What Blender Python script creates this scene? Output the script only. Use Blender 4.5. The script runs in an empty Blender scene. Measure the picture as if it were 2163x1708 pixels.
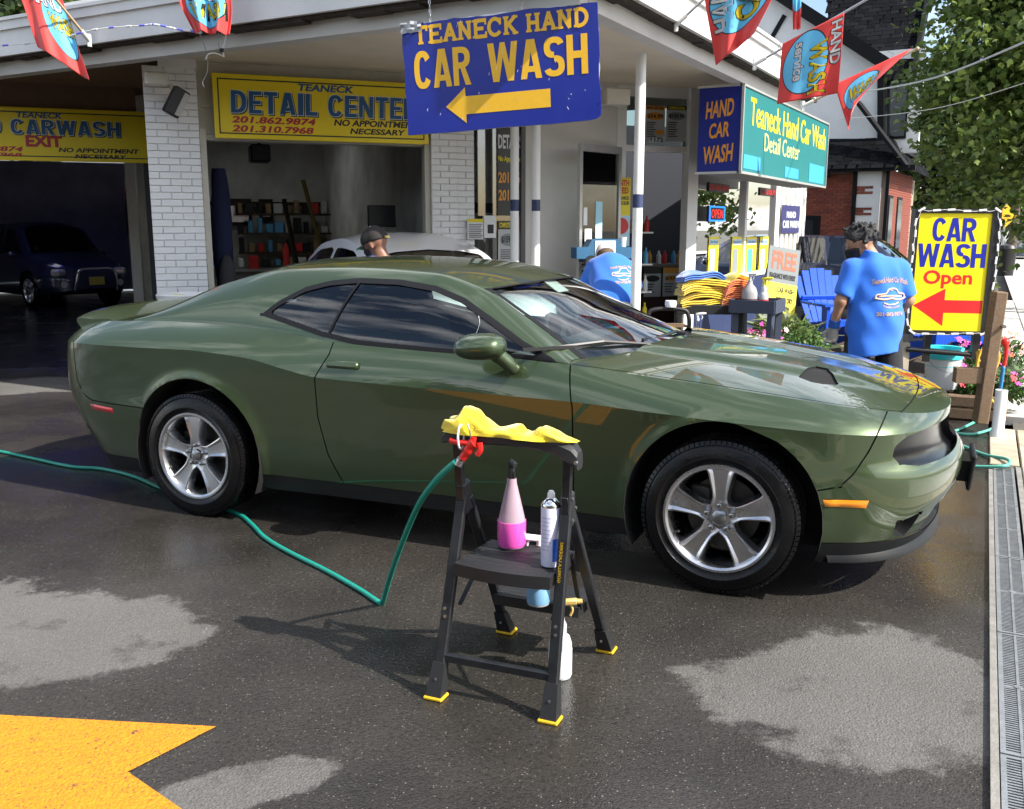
import bpy, bmesh, math, random
import numpy as np
from mathutils import Vector, Matrix
SC = bpy.context.scene
# ---------------------------------------------------------------- camera, sky, sun, exposure
CF, CW, CH, HC = 2000.0, 2163.0, 1708.0, 1.617
PITCH = math.radians(10.6)
cam = bpy.data.cameras.new('camera'); camo = bpy.data.objects.new('camera', cam)
SC.collection.objects.link(camo)
cam.sensor_width = 36.0; cam.lens = 36.0 * CF / CW; cam.clip_start = 0.05; cam.clip_end = 2000
camo.location = (0, 0, HC); camo.rotation_euler = (math.radians(90) - PITCH, 0, 0)
SC.camera = camo
SUN_AZ = Vector((0.87, -0.49)).normalized(); SUN_EL = math.radians(42)
SUN_DIR = Vector((SUN_AZ.x * math.cos(SUN_EL), SUN_AZ.y * math.cos(SUN_EL), math.sin(SUN_EL)))
world = bpy.data.worlds.new('World'); SC.world = world; world.use_nodes = True
wn = world.node_tree.nodes; wl = world.node_tree.links
wn.clear()
w_out = wn.new('ShaderNodeOutputWorld'); w_bg = wn.new('ShaderNodeBackground')
w_sky = wn.new('ShaderNodeTexSky'); w_sky.sky_type = 'NISHITA'; w_sky.sun_disc = False
w_sky.sun_elevation = SUN_EL; w_sky.sun_rotation = math.atan2(SUN_AZ.x, SUN_AZ.y)
w_sky.air_density = 1.0; w_sky.dust_density = 1.5; w_sky.ozone_density = 1.0
# broken cloud cover, as mirrored in the bonnet
w_co = wn.new('ShaderNodeTexCoord'); w_map = wn.new('ShaderNodeMapping'); w_map.inputs['Scale'].default_value = (1.2, 1.2, 3.0)
w_noi = wn.new('ShaderNodeTexNoise'); w_noi.inputs['Scale'].default_value = 2.2; w_noi.inputs['Detail'].default_value = 7; w_noi.inputs['Roughness'].default_value = 0.58
w_rmp = wn.new('ShaderNodeMapRange'); w_rmp.inputs['From Min'].default_value = 0.47; w_rmp.inputs['From Max'].default_value = 0.68
w_mix = wn.new('ShaderNodeMix'); w_mix.data_type = 'RGBA'
w_mix.inputs[7].default_value = (12.0, 12.2, 12.6, 1)
wl.new(w_co.outputs['Generated'], w_map.inputs['Vector']); wl.new(w_map.outputs['Vector'], w_noi.inputs['Vector'])
wl.new(w_noi.outputs['Fac'], w_rmp.inputs['Value']); wl.new(w_rmp.outputs['Result'], w_mix.inputs[0])
wl.new(w_sky.outputs['Color'], w_mix.inputs[6]); wl.new(w_mix.outputs[2], w_bg.inputs['Color'])
w_bg.inputs['Strength'].default_value = 0.125
wl.new(w_bg.outputs['Background'], w_out.inputs['Surface'])
sun = bpy.data.lights.new('sun', 'SUN'); suno = bpy.data.objects.new('sun', sun); SC.collection.objects.link(suno)
sun.energy = 5.0; sun.angle = math.radians(0.53); sun.color = (1.0, 0.955, 0.88)
suno.rotation_euler = SUN_DIR.to_track_quat('Z', 'Y').to_euler(); suno.location = (6, -4, 9)
SC.view_settings.view_transform = 'Standard'; SC.view_settings.look = 'None'
SC.view_settings.exposure = 0.95; SC.view_settings.gamma = 1.0; SC.view_settings.use_curve_mapping = False
SC.cycles.use_denoising = True; SC.cycles.max_bounces = 8; SC.cycles.transparent_max_bounces = 16
SC.cycles.caustics_reflective = False; SC.cycles.caustics_refractive = False; SC.cycles.sample_clamp_indirect = 6.0

# ---------------------------------------------------------------- helpers
COL = SC.collection
RNG = random.Random(7)
def _ray(x, y):
    a = (x - CW / 2) / CF; b = -(y - CH / 2) / CF; c, s = math.cos(PITCH), math.sin(PITCH)
    return Vector((a, c + b * s, -s + b * c))
def G(x, y, z=0.0):
    d = _ray(x, y); t = (z - HC) / d.z; return Vector((0, 0, HC)) + d * t
def AY(x, y, Y):
    d = _ray(x, y); t = Y / d.y; return Vector((0, 0, HC)) + d * t

MATS = {}
def M(name, col=(.5, .5, .5), rough=.5, metal=0., coat=0., spec=.5, var=0., vscale=6., bump=0., bscale=40., emit=0., alpha=1., sheen=0., trans=0., ior=1.45, rvar=0., coatr=.03, coords='Object', stretch=None):
    if name in MATS: return MATS[name]
    m = bpy.data.materials.new(name); m.use_nodes = True; nt = m.node_tree; b = nt.nodes['Principled BSDF']
    c4 = (*col, 1)
    b.inputs['Base Color'].default_value = c4; b.inputs['Roughness'].default_value = rough; b.inputs['Metallic'].default_value = metal
    b.inputs['Specular IOR Level'].default_value = spec; b.inputs['Coat Weight'].default_value = coat; b.inputs['Coat Roughness'].default_value = coatr
    b.inputs['Sheen Weight'].default_value = sheen; b.inputs['Transmission Weight'].default_value = trans; b.inputs['IOR'].default_value = ior
    if alpha < 1: b.inputs['Alpha'].default_value = alpha
    if emit: b.inputs['Emission Color'].default_value = c4; b.inputs['Emission Strength'].default_value = emit
    vec = None
    if var or bump or rvar:
        tc = nt.nodes.new('ShaderNodeTexCoord'); vec = tc.outputs[coords]
        if stretch:
            mp = nt.nodes.new('ShaderNodeMapping'); mp.inputs['Scale'].default_value = stretch; nt.links.new(vec, mp.inputs['Vector']); vec = mp.outputs['Vector']
    if var or rvar:
        n = nt.nodes.new('ShaderNodeTexNoise'); n.inputs['Scale'].default_value = vscale; n.inputs['Detail'].default_value = 6; n.inputs['Roughness'].default_value = .62
        nt.links.new(vec, n.inputs['Vector'])
    if var:
        mr = nt.nodes.new('ShaderNodeMapRange'); mr.inputs['From Min'].default_value = .25; mr.inputs['From Max'].default_value = .75
        mr.inputs['To Min'].default_value = 1 - var; mr.inputs['To Max'].default_value = 1 + var; mr.clamp = False
        nt.links.new(n.outputs['Fac'], mr.inputs['Value'])
        vm = nt.nodes.new('ShaderNodeVectorMath'); vm.operation = 'SCALE'; vm.inputs[0].default_value = col
        nt.links.new(mr.outputs['Result'], vm.inputs['Scale']); nt.links.new(vm.outputs['Vector'], b.inputs['Base Color'])
    if rvar:
        mr2 = nt.nodes.new('ShaderNodeMapRange'); mr2.inputs['From Min'].default_value = .3; mr2.inputs['From Max'].default_value = .7
        mr2.inputs['To Min'].default_value = max(.02, rough - rvar); mr2.inputs['To Max'].default_value = min(1, rough + rvar)
        nt.links.new(n.outputs['Fac'], mr2.inputs['Value']); nt.links.new(mr2.outputs['Result'], b.inputs['Roughness'])
    if bump:
        n2 = nt.nodes.new('ShaderNodeTexNoise'); n2.inputs['Scale'].default_value = bscale; n2.inputs['Detail'].default_value = 4
        nt.links.new(vec, n2.inputs['Vector'])
        bp = nt.nodes.new('ShaderNodeBump'); bp.inputs['Strength'].default_value = bump; bp.inputs['Distance'].default_value = .01
        nt.links.new(n2.outputs['Fac'], bp.inputs['Height']); nt.links.new(bp.outputs['Normal'], b.inputs['Normal'])
    MATS[name] = m; return m
def glass_mat(name, tint=(.6, .75, .72), refl=1.0, rough=.0):
    if name in MATS: return MATS[name]
    m = bpy.data.materials.new(name); m.use_nodes = True; nt = m.node_tree; nt.nodes.clear()
    o = nt.nodes.new('ShaderNodeOutputMaterial'); mx = nt.nodes.new('ShaderNodeMixShader'); t = nt.nodes.new('ShaderNodeBsdfTransparent'); g = nt.nodes.new('ShaderNodeBsdfGlossy')
    fr = nt.nodes.new('ShaderNodeFresnel'); fr.inputs['IOR'].default_value = 1.5; mu = nt.nodes.new('ShaderNodeMath'); mu.operation = 'MULTIPLY'; mu.inputs[1].default_value = 1.9 * refl; mu.use_clamp = True
    t.inputs['Color'].default_value = (*tint, 1); g.inputs['Roughness'].default_value = rough; g.inputs['Color'].default_value = (1, 1, 1, 1)
    nt.links.new(fr.outputs['Fac'], mu.inputs[0]); nt.links.new(mu.outputs[0], mx.inputs[0]); nt.links.new(t.outputs[0], mx.inputs[1]); nt.links.new(g.outputs[0], mx.inputs[2]); nt.links.new(mx.outputs[0], o.inputs['Surface'])
    MATS[name] = m; return m

def tag(o, label=None, cat=None, group=None, kind=None):
    if label: o['label'] = label
    if cat: o['category'] = cat
    if group: o['group'] = group
    if kind: o['kind'] = kind
    return o
def thing(name, label, cat, loc=(0, 0, 0), rz=0., group=None, rot=None):
    o = bpy.data.objects.new(name, None); COL.objects.link(o); o.empty_display_size = .1
    o.location = loc; o.rotation_euler = rot if rot else (0, 0, rz)
    return tag(o, label, cat, group)
def link(name, mesh, mat=None, parent=None, loc=None, smooth=None):
    o = bpy.data.objects.new(name, mesh); COL.objects.link(o)
    if mat is not None:
        for mm in (mat if isinstance(mat, (list, tuple)) else [mat]): mesh.materials.append(mm)
    if parent is not None: o.parent = parent
    if loc is not None: o.location = loc
    return o
def copy_tree(o, parent=None):
    c = o.copy(); COL.objects.link(c); c.parent = parent
    for ch in list(o.children): copy_tree(ch, c)
    return c
def smooth_mesh(me, ang=None):
    me.polygons.foreach_set('use_smooth', [True] * len(me.polygons))
    if ang is not None: me.set_sharp_from_angle(angle=math.radians(ang))
def rot_to(d):
    return Vector(d).normalized().to_track_quat('Z', 'Y').to_matrix()

class MB:
    """collects shapes, build() links them as one mesh object"""
    def __init__(s): s.v = []; s.f = []; s.mi = []; s.cur = 0
    def add(s, vs, fs, T=None):
        n = len(s.v)
        for p in vs:
            p = Vector(p)
            s.v.append(tuple(T @ p) if T is not None else tuple(p))
        for f in fs: s.f.append(tuple(i + n for i in f)); s.mi.append(s.cur)
        return s
    def box(s, c, sz, rz=0., R=None, bev=0.):
        x, y, z = sz[0] / 2, sz[1] / 2, sz[2] / 2
        T = Matrix.Translation(c) @ ((R.to_4x4() if R is not None else Matrix.Rotation(rz, 4, 'Z')))
        if bev > 0:
            b = min(bev, x * .9, y * .9, z * .9); vs = []; idx = {}
            for i, sx in enumerate((-1, 1)):
                for j, sy in enumerate((-1, 1)):
                    for k, szz in enumerate((-1, 1)):
                        idx[(i, j, k, 0)] = len(vs); vs.append((sx * x, sy * (y - b), szz * (z - b)))
                        idx[(i, j, k, 1)] = len(vs); vs.append((sx * (x - b), sy * y, szz * (z - b)))
                        idx[(i, j, k, 2)] = len(vs); vs.append((sx * (x - b), sy * (y - b), szz * z))
            fs = []
            for i in (0, 1):
                fs.append([idx[(i, j, k, 0)] for j, k in ((0, 0), (1, 0), (1, 1), (0, 1))]); fs.append([idx[(j, i, k, 1)] for j, k in ((0, 0), (1, 0), (1, 1), (0, 1))]); fs.append([idx[(j, k, i, 2)] for j, k in ((0, 0), (1, 0), (1, 1), (0, 1))])
            for a in (0, 1):
                for bq in (0, 1):
                    fs.append([idx[(a, bq, 0, 0)], idx[(a, bq, 1, 0)], idx[(a, bq, 1, 1)], idx[(a, bq, 0, 1)]])
                    fs.append([idx[(a, 0, bq, 0)], idx[(a, 1, bq, 0)], idx[(a, 1, bq, 2)], idx[(a, 0, bq, 2)]])
                    fs.append([idx[(0, a, bq, 1)], idx[(1, a, bq, 1)], idx[(1, a, bq, 2)], idx[(0, a, bq, 2)]])
            for i in (0, 1):
                for j in (0, 1):
                    for k in (0, 1): fs.append([idx[(i, j, k, q)] for q in range(3)])
            return s.add(vs, fs, T)
        vs = [(sx * x, sy * y, sz_ * z) for sx in (-1, 1) for sy in (-1, 1) for sz_ in (-1, 1)]
        return s.add(vs, [(0, 1, 3, 2), (4, 6, 7, 5), (0, 4, 5, 1), (2, 3, 7, 6), (0, 2, 6, 4), (1, 5, 7, 3)], T)
    def cyl(s, a, b, r0, r1=None, n=16, cap=True):
        a = Vector(a); b = Vector(b); r1 = r0 if r1 is None else r1; R = rot_to(b - a)
        vs = []
        for p, r in ((a, r0), (b, r1)):
            for i in range(n): vs.append(p + R @ Vector((r * math.cos(2 * math.pi * i / n), r * math.sin(2 * math.pi * i / n), 0)))
        fs = [(i, (i + 1) % n, n + (i + 1) % n, n + i) for i in range(n)]
        if cap: fs += [tuple(range(n))[::-1], tuple(range(n, 2 * n))]
        return s.add(vs, fs)
    def bar(s, a, b, w, h, up=(0, 0, 1), bev=0.):
        a = Vector(a); b = Vector(b); d = (b - a); L = d.length; d.normalize(); x = d.cross(Vector(up))
        if x.length < 1e-4: x = d.cross(Vector((1, 0, 0)))
        x.normalize(); z = x.cross(d); R = Matrix((x, d, z)).transposed()
        return s.box((a + b) / 2, (w, L, h), R=R, bev=bev)
    def tube(s, pts, r, n=8, closed=False, cap=True):
        P = [Vector(p) for p in pts]; m = len(P); vs = []; rr = r if isinstance(r, (list, tuple)) else [r] * m
        up = Vector((0, 0, 1)); prev = None
        for i in range(m):
            if closed: d = P[(i + 1) % m] - P[i - 1]
            else: d = P[min(i + 1, m - 1)] - P[max(i - 1, 0)]
            d = d.normalized() if d.length > 1e-9 else Vector((0, 0, 1))
            if prev is None:
                x = d.cross(up)
                if x.length < .05: x = d.cross(Vector((1, 0, 0)))
            else: x = prev - d * prev.dot(d)
            x.normalize(); prev = x; y = d.cross(x)
            for k in range(n):
                t = 2 * math.pi * k / n; vs.append(P[i] + (x * math.cos(t) + y * math.sin(t)) * rr[i])
        fs = []
        for i in range(m if closed else m - 1):
            j = (i + 1) % m
            for k in range(n): fs.append((i * n + k, i * n + (k + 1) % n, j * n + (k + 1) % n, j * n + k))
        if cap and not closed: fs += [tuple(range(n))[::-1], tuple(range((m - 1) * n, m * n))]
        return s.add(vs, fs)
    def lathe(s, prof, n=32, T=None, a0=0., a1=2 * math.pi):
        """prof: (r,z) list, revolved about z"""
        full = abs(a1 - a0 - 2 * math.pi) < 1e-6; m = len(prof); k = n if full else n + 1; vs = []
        for i in range(k):
            t = a0 + (a1 - a0) * i / n
            for r, z in prof: vs.append((r * math.cos(t), r * math.sin(t), z))
        fs = []
        for i in range(n):
            j = (i + 1) % k
            for q in range(m - 1): fs.append((i * m + q, j * m + q, j * m + q + 1, i * m + q + 1))
        return s.add(vs, fs, T)
    def prism(s, poly, z0, z1, T=None):
        n = len(poly); vs = [(x, y, z0) for x, y in poly] + [(x, y, z1) for x, y in poly]
        fs = [tuple(range(n))[::-1], tuple(range(n, 2 * n))] + [(i, (i + 1) % n, n + (i + 1) % n, n + i) for i in range(n)]
        return s.add(vs, fs, T)
    def grid(s, pts):
        """pts[i][j] -> quads"""
        m = len(pts); n = len(pts[0]); vs = [p for row in pts for p in row]
        return s.add(vs, [(i * n + j, i * n + j + 1, (i + 1) * n + j + 1, (i + 1) * n + j) for i in range(m - 1) for j in range(n - 1)])
    def sphere(s, c, r, n=16, m=10, sc=(1, 1, 1), R=None):
        c = Vector(c); vs = []; fs = []
        for i in range(m + 1):
            th = math.pi * i / m
            for k in range(n):
                ph = 2 * math.pi * k / n; p = Vector((r * sc[0] * math.sin(th) * math.cos(ph), r * sc[1] * math.sin(th) * math.sin(ph), r * sc[2] * math.cos(th)))
                vs.append(c + (R @ p if R is not None else p))
        for i in range(m):
            for k in range(n): fs.append((i * n + k, (i + 1) * n + k, (i + 1) * n + (k + 1) % n, i * n + (k + 1) % n))
        return s.add(vs, fs)
    def mesh(s, name):
        me = bpy.data.meshes.new(name); me.from_pydata(s.v, [], s.f); me.validate(); return me
    def build(s, name, mat=None, parent=None, smooth=None, loc=None, weld=False):
        me = s.mesh(name)
        if weld or smooth is not None:
            bm = bmesh.new(); bm.from_mesh(me); bmesh.ops.remove_doubles(bm, verts=bm.verts, dist=1e-5)
            bmesh.ops.dissolve_degenerate(bm, dist=1e-6, edges=bm.edges); bmesh.ops.recalc_face_normals(bm, faces=bm.faces); bm.to_mesh(me); bm.free()
        if isinstance(mat, (list, tuple)) and len(s.mi) == len(me.polygons): me.polygons.foreach_set('material_index', s.mi)
        if smooth is not None: smooth_mesh(me, smooth if smooth else None)
        return link(name, me, mat, parent, loc)
def catmull(pts, k=8):
    P = [Vector(p) for p in pts]; out = []
    for i in range(len(P) - 1):
        a = P[max(i - 1, 0)]; b = P[i]; c = P[i + 1]; d = P[min(i + 2, len(P) - 1)]
        for q in range(k):
            t = q / k; out.append(.5 * ((2 * b) + (c - a) * t + (2 * a - 5 * b + 4 * c - d) * t * t + (-a + 3 * b - 3 * c + d) * t ** 3))
    out.append(P[-1]); return out
def interp(x, xs, ys): return float(np.interp(x, xs, ys))
def pchip(xs, ys):
    """smooth monotone-ish interpolator"""
    xs = np.array(xs, float); ys = np.array(ys, float); h = np.diff(xs); d = np.diff(ys) / h; m = np.zeros(len(xs))
    for i in range(1, len(xs) - 1):
        if d[i - 1] * d[i] > 0: w1 = 2 * h[i] + h[i - 1]; w2 = h[i] + 2 * h[i - 1]; m[i] = (w1 + w2) / (w1 / d[i - 1] + w2 / d[i])
    m[0] = d[0]; m[-1] = d[-1]
    def f0(x):
        x = min(max(x, xs[0]), xs[-1]); i = int(min(max(np.searchsorted(xs, x) - 1, 0), len(xs) - 2)); t = (x - xs[i]) / h[i]
        return float((1 + 2 * t) * (1 - t) ** 2 * ys[i] + t * (1 - t) ** 2 * h[i] * m[i] + t * t * (3 - 2 * t) * ys[i + 1] + t * t * (t - 1) * h[i] * m[i + 1])
    K = 1200; x0 = float(xs[0]); sc = K / float(xs[-1] - xs[0]); tab = [f0(x0 + i / sc) for i in range(K + 1)]
    def f(x):
        q = (x - x0) * sc
        if q <= 0: return tab[0]
        if q >= K: return tab[K]
        i = int(q); q -= i; return tab[i] * (1 - q) + tab[i + 1] * q
    return f
def poly_sd(poly):
    """signed distance (negative inside) to a polygon, vectorless"""
    P = [(float(a), float(b)) for a, b in poly]; n = len(P); bx0 = min(p[0] for p in P); bx1 = max(p[0] for p in P); by0 = min(p[1] for p in P); by1 = max(p[1] for p in P)
    def f(x, y):
        q = max(bx0 - x, x - bx1, by0 - y, y - by1)
        if q > .06: return q
        d = 1e9; ins = False
        for i in range(n):
            ax, ay = P[i]; bx, by = P[(i + 1) % n]; ex, ey = bx - ax, by - ay; wx, wy = x - ax, y - ay
            t = max(0., min(1., (wx * ex + wy * ey) / (ex * ex + ey * ey + 1e-12))); q = (wx - t * ex) ** 2 + (wy - t * ey) ** 2
            if q < d: d = q
            if (ay > y) != (by > y) and x < (bx - ax) * (y - ay) / (by - ay) + ax: ins = not ins
        return -math.sqrt(d) if ins else math.sqrt(d)
    return f
def bm_cut(bm, fn):
    """split faces along the zero contour of fn(co)"""
    val = {v: fn(v.co) for v in bm.verts}
    for v in list(val):
        if abs(val[v]) < 1e-6: val[v] = 0.
    zero = {v for v, q in val.items() if q == 0.}
    for e in list(bm.edges):
        a, b = e.verts; fa, fb = val[a], val[b]
        if fa * fb < 0:
            t = fa / (fa - fb); _, nv = bmesh.utils.edge_split(e, a, t); val[nv] = 0.; zero.add(nv)
    for f in list(bm.faces):
        zs = [v for v in f.verts if v in zero]
        if len(zs) >= 2:
            vs = list(f.verts); n = len(vs)
            if any(val[v] > 0 for v in vs) and any(val[v] < 0 for v in vs):
                i, j = vs.index(zs[0]), vs.index(zs[1])
                if (j - i) % n not in (1, n - 1):
                    try: bmesh.utils.face_split(f, zs[0], zs[1])
                    except Exception: pass
def bm_part(bm, sel, name, mat, parent, offset=None, ang=35, walls=False):
    """faces where sel(center) is true -> new object; offset moves verts along normal"""
    out = bmesh.new(); mp = {}
    for f in bm.faces:
        if sel(f):
            vs = []
            for v in f.verts:
                if v not in mp:
                    nv = out.verts.new(v.co + (v.normal * offset if offset else Vector((0, 0, 0)))); mp[v] = nv
                vs.append(mp[v])
            try: out.faces.new(vs)
            except ValueError: pass
    if walls:
        inv_ = {nv: v for v, nv in mp.items()}; org = {}
        for e in [e for e in out.edges if len(e.link_faces) == 1]:
            q = []
            for nv in e.verts:
                v = inv_[nv]
                if v not in org: org[v] = out.verts.new(v.co)
                q.append(org[v])
            try: out.faces.new((e.verts[0], e.verts[1], q[1], q[0]))
            except ValueError: pass
    me = bpy.data.meshes.new(name); out.to_mesh(me); out.free(); smooth_mesh(me, ang)
    return link(name, me, mat, parent)

def text_mesh(body, name='lettering', bold=0., shear=0., extr=.0015, spacing=1., res=3, cond=1.):
    cu = bpy.data.curves.new(name, 'FONT'); cu.body = body; cu.size = 1.; cu.offset = bold; cu.shear = shear; cu.extrude = extr; cu.space_character = spacing; cu.resolution_u = res
    cu.align_x = 'LEFT'
    ob = bpy.data.objects.new('tmp_text', cu); COL.objects.link(ob)
    dg = bpy.context.evaluated_depsgraph_get(); me = bpy.data.meshes.new_from_object(ob.evaluated_get(dg)); me.name = name
    bpy.data.objects.remove(ob); bpy.data.curves.remove(cu); return me
def lettering(parent, body, x0, x1, z0, z1, mat, y=-.002, name='lettering', bold=.01, shear=0., extr=.0006, spacing=1., flip=False, warp=None):
    """print body into the rectangle x0..x1, z0..z1 of the parent's local XZ plane facing -Y"""
    me = text_mesh(body, name, bold, shear, extr, spacing); n = len(me.vertices)
    if n == 0: return None
    co = np.empty(n * 3); me.vertices.foreach_get('co', co); co = co.reshape(-1, 3)
    mn = co.min(0); mx = co.max(0); sx = (x1 - x0) / max(1e-6, mx[0] - mn[0]); sz = (z1 - z0) / max(1e-6, mx[1] - mn[1])
    X = x0 + (co[:, 0] - mn[0]) * sx; Z = z0 + (co[:, 1] - mn[1]) * sz; Y = y - co[:, 2]
    if warp is not None: X, Y, Z = warp(X, Y, Z)
    if flip: X = x0 + x1 - X
    me.vertices.foreach_set('co', np.stack([X, Y, Z], 1).ravel()); me.update()
    return link(name, me, mat, parent)
def panel(parent, x0, x1, z0, z1, mat, y=0., t=.004, name='panel', bev=0.):
    return MB().box(((x0 + x1) / 2, y + t / 2, (z0 + z1) / 2), (abs(x1 - x0), t, abs(z1 - z0)), bev=bev).build(name, mat, parent)

def _band(cx, cz, rx, rz, wx, wz, a0, a1, n=14, p=.82):
    f = lambda c: math.copysign(abs(c) ** p, c); out = []
    for i in range(n):
        q = []
        for t in (a0 + (a1 - a0) * i / n, a0 + (a1 - a0) * (i + 1) / n):
            t = math.radians(t); q += [(cx + rx * f(math.cos(t)), cz + rz * f(math.sin(t))), (cx + (rx - wx) * f(math.cos(t)), cz + (rz - wz) * f(math.sin(t)))]
        out.append([q[0], q[2], q[3], q[1]])
    return out
def _r(a, b, c, d): return [(a, b), (c, b), (c, d), (a, d)]
_s, _h = .31, .165
BLOCK = {'H': (1, [_r(0, 0, _s, 1), _r(1 - _s, 0, 1, 1), _r(_s, .41, 1 - _s, .59)]), 'E': (.82, [_r(0, 0, _s * 1.15, 1), _r(_s, 0, 1, _h), _r(_s, .42, .93, .58), _r(_s, 1 - _h, 1, 1)]), 'T': (.88, [_r(0, 1 - _h * 1.05, 1, 1), _r(.5 - .175, 0, .5 + .175, 1 - _h)]), 'I': (.36, [_r(0, 0, 1, 1)]),
         'L': (.78, [_r(0, 0, _s * 1.2, 1), _r(_s, 0, 1, _h * 1.05)]), 'N': (1., [_r(0, 0, .27, 1), _r(.73, 0, 1, 1), [(.0, 1), (.30, 1), (1, 0), (.70, 0)]]), 'A': (1.05, [[(0, 0), (.29, 0), (.60, 1), (.31, 1)], [(1, 0), (.71, 0), (.40, 1), (.69, 1)], _r(.25, .17, .75, .32)]),
         'W': (1.5, [[(0, 1), (.205, 1), (.36, 0), (.155, 0)], [(.19, 0), (.36, 0), (.585, 1), (.42, 1)], [(.415, 1), (.58, 1), (.81, 0), (.64, 0)], [(.64, 0), (.845, 0), (1, 1), (.795, 1)]]),
         'C': (1., _band(.5, .5, .5, .5, _s, _h, 33, 327, 22)), 'D': (1., [_r(0, 0, _s, 1)] + _band(.35, .5, .65, .5, _s, _h, -90, 90, 14) + [_r(.25, 0, .36, _h), _r(.25, 1 - _h, .36, 1)]),
         'R': (1., [_r(0, 0, _s, 1)] + _band(.42, .72, .56, .28, _s, _h * .95, -90, 90, 12) + [_r(.25, 1 - _h * .95, .43, 1), _r(.25, .44, .43, .44 + _h * .95), [(.38, .5), (.66, .5), (1., 0), (.68, 0)]]),
         'S': (1., _band(.5, .735, .49, .265, _s * .95, _h * .92, 18, 270, 14) + _band(.5, .265, .5, .265, _s * .95, _h * .92, -162, 90, 14)), ' ': (.42, [])}
def block_letters(parent, body, x0, x1, z0, z1, mat, y=-.002, grow=0., shear=0., gap=.11, name='lettering'):
    """heavy condensed capitals from flat quads"""
    if ' ' in body:
        a_, b_ = body.split(' ', 1); wf = lambda t: sum(BLOCK[c][0] for c in t) + gap * (len(t) - 1); k = (x1 - x0) / (wf(body)); block_letters(parent, a_, x0, x0 + wf(a_) * k, z0, z1, mat, y, grow, shear, gap, name); return block_letters(parent, b_, x1 - wf(b_) * k, x1, z0, z1, mat, y, grow, shear, gap, name)
    tot = sum(BLOCK[c][0] for c in body) + gap * (len(body) - 1); k = (x1 - x0) / tot; h = z1 - z0; x = x0; mb = MB(); lay = 0
    for c in body:
        w, polys = BLOCK[c]
        for pl_ in polys:
            P = [(x + u * w * k + shear * v * h, z0 + v * h) for u, v in pl_]
            if grow:
                cx = sum(p[0] for p in P) / 4; cz = sum(p[1] for p in P) / 4; P = [(p[0] + math.copysign(grow, p[0] - cx), p[1] + math.copysign(grow, p[1] - cz)) for p in P]
            yy = y - .00004 * lay; lay += 1; mb.add([(p[0], yy, p[1]) for p in P], [(0, 1, 2, 3)])
        x += (w + gap) * k
    return mb.build(name, mat, parent)
# ---------------------------------------------------------------- shared materials
WHITE = M('white_paint', (.78, .78, .76), .55, var=.05, vscale=3, bump=.08, bscale=60)
BLACK = M('black_plastic', (.012, .012, .013), .45, var=.15, vscale=20)
RUBBER = M('rubber', (.012, .012, .012), .6, bump=.1, bscale=200)
NAVY = M('navy_paint', (.03, .045, .11), .5, var=.08, vscale=4)
CHROME = M('chrome', (.75, .75, .76), .12, metal=1.)
STEEL = M('steel', (.5, .5, .5), .35, metal=1., var=.1, vscale=10)
YEL_SIGN = M('sign_yellow', (.86, .66, .01), .4, var=.04, vscale=5)
SIGN_BLUE = M('sign_blue_letters', (.01, .09, .24), .4)
SIGN_RED = M('sign_red_letters', (.45, .02, .04), .4)
SIGN_BLACK = M('sign_black_letters', (.02, .018, .015), .45)
SIGN_WHITE = M('sign_white_letters', (.75, .77, .8), .45)
ROYAL = M('sign_royal_blue', (.008, .02, .23), .35, var=.06, vscale=5, rvar=.1)
GOLD = M('sign_gold_letters', (.75, .42, .02), .4, var=.06, vscale=14)
WOOD = M('weathered_wood', (.17, .11, .065), .75, var=.3, vscale=9, bump=.25, bscale=30, stretch=(1, 8, 8))
GLASS = glass_mat('clear_glass', (.75, .8, .78))
PAPER = M('white_paper', (.75, .76, .75), .6)
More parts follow.
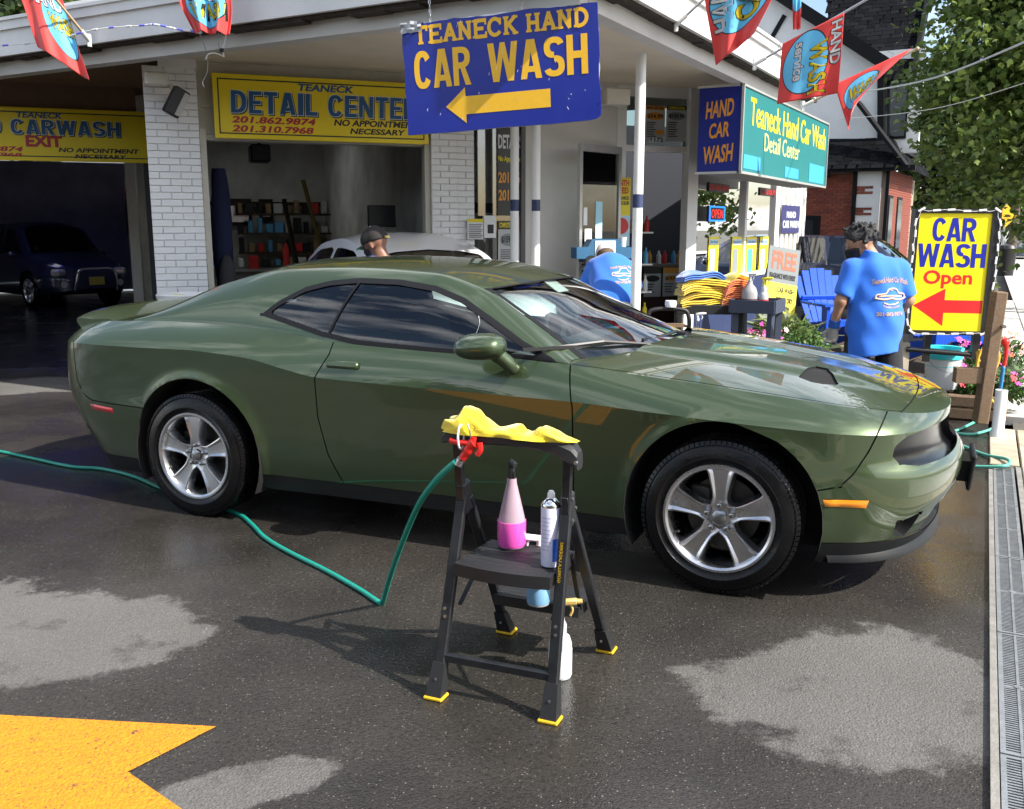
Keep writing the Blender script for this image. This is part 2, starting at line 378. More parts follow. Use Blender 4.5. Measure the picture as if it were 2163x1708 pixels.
# ---------------------------------------------------------------- ground
def ground_material():
    m = bpy.data.materials.new('wet_asphalt'); m.use_nodes = True; nt = m.node_tree; N = nt.nodes; L = nt.links; b = N['Principled BSDF']
    tc = N.new('ShaderNodeTexCoord'); pos = tc.outputs['Object']
    def math_(op, a, bb=None, clamp=False):
        n = N.new('ShaderNodeMath'); n.operation = op; n.use_clamp = clamp
        for i, q in enumerate((a, bb)):
            if q is None: continue
            if isinstance(q, (int, float)): n.inputs[i].default_value = q
            else: L.new(q, n.inputs[i])
        return n.outputs[0]
    def noise(scale, detail=4, rough=.6, vec=None):
        n = N.new('ShaderNodeTexNoise'); n.inputs['Scale'].default_value = scale; n.inputs['Detail'].default_value = detail; n.inputs['Roughness'].default_value = rough
        L.new(vec or pos, n.inputs['Vector']); return n.outputs['Fac']
    def ramp(v, a, bq, c=0., d=1., smooth=False):
        n = N.new('ShaderNodeMapRange'); n.inputs['From Min'].default_value = a; n.inputs['From Max'].default_value = bq; n.inputs['To Min'].default_value = c; n.inputs['To Max'].default_value = d
        if smooth: n.interpolation_type = 'SMOOTHSTEP'
        L.new(v, n.inputs['Value']); return n.outputs['Result']
    def mixc(f, a, c):
        n = N.new('ShaderNodeMix'); n.data_type = 'RGBA'
        if isinstance(f, (int, float)): n.inputs[0].default_value = f
        else: L.new(f, n.inputs[0])
        for i, q in ((6, a), (7, c)):
            if isinstance(q, tuple): n.inputs[i].default_value = (*q, 1)
            else: L.new(q, n.inputs[i])
        return n.outputs[2]
    # dry patches, plus sunlit ground painted as one more pale ellipse, ragged edges (cx, cy, rx, ry, rot)
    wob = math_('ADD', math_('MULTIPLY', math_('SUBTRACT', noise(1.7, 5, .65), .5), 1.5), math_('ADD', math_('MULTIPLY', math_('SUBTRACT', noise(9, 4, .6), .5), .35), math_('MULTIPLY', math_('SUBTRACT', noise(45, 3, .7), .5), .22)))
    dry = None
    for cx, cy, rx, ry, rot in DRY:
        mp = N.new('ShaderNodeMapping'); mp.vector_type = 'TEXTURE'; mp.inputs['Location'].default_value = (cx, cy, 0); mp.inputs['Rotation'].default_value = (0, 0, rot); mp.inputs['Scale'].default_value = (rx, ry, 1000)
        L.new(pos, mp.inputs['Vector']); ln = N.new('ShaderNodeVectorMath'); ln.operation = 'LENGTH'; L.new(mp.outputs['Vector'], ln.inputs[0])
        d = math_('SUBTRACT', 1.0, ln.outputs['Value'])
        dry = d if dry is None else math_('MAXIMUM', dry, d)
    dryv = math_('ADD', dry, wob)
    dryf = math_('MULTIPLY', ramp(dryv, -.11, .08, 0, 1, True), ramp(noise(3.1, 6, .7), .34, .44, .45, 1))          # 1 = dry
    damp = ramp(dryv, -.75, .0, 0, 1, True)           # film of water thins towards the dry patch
    # aggregate; wet stones are coloured brighter for sun glints
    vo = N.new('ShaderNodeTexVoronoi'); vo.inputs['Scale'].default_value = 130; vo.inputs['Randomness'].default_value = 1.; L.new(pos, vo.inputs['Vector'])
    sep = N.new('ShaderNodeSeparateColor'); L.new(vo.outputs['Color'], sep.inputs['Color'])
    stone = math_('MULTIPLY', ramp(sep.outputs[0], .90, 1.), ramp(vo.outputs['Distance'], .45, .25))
    vo2 = N.new('ShaderNodeTexVoronoi'); vo2.inputs['Scale'].default_value = 230; L.new(pos, vo2.inputs['Vector'])
    sep2 = N.new('ShaderNodeSeparateColor'); L.new(vo2.outputs['Color'], sep2.inputs['Color'])
    big = noise(.9, 5, .6); fine = noise(60, 3, .7)
    wetc = mixc(ramp(big, .35, .65), (.014, .0125, .0112), (.042, .037, .032))
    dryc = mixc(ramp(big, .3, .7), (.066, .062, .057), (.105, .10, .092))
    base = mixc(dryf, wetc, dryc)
    base = mixc(math_('MULTIPLY', ramp(sep2.outputs[1], .2, .9), .35), base, mixc(dryf, (.055, .048, .04), (.19, .18, .17)))
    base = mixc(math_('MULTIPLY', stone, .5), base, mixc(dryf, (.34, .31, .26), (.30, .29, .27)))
    base = mixc(math_('MULTIPLY', ramp(fine, .52, .34), .75), base, mixc(dryf, (.012, .011, .01), (.08, .078, .072)))
    L.new(base, b.inputs['Base Color'])
    puddle = ramp(noise(.55, 4, .55), .42, .57)
    wr = math_('ADD', math_('MULTIPLY', damp, .18), ramp(puddle, 0, 1, .44, .13))
    wr = math_('ADD', wr, math_('MULTIPLY', ramp(noise(7, 3), .3, .7), .06))
    rg = N.new('ShaderNodeMix'); rg.data_type = 'FLOAT'; L.new(dryf, rg.inputs[0]); L.new(wr, rg.inputs[2]); rg.inputs[3].default_value = .88
    L.new(rg.outputs[0], b.inputs['Roughness']); L.new(ramp(puddle, 0, 1, .24, .5), b.inputs['Specular IOR Level'])
    bp = N.new('ShaderNodeBump'); bp.inputs['Distance'].default_value = .006
    hgt = math_('ADD', math_('MULTIPLY', vo.outputs['Distance'], -.6), math_('MULTIPLY', fine, .8)); L.new(hgt, bp.inputs['Height'])
    st = N.new('ShaderNodeMix'); st.data_type = 'FLOAT'; L.new(dryf, st.inputs[0]); L.new(ramp(puddle, 0, 1, .8, .2), st.inputs[2]); st.inputs[3].default_value = .75
    L.new(st.outputs[0], bp.inputs['Strength']); L.new(bp.outputs['Normal'], b.inputs['Normal'])
    return m
V2 = Vector((.4425, .8968, 0)).normalized(); U2 = Vector((V2.y, -V2.x, 0))     # along the street, and from the lot towards the street
DR0 = G(2088, 1000); DR0.z = 0                                              # drain edge nearest the lot, far end
pl = G(150, 1335); pr = G(1800, 1450); pa = G(520, 1660); pb = G(60, 860)
DRY = [(pl.x - .12, pl.y, .62, .42, -.15), (pr.x + .05, pr.y - .02, .58, .46, .25), (pa.x, pa.y, .3, .13, .5), (pl.x - 1.6, pl.y + .2, 1.3, .6, 0.), (pb.x - .6, pb.y + 1.2, 1.6, .5, .3), (-4.5, 2.0, 2., 1., .2), (4.6, -3, 4, 3, 0), (-5, -4, 4, 3, 0)]  # the ellipse on the far left lot paints sunlit ground as a pale patch
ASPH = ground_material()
def gpoly(name, pts, z, mat, cuts=1):
    me = bpy.data.meshes.new(name); me.from_pydata([(p[0], p[1], z) for p in pts], [], [tuple(range(len(pts)))]); return tag(link(name, me, mat), kind='structure')
# lot sheet: everything on the camera's side of the drain line
e0 = DR0 - V2 * 40; e1 = DR0 + V2 * 9.0
far_ground = gpoly('ground', [(-400, -400), (400, -400), (400, 900), (-400, 900)], -.16, M('earth', (.09, .085, .07), .95, var=.2, vscale=.3))
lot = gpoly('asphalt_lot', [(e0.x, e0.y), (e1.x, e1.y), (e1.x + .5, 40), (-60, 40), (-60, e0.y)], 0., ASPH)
# painted arrow on the lot
at = G(457, 1536); an = G(270, 1632); ab = G(0, 1507); ac = G(380, 1708)
YPAINT = M('yellow_road_paint', (.60, .215, .005), .75, var=.22, vscale=55, bump=.9, bscale=120)
_yn = YPAINT.node_tree; _b = _yn.nodes['Principled BSDF']; _src = _b.inputs['Base Color'].links[0].from_socket; _tc = _yn.nodes.new('ShaderNodeTexCoord'); _m = _yn.nodes.new('ShaderNodeMix'); _m.data_type = 'RGBA'; _m.inputs[7].default_value = (.06, .045, .03, 1); _fac = None
for _s, _a, _c in ((130, .60, .68), (16, .66, .74)):                       # chipped and pitted paint
    _q = _yn.nodes.new('ShaderNodeTexNoise'); _q.inputs['Scale'].default_value = _s; _q.inputs['Detail'].default_value = 5; _r = _yn.nodes.new('ShaderNodeMapRange'); _r.inputs['From Min'].default_value = _a; _r.inputs['From Max'].default_value = _c; _yn.links.new(_tc.outputs['Object'], _q.inputs['Vector']); _yn.links.new(_q.outputs['Fac'], _r.inputs['Value']); _o = _r.outputs['Result']
    if _fac is not None: _x = _yn.nodes.new('ShaderNodeMath'); _x.operation = 'MAXIMUM'; _yn.links.new(_fac, _x.inputs[0]); _yn.links.new(_o, _x.inputs[1]); _o = _x.outputs[0]
    _fac = _o
_yn.links.new(_fac, _m.inputs[0]); _yn.links.new(_src, _m.inputs[6]); _yn.links.new(_m.outputs[2], _b.inputs['Base Color'])
tail = at - Vector((1, .0, 0)) * 2.2
arrow_pts = [(at.x, at.y), (an.x, an.y), (an.x + (ac.x - an.x) * 2.2, an.y + (ac.y - an.y) * 2.2), (an.x - 1.6, an.y - .62), (an.x - 1.6, an.y - .2), (ab.x - .8, at.y + (ab.y - at.y) * 1.75)]
gpoly('painted_arrow', arrow_pts, .004, YPAINT)
# stones, curb, sidewalk (street side)
drw = .15
CONC = M('drain_concrete', (.20, .19, .17), .85, var=.3, vscale=14, bump=.3, bscale=90)
def strip(a, b, o0, o1):                   # rectangle along the street: a..b along V2 from DR0, o0..o1 across
    return [DR0 + V2 * a + U2 * o0, DR0 + V2 * b + U2 * o0, DR0 + V2 * b + U2 * o1, DR0 + V2 * a + U2 * o1]
drain = thing('trench_drain', 'long grey trench drain with slotted grates along the sidewalk edge', 'drain', DR0, math.atan2(V2.y, V2.x))
GRATE = M('galvanised_grate', (.33, .34, .34), .5, metal=.75, var=.25, vscale=25, bump=.15, bscale=150)
PIT = M('drain_pit', (.015, .014, .012), .7)
# local x runs along the street (negative = towards camera), local y to the left; U2 is local -y
mb = MB(); mb.box((-3.0, -.012, .008), (6.4, .024, .02)); mb.box((-3.0, -drw - .03, .008), (6.4, .03, .02)); mb.box((.19, -drw / 2, .008), (.02, drw, .02)); mb.build('frame', CONC, drain)
MB().box((-3.0, -drw / 2 - .005, -.045), (6.4, drw - .02, .06)).build('channel', PIT, drain)
for i in range(6):
    x1 = .17 - i * 1.0; x0 = x1 - .992; g = MB()
    g.box(((x0 + x1) / 2, -.036, .006), (x1 - x0, .016, .018)); g.box(((x0 + x1) / 2, -drw + .006, .006), (x1 - x0, .016, .018)); g.box(((x0 + x1) / 2, -drw / 2 - .015, .0068), (x1 - x0, .009, .018))
    for e in (x0 + .008, x1 - .008, (x0 + x1) / 2): g.box((e, -drw / 2 - .015, .0064), (.014, .11, .017))
    k = 0
    while k * .0155 < x1 - x0 - .03:
        g.box((x0 + .02 + k * .0155, -drw / 2 - .015, .0055), (.0075, .105, .016)); k += 1
    g.cyl((x0 + .5, -drw / 2 - .015, .013), (x0 + .5, -drw / 2 - .015, .0175), .014, n=10)
    g.build('grate_section', GRATE, drain)
SANDST = [M('sandstone_%d' % i, c, .9, var=.18, vscale=7, bump=.35, bscale=60) for i, c in enumerate(((.36, .31, .22), (.4, .35, .27), (.32, .29, .22)))]
SLAB = [M('paving_slab_%d' % i, c, .9, var=.1, vscale=5, bump=.2, bscale=90) for i, c in enumerate(((.5, .48, .44), (.46, .44, .4), (.54, .52, .48)))]
kerb = gpoly('kerb', strip(-9, 5, .19, .62), -.03, M('joint_dirt', (.1, .09, .075), .95, var=.2))
x = .9; i = 0
r9 = random.Random(3)
def slab_piece(parent, a, b, o0, o1, mat, name, top=.02, th=.08, gap=.006):
    P = strip(a + gap, b - gap, o0 + gap, o1 - gap); vs = [(p.x, p.y, top - th) for p in P] + [(p.x + (DR0.x * 0), p.y, top) for p in P]
    bm = bmesh.new(); V = [bm.verts.new(v) for v in vs]
    for f in ((0, 3, 2, 1), (4, 5, 6, 7), (0, 1, 5, 4), (1, 2, 6, 5), (2, 3, 7, 6), (3, 0, 4, 7)): bm.faces.new([V[q] for q in f])
    bmesh.ops.recalc_face_normals(bm, faces=bm.faces); bmesh.ops.bevel(bm, geom=[e for e in bm.edges if all(v.co.z > top - 1e-4 for v in e.verts)], offset=.006, segments=1, affect='EDGES')
    me = bpy.data.meshes.new(name); bm.to_mesh(me); bm.free(); return link(name, me, mat, parent)
for k_ in range(2): slab_piece(kerb, .24 + k_ * .66, .24 + (k_ + 1) * .66, .0, .195, SANDST[k_], 'kerb_stone', .02)
a = 1.55
while a > -7:
    ln = r9.uniform(.55, .95); slab_piece(kerb, a - ln, a, .195, .50, SANDST[i % 3], 'kerb_stone', .022 + r9.uniform(-.004, .004)); a -= ln; i += 1
walk = gpoly('sidewalk', strip(-12, 60, .51, 3.6), -.02, M('walk_bed', (.22, .21, .19), .95, var=.15))
a = -2.5; i = 0
while a < 16:
    ln = .92
    if a > 1.2: slab_piece(walk, a, a + ln, .06, .503, SLAB[(i + 1) % 3], 'paving_slab', .03)
    for q in range(3):
        slab_piece(walk, a, a + ln, .505 + q * .92, .505 + (q + 1) * .92, SLAB[(i * 2 + q) % 3], 'paving_slab', .03 + r9.uniform(-.003, .003))
    a += ln; i += 1
me = bpy.data.meshes.new('far_slabs'); P = strip(16, 60, .505, 3.3); me.from_pydata([(p.x, p.y, .028) for p in P], [], [(0, 1, 2, 3)]); tag(link('far_slabs', me, SLAB[0], walk), kind='stuff')
road = gpoly('road', strip(-60, 260, 3.6, 13.5), -.11, M('road_asphalt', (.06, .06, .062), .85, var=.15, vscale=2, bump=.2, bscale=80))
gpoly('far_sidewalk', strip(-60, 260, 13.5, 16), .0, SLAB[1])
ln_ = gpoly('road_centre_line', strip(-60, 260, 8.4, 8.52), -.105, M('line_white', (.6, .6, .58), .8)); 
# road surface joins in front of the camera too, so no bare earth shows
# ---------------------------------------------------------------- green coupe
PAINT = M('green_metallic_paint', (.052, .078, .033), .34, metal=.55, coat=1., var=.03, vscale=2, coatr=.02)
CARGLASS = glass_mat('car_glass', (.66, .78, .75), .85)
GAPM = M('panel_gap', (.006, .006, .006), .8)
INTER = M('car_interior', (.02, .021, .023), .75, var=.2, vscale=8)
TRIM = M('window_trim', (.008, .008, .009), .5, spec=.3)
LIP = M('dark_lip_plastic', (.007, .008, .009), .5, spec=.3, var=.15, vscale=15)
class CarShape: pass
f_zsh = pchip([-1.15, -.95, -.6, -.2, .2, .6, .94, 1.44, 1.96, 2.2, 2.6, 3.0, 3.3, 3.6, 3.9], [1.03, 1.05, 1.075, 1.09, 1.085, 1.062, 1.03, 1.012, 1.0, .985, .95, .912, .882, .845, .79])
f_zcr = pchip([-1.15, -.8, -.46, 0, .24, .42, .65, .85, 1.2, 1.75, 2.26, 2.6, 2.9, 3.3, 3.6, 3.9], [.945, .95, .95, .955, .945, .93, .885, .852, .842, .833, .826, .808, .797, .778, .765, .755])
f_tsh = pchip([-1.1, -.6, 0, .5, .94, 1.5, 2.0, 2.2, 2.6, 3.0, 3.4, 3.9], [.78, .80, .815, .845, .873, .88, .875, .87, .85, .835, .82, .80])
f_tcr = pchip([-1.1, -.4, .1, .6, .95, 1.6, 2.3, 2.95, 3.3, 3.9], [.955, .965, .968, .958, .948, .944, .948, .962, .96, .955])
f_zct = pchip([-1.15, -1.0, -.6, 0, 2.0, 2.55, 3.0, 3.5, 3.75, 3.9], [1.05, 1.075, 1.105, 1.12, 1.06, 1.035, .988, .905, .845, .79])
f_Lf = pchip([.10, .20, .28, .40, .50, .56, .595, .64, .70, .79, .9], [3.78, 3.81, 3.85, 3.90, 3.935, 3.94, 3.925, 3.875, 3.862, 3.865, 3.86])
f_Lr = pchip([.15, .26, .36, .44, .55, .70, .88, 1.0, 1.06], [-.93, -1.0, -1.08, -1.15, -1.225, -1.27, -1.25, -1.19, -1.15])
AX_R, AX_F, AZ, AR = .02, 2.95, .36, .435
def skirt_pt(ln, x, ct, v, rear):
    """ln nominal station, (x, ct) corner factors, v in 0..1 bottom to shoulder"""
    zs, zc = f_zsh(ln), f_zcr(ln); ts, tc = f_tsh(ln), f_tcr(ln); zb = .19
    if v < .62:
        q = v / .62; z = zb + (zc - zb) * q; t = tc - .05 * (1 - q) - .03 * max(0., .35 - q) ** 2 / .12
    else:
        q = (v - .62) / .38; z = zc + (zs - zc) * (q + .10 * math.sin(math.pi * q) ** 1 * (1 - .5 * q)); t = tc + (ts - tc) * (q ** 1.9 * .3 + q * .7)
    # wheel arch flare
    if x == 0.:
        for ax in (AX_R, AX_F):
            d = math.hypot(ln - ax, z - AZ) - AR
            if z > .2: t += .014 * math.exp(-(max(0, d) / .03) ** 2) if d > -.05 else .014
        return ln, t, z
    if rear: l = -.35 + (f_Lr(z) + .35) * x
    else: l = 3.0 + (f_Lf(z) - 3.0) * x
    tt = t * ct
    d = math.hypot(l - (AX_R if rear else AX_F), z - AZ) - AR
    if z > .2 and abs(tt) > .6: tt += .014 * (math.exp(-(max(0, d) / .03) ** 2) if d > -.05 else 1.)
    return l, tt, z
def car_columns():
    cols = []
    nC = 34
    for i in range(nC):                     # rear centre -> rear corner
        ph = math.pi / 2 * (1 - i / nC); x = math.sin(ph) ** (2 / 5.0); ct = math.cos(ph) ** (2 / 2.3); cols.append((-.35 + (-1.08 + .35) * x, max(x, 1e-6), ct, True))
    n = 168
    for i in range(n + 1): cols.append((-.35 + 3.35 * i / n, 0., 1., False))
    for i in range(1, nC + 1):
        ph = math.pi / 2 * i / nC; x = math.sin(ph) ** (2 / 4.0); ct = math.cos(ph) ** (2 / 2.0) if i < nC else 0.; cols.append((3.0 + .88 * x, max(x, 1e-6), ct, False))
    return cols
COLS = car_columns()
VN = [i / 30 * .62 for i in range(30)] + [.62 + .38 * i / 14 for i in range(15)]
car = thing('green_coupe', 'dark green metallic two door coupe standing wet on the lot', 'car', (-1.4157, 6.0575, 0), math.radians(-23.44))
def half_bm(side):
    bm = bmesh.new(); rows = []
    for (ln, x, ct, rear) in COLS:
        col = []
        for v in VN:
            l, t, z = skirt_pt(ln, x, ct, v, rear); col.append(bm.verts.new((l, -t * side, z)))
        rows.append(col)
    for i in range(len(rows) - 1):
        for j in range(len(VN) - 1):
            q = [rows[i][j], rows[i + 1][j], rows[i + 1][j + 1], rows[i][j + 1]]
            if side < 0: q.reverse()
            bm.faces.new(q)
    bmesh.ops.remove_doubles(bm, verts=bm.verts, dist=1e-5); bm.normal_update()
    return bm
door_poly = [(.93, 1.2), (.905, .97), (.838, .848), (.838, .64), (.882, .44), (.965, .275), (2.22, .262), (2.256, .4), (2.256, .8), (2.235, .9), (2.17, 1.2)]
fb_poly = [(3.60, .95), (3.60, .845), (3.545, .70), (3.49, .60), (3.44, .545), (3.37, .525), (3.2, .52), (3.2, .0), (4.5, 0), (4.5, .95)]
rb_poly = [(-.79, 1.3), (-.80, 1.06), (-.875, .95), (-.878, .74), (-.84, .655), (-.78, .615), (-.55, .602), (-.2, .60), (-.2, 0), (-2, 0), (-2, 1.3)]
sd_door, sd_fb, sd_rb = poly_sd(door_poly), poly_sd(fb_poly), poly_sd(rb_poly)
sd_fm = poly_sd([(3.375, .487), (3.565, .487), (3.553, .452), (3.385, .458)])
sd_rm = poly_sd([(-.765, .585), (-.575, .572), (-.575, .548), (-.75, .556)])
# grille mouth and lower intake (in y, z on the front face)
def sd_grille(y, z):
    y = abs(y); return poly_g(y, z)
poly_g = poly_sd([(0, .762), (.62, .762), (.74, .75), (.79, .715), (.80, .67), (.775, .632), (.70, .615), (.4, .612), (-.2, .612), (-.2, .762)])
poly_i = poly_sd([(-.2, .42), (.36, .42), (.5, .40), (.56, .30), (.5, .275), (-.2, .275)])
poly_sc = poly_sd([(.63, .40), (.76, .37), (.74, .30), (.66, .29)])
GW = .0035
def side_parts(side):
    bm = half_bm(side)
    arch = lambda c: (min(math.hypot(c.x - AX_R, c.z - AZ), math.hypot(c.x - AX_F, c.z - AZ)) - AR) if abs(c.y) > .5 else 1.
    bm_cut(bm, lambda c: math.hypot(c.x - AX_R, c.z - AZ) - AR if abs(c.y) > .5 else 1.)
    bm_cut(bm, lambda c: math.hypot(c.x - AX_F, c.z - AZ) - AR if abs(c.y) > .5 else 1.)
    bm_cut(bm, lambda c: c.z - .285)
    for fn in (sd_door, sd_fb, sd_rb):
        for g in (-GW, GW): bm_cut(bm, (lambda f_, g_: lambda c: (f_(c.x, c.z) + g_) if abs(c.y) > .3 else (1 if f_(c.x, c.z) > 0 else -1))(fn, g))
    fr = lambda c: c.x > 3.3
    bm_cut(bm, lambda c: sd_grille(c.y, c.z) if fr(c) else 1); bm_cut(bm, lambda c: poly_i(abs(c.y), c.z) if fr(c) else 1); bm_cut(bm, lambda c: poly_sc(abs(c.y), c.z) if fr(c) else 1)
    bm.normal_update()
    def cls(f):
        c = f.calc_center_median()
        if arch(c) < 0: return 'void'
        far = abs(c.y) > .3
        if fr(c):
            if sd_grille(c.y, c.z) < 0: return 'grille'
            if poly_i(abs(c.y), c.z) < 0 or poly_sc(abs(c.y), c.z) < 0: return 'intake'
        if far:
            for fn in (sd_door, sd_fb, sd_rb):
                if abs(fn(c.x, c.z)) < GW and c.z > .287: return 'gap'
        if c.z < .285: return 'skirt_f' if c.x > 3.2 else ('skirt_r' if c.x < -.3 else 'skirt')
        if sd_door(c.x, c.z) < 0: return 'door'
        if sd_fb(c.x, c.z) < 0: return 'front_bumper'
        if sd_rb(c.x, c.z) < 0: return 'rear_bumper'
        return 'fender' if c.x > 1.5 else 'quarter'
    cl = {f.index: None for f in bm.faces}
    bm.faces.index_update(); cl = {f: cls(f) for f in bm.faces}
    def part(key, name, mat, off=None): return bm_part(bm, lambda f: cl[f] == key, name, mat, car, off, 16 if key in ('door', 'fender', 'quarter') else 30, key in ('grille', 'intake'))
    P = {}
    P['door'] = part('door', 'door', PAINT); P['fender'] = part('fender', 'front_fender', PAINT); P['quarter'] = part('quarter', 'quarter_panel', PAINT)
    P['fb'] = part('front_bumper', 'front_bumper', PAINT); P['rb'] = part('rear_bumper', 'rear_bumper', PAINT)
    part('gap', 'shut_line', GAPM, -.006); part('skirt', 'side_skirt', BLACK, -.01); part('skirt_f', 'front_lip', LIP, .004); part('skirt_r', 'rear_valance', LIP, -.004)
    part('grille', 'grille', M('grille_black', (.005, .005, .006), .16, spec=.3), -.035); part('intake', 'lower_intake', M('intake_black', (.008, .008, .009), .5), -.04)
    bm.free(); return P
def surf_t(l, z):
    rear = l < .5
    if rear: x = max(0, min(1, (l + .35) / (f_Lr(z) + .35))) if l < -.35 else 0.; ct = (1 - x ** 5.0) ** (1 / 2.3); ln = -.35 - .73 * x if x > 0 else l
    else: x = max(0, min(1, (l - 3.0) / (f_Lf(z) - 3.0))) if l > 3 else 0.; ct = (1 - x ** 4.0) ** .5; ln = 3.0 + .88 * x if x > 0 else l
    v = .62 * (z - .19) / (f_zcr(ln) - .19); return skirt_pt(ln, 0., 1., v, rear)[1] * ct if x > 0 else skirt_pt(l, 0., 1., v, rear)[1]
def marker(poly, mat, par, side):
    (a, b, c, d) = poly; rows = []
    for i in range(9):
        u = i / 8; row = []
        for j in range(4):
            w = j / 3; l = (a[0] + (b[0] - a[0]) * u) * (1 - w) + (d[0] + (c[0] - d[0]) * u) * w; z = (a[1] + (b[1] - a[1]) * u) * (1 - w) + (d[1] + (c[1] - d[1]) * u) * w
            e = .005 if 0 < i < 8 and 0 < j < 3 else .0005
            row.append((l + (.004 if l > 3 else -.004), -(surf_t(l, z) + e) * side, z))
        rows.append(row)
    MB().grid(rows).build('side_marker', mat, par, smooth=60)
PR = side_parts(1); PLft = side_parts(-1)
AMB = M('amber_lens', (.8, .25, .01), .15, coat=1.); REDL = M('red_lens', (.42, .015, .02), .15, coat=1.)
for sd_, P_ in ((1, PR), (-1, PLft)):
    marker([(3.375, .487), (3.555, .487), (3.545, .452), (3.385, .458)], AMB, P_['fb'], sd_); marker([(-.78, .592), (-.585, .578), (-.585, .548), (-.76, .556)], REDL, P_['rb'], sd_)
# wheel wells, arch lips, floor
for ax in (AX_R, AX_F):
    for sd in (1, -1):
        mw = MB(); pts = []
        for i in range(21):
            a = math.radians(-25 + 230 * i / 20); row = []
            for dy in (.95, .86, .62): row.append((ax + AR * 1.005 * math.cos(a), -sd * dy, AZ + AR * 1.005 * math.sin(a)))
            pts.append(row)
        mw.grid(pts); mw.add([(ax + AR * math.cos(math.radians(-25 + 230 * i / 20)), -sd * .62, AZ + AR * math.sin(math.radians(-25 + 230 * i / 20))) for i in range(21)], [tuple(range(21))]); mw.build('wheel_well', GAPM, car, smooth=0)

MB().box((1.35, 0, .21), (4.2, 1.2, .06)).box((1.48, 0, .23), (2.0, 1.72, .05)).build('underbody', GAPM, car)
# bonnet, nose and boot lid: surface inside the shoulder loop
BT = lambda l: interp(l, [2.2, 2.6, 3.2, 3.6], [.47, .47, .43, .36])
def lid_z(l, t, tmax):
    r = min(1., abs(t) / max(tmax, 1e-4)); zs, zc = f_zsh(l), f_zct(l)
    z = zc - (zc - zs) * r ** 2.3
    if l > 2.0:
        fade = min(1, max(0, (l - 2.25) / .25)) * min(1, max(0, (3.66 - l) / .22)); tb = BT(l); s = min(1, max(0, (tb + .05 - abs(t)) / .07)); s = s * s * (3 - 2 * s)
        z += .026 * fade * s
        c = min(1, max(0, (.20 - abs(t)) / .09)); c = c * c * (3 - 2 * c); z -= .016 * fade * c          # valley between the bulges
    return z
def loop_t(l):
    """half width of the shoulder at station l, and inverse for the corners"""
    if l < -.35:
        z = f_zsh(l); x = min(1, (l + .35) / (f_Lr(z) + .35)); return f_tsh(-.35 + (-.73) * x) * (1 - x ** 5.0) ** (1 / 2.3)
    if l > 3.0:
        z = f_zsh(l); x = min(1, (l - 3.0) / (f_Lf(z) - 3.0)); return f_tsh(3.0 + .88 * x) * max(0., (1 - x ** 4.0)) ** (1 / 2.0)
    return f_tsh(l)
def lid_bm(cols, nr=44):
    bm = bmesh.new(); rows = []
    for (ln, x, ct, rear) in cols:
        l, t, z = skirt_pt(ln, x, ct, 1., rear); row = []
        for j in range(-nr, nr + 1):
            u = j / nr; y = u * t
            zz = lid_z(ln, y, max(t, 1e-3)); zz = z + (zz - f_zsh(ln)) * (1 if t > .3 else t / .3)
            row.append(bm.verts.new((l, -y, zz)))
        rows.append(row)
    for i in range(len(rows) - 1):
        for j in range(2 * nr): bm.faces.new((rows[i][j], rows[i][j + 1], rows[i + 1][j + 1], rows[i + 1][j]))
    bmesh.ops.remove_doubles(bm, verts=bm.verts, dist=1e-5); bmesh.ops.recalc_face_normals(bm, faces=bm.faces); bm.normal_update(); return bm
cols_h = [c for c in COLS if c[0] > 2.12]; cols_d = [c for c in COLS if c[0] < -.15]
bm = lid_bm(cols_h)
hood_front = lambda c: c.x - (3.715 - .14 * c.y * c.y)
hood_side = lambda c: abs(c.y) - (loop_t(c.x) - .018)
cowl = lambda c: c.x - (2.56 - .42 * (abs(c.y) / .85) ** 2.2)
scoop = poly_sd([(3.195, .50), (3.255, .33), (3.30, .31), (3.38, .46), (3.37, .50), (3.28, .55)])
for g in (-.003, .003): bm_cut(bm, lambda c: hood_front(c) + g); bm_cut(bm, lambda c: hood_side(c) + g if c.x < 3.72 else (1 if hood_side(c) > 0 else -1))
bm_cut(bm, cowl); bm_cut(bm, lambda c: scoop(c.x, abs(c.y))); bm.normal_update()
def hcls(f):
    c = f.calc_center_median()
    if cowl(c) < 0: return 'cowl'
    if scoop(c.x, abs(c.y)) < 0: return 'scoop'
    if abs(hood_front(c)) < .003 and abs(c.y) < .95: return 'gap'
    if hood_front(c) > 0: return 'nose'
    if abs(hood_side(c)) < .003: return 'gap'
    return 'rim' if hood_side(c) > 0 else 'hood'
hc = {f: hcls(f) for f in bm.faces}
hood = bm_part(bm, lambda f: hc[f] == 'hood', 'hood', PAINT, car); bm_part(bm, lambda f: hc[f] == 'nose', 'nose_panel', PAINT, car); [bm_part(bm, (lambda g: lambda f: hc[f] == 'rim' and f.calc_center_median().y * g > 0)(g), 'fender_edge', PAINT, car) for g in (1, -1)]
bm_part(bm, lambda f: hc[f] == 'gap', 'shut_line', GAPM, car, -.006); 
for sg in (1, -1): bm_part(bm, lambda f: hc[f] == 'scoop' and f.calc_center_median().y * sg > 0, 'hood_scoop', GAPM, car, -.010, walls=True)
bm_part(bm, lambda f: hc[f] == 'cowl', 'cowl_panel', BLACK, car, -.02)
bm.free()
bm = lid_bm(cols_d); boot = lambda c: abs(c.y) - .60
for g in (-.003, .003): bm_cut(bm, lambda c: boot(c) + g)
bm_part(bm, lambda f: abs(boot(f.calc_center_median())) > .003, 'boot_lid', PAINT, car); bm_part(bm, lambda f: abs(boot(f.calc_center_median())) <= .003, 'shut_line', GAPM, car, -.006); bm.free()
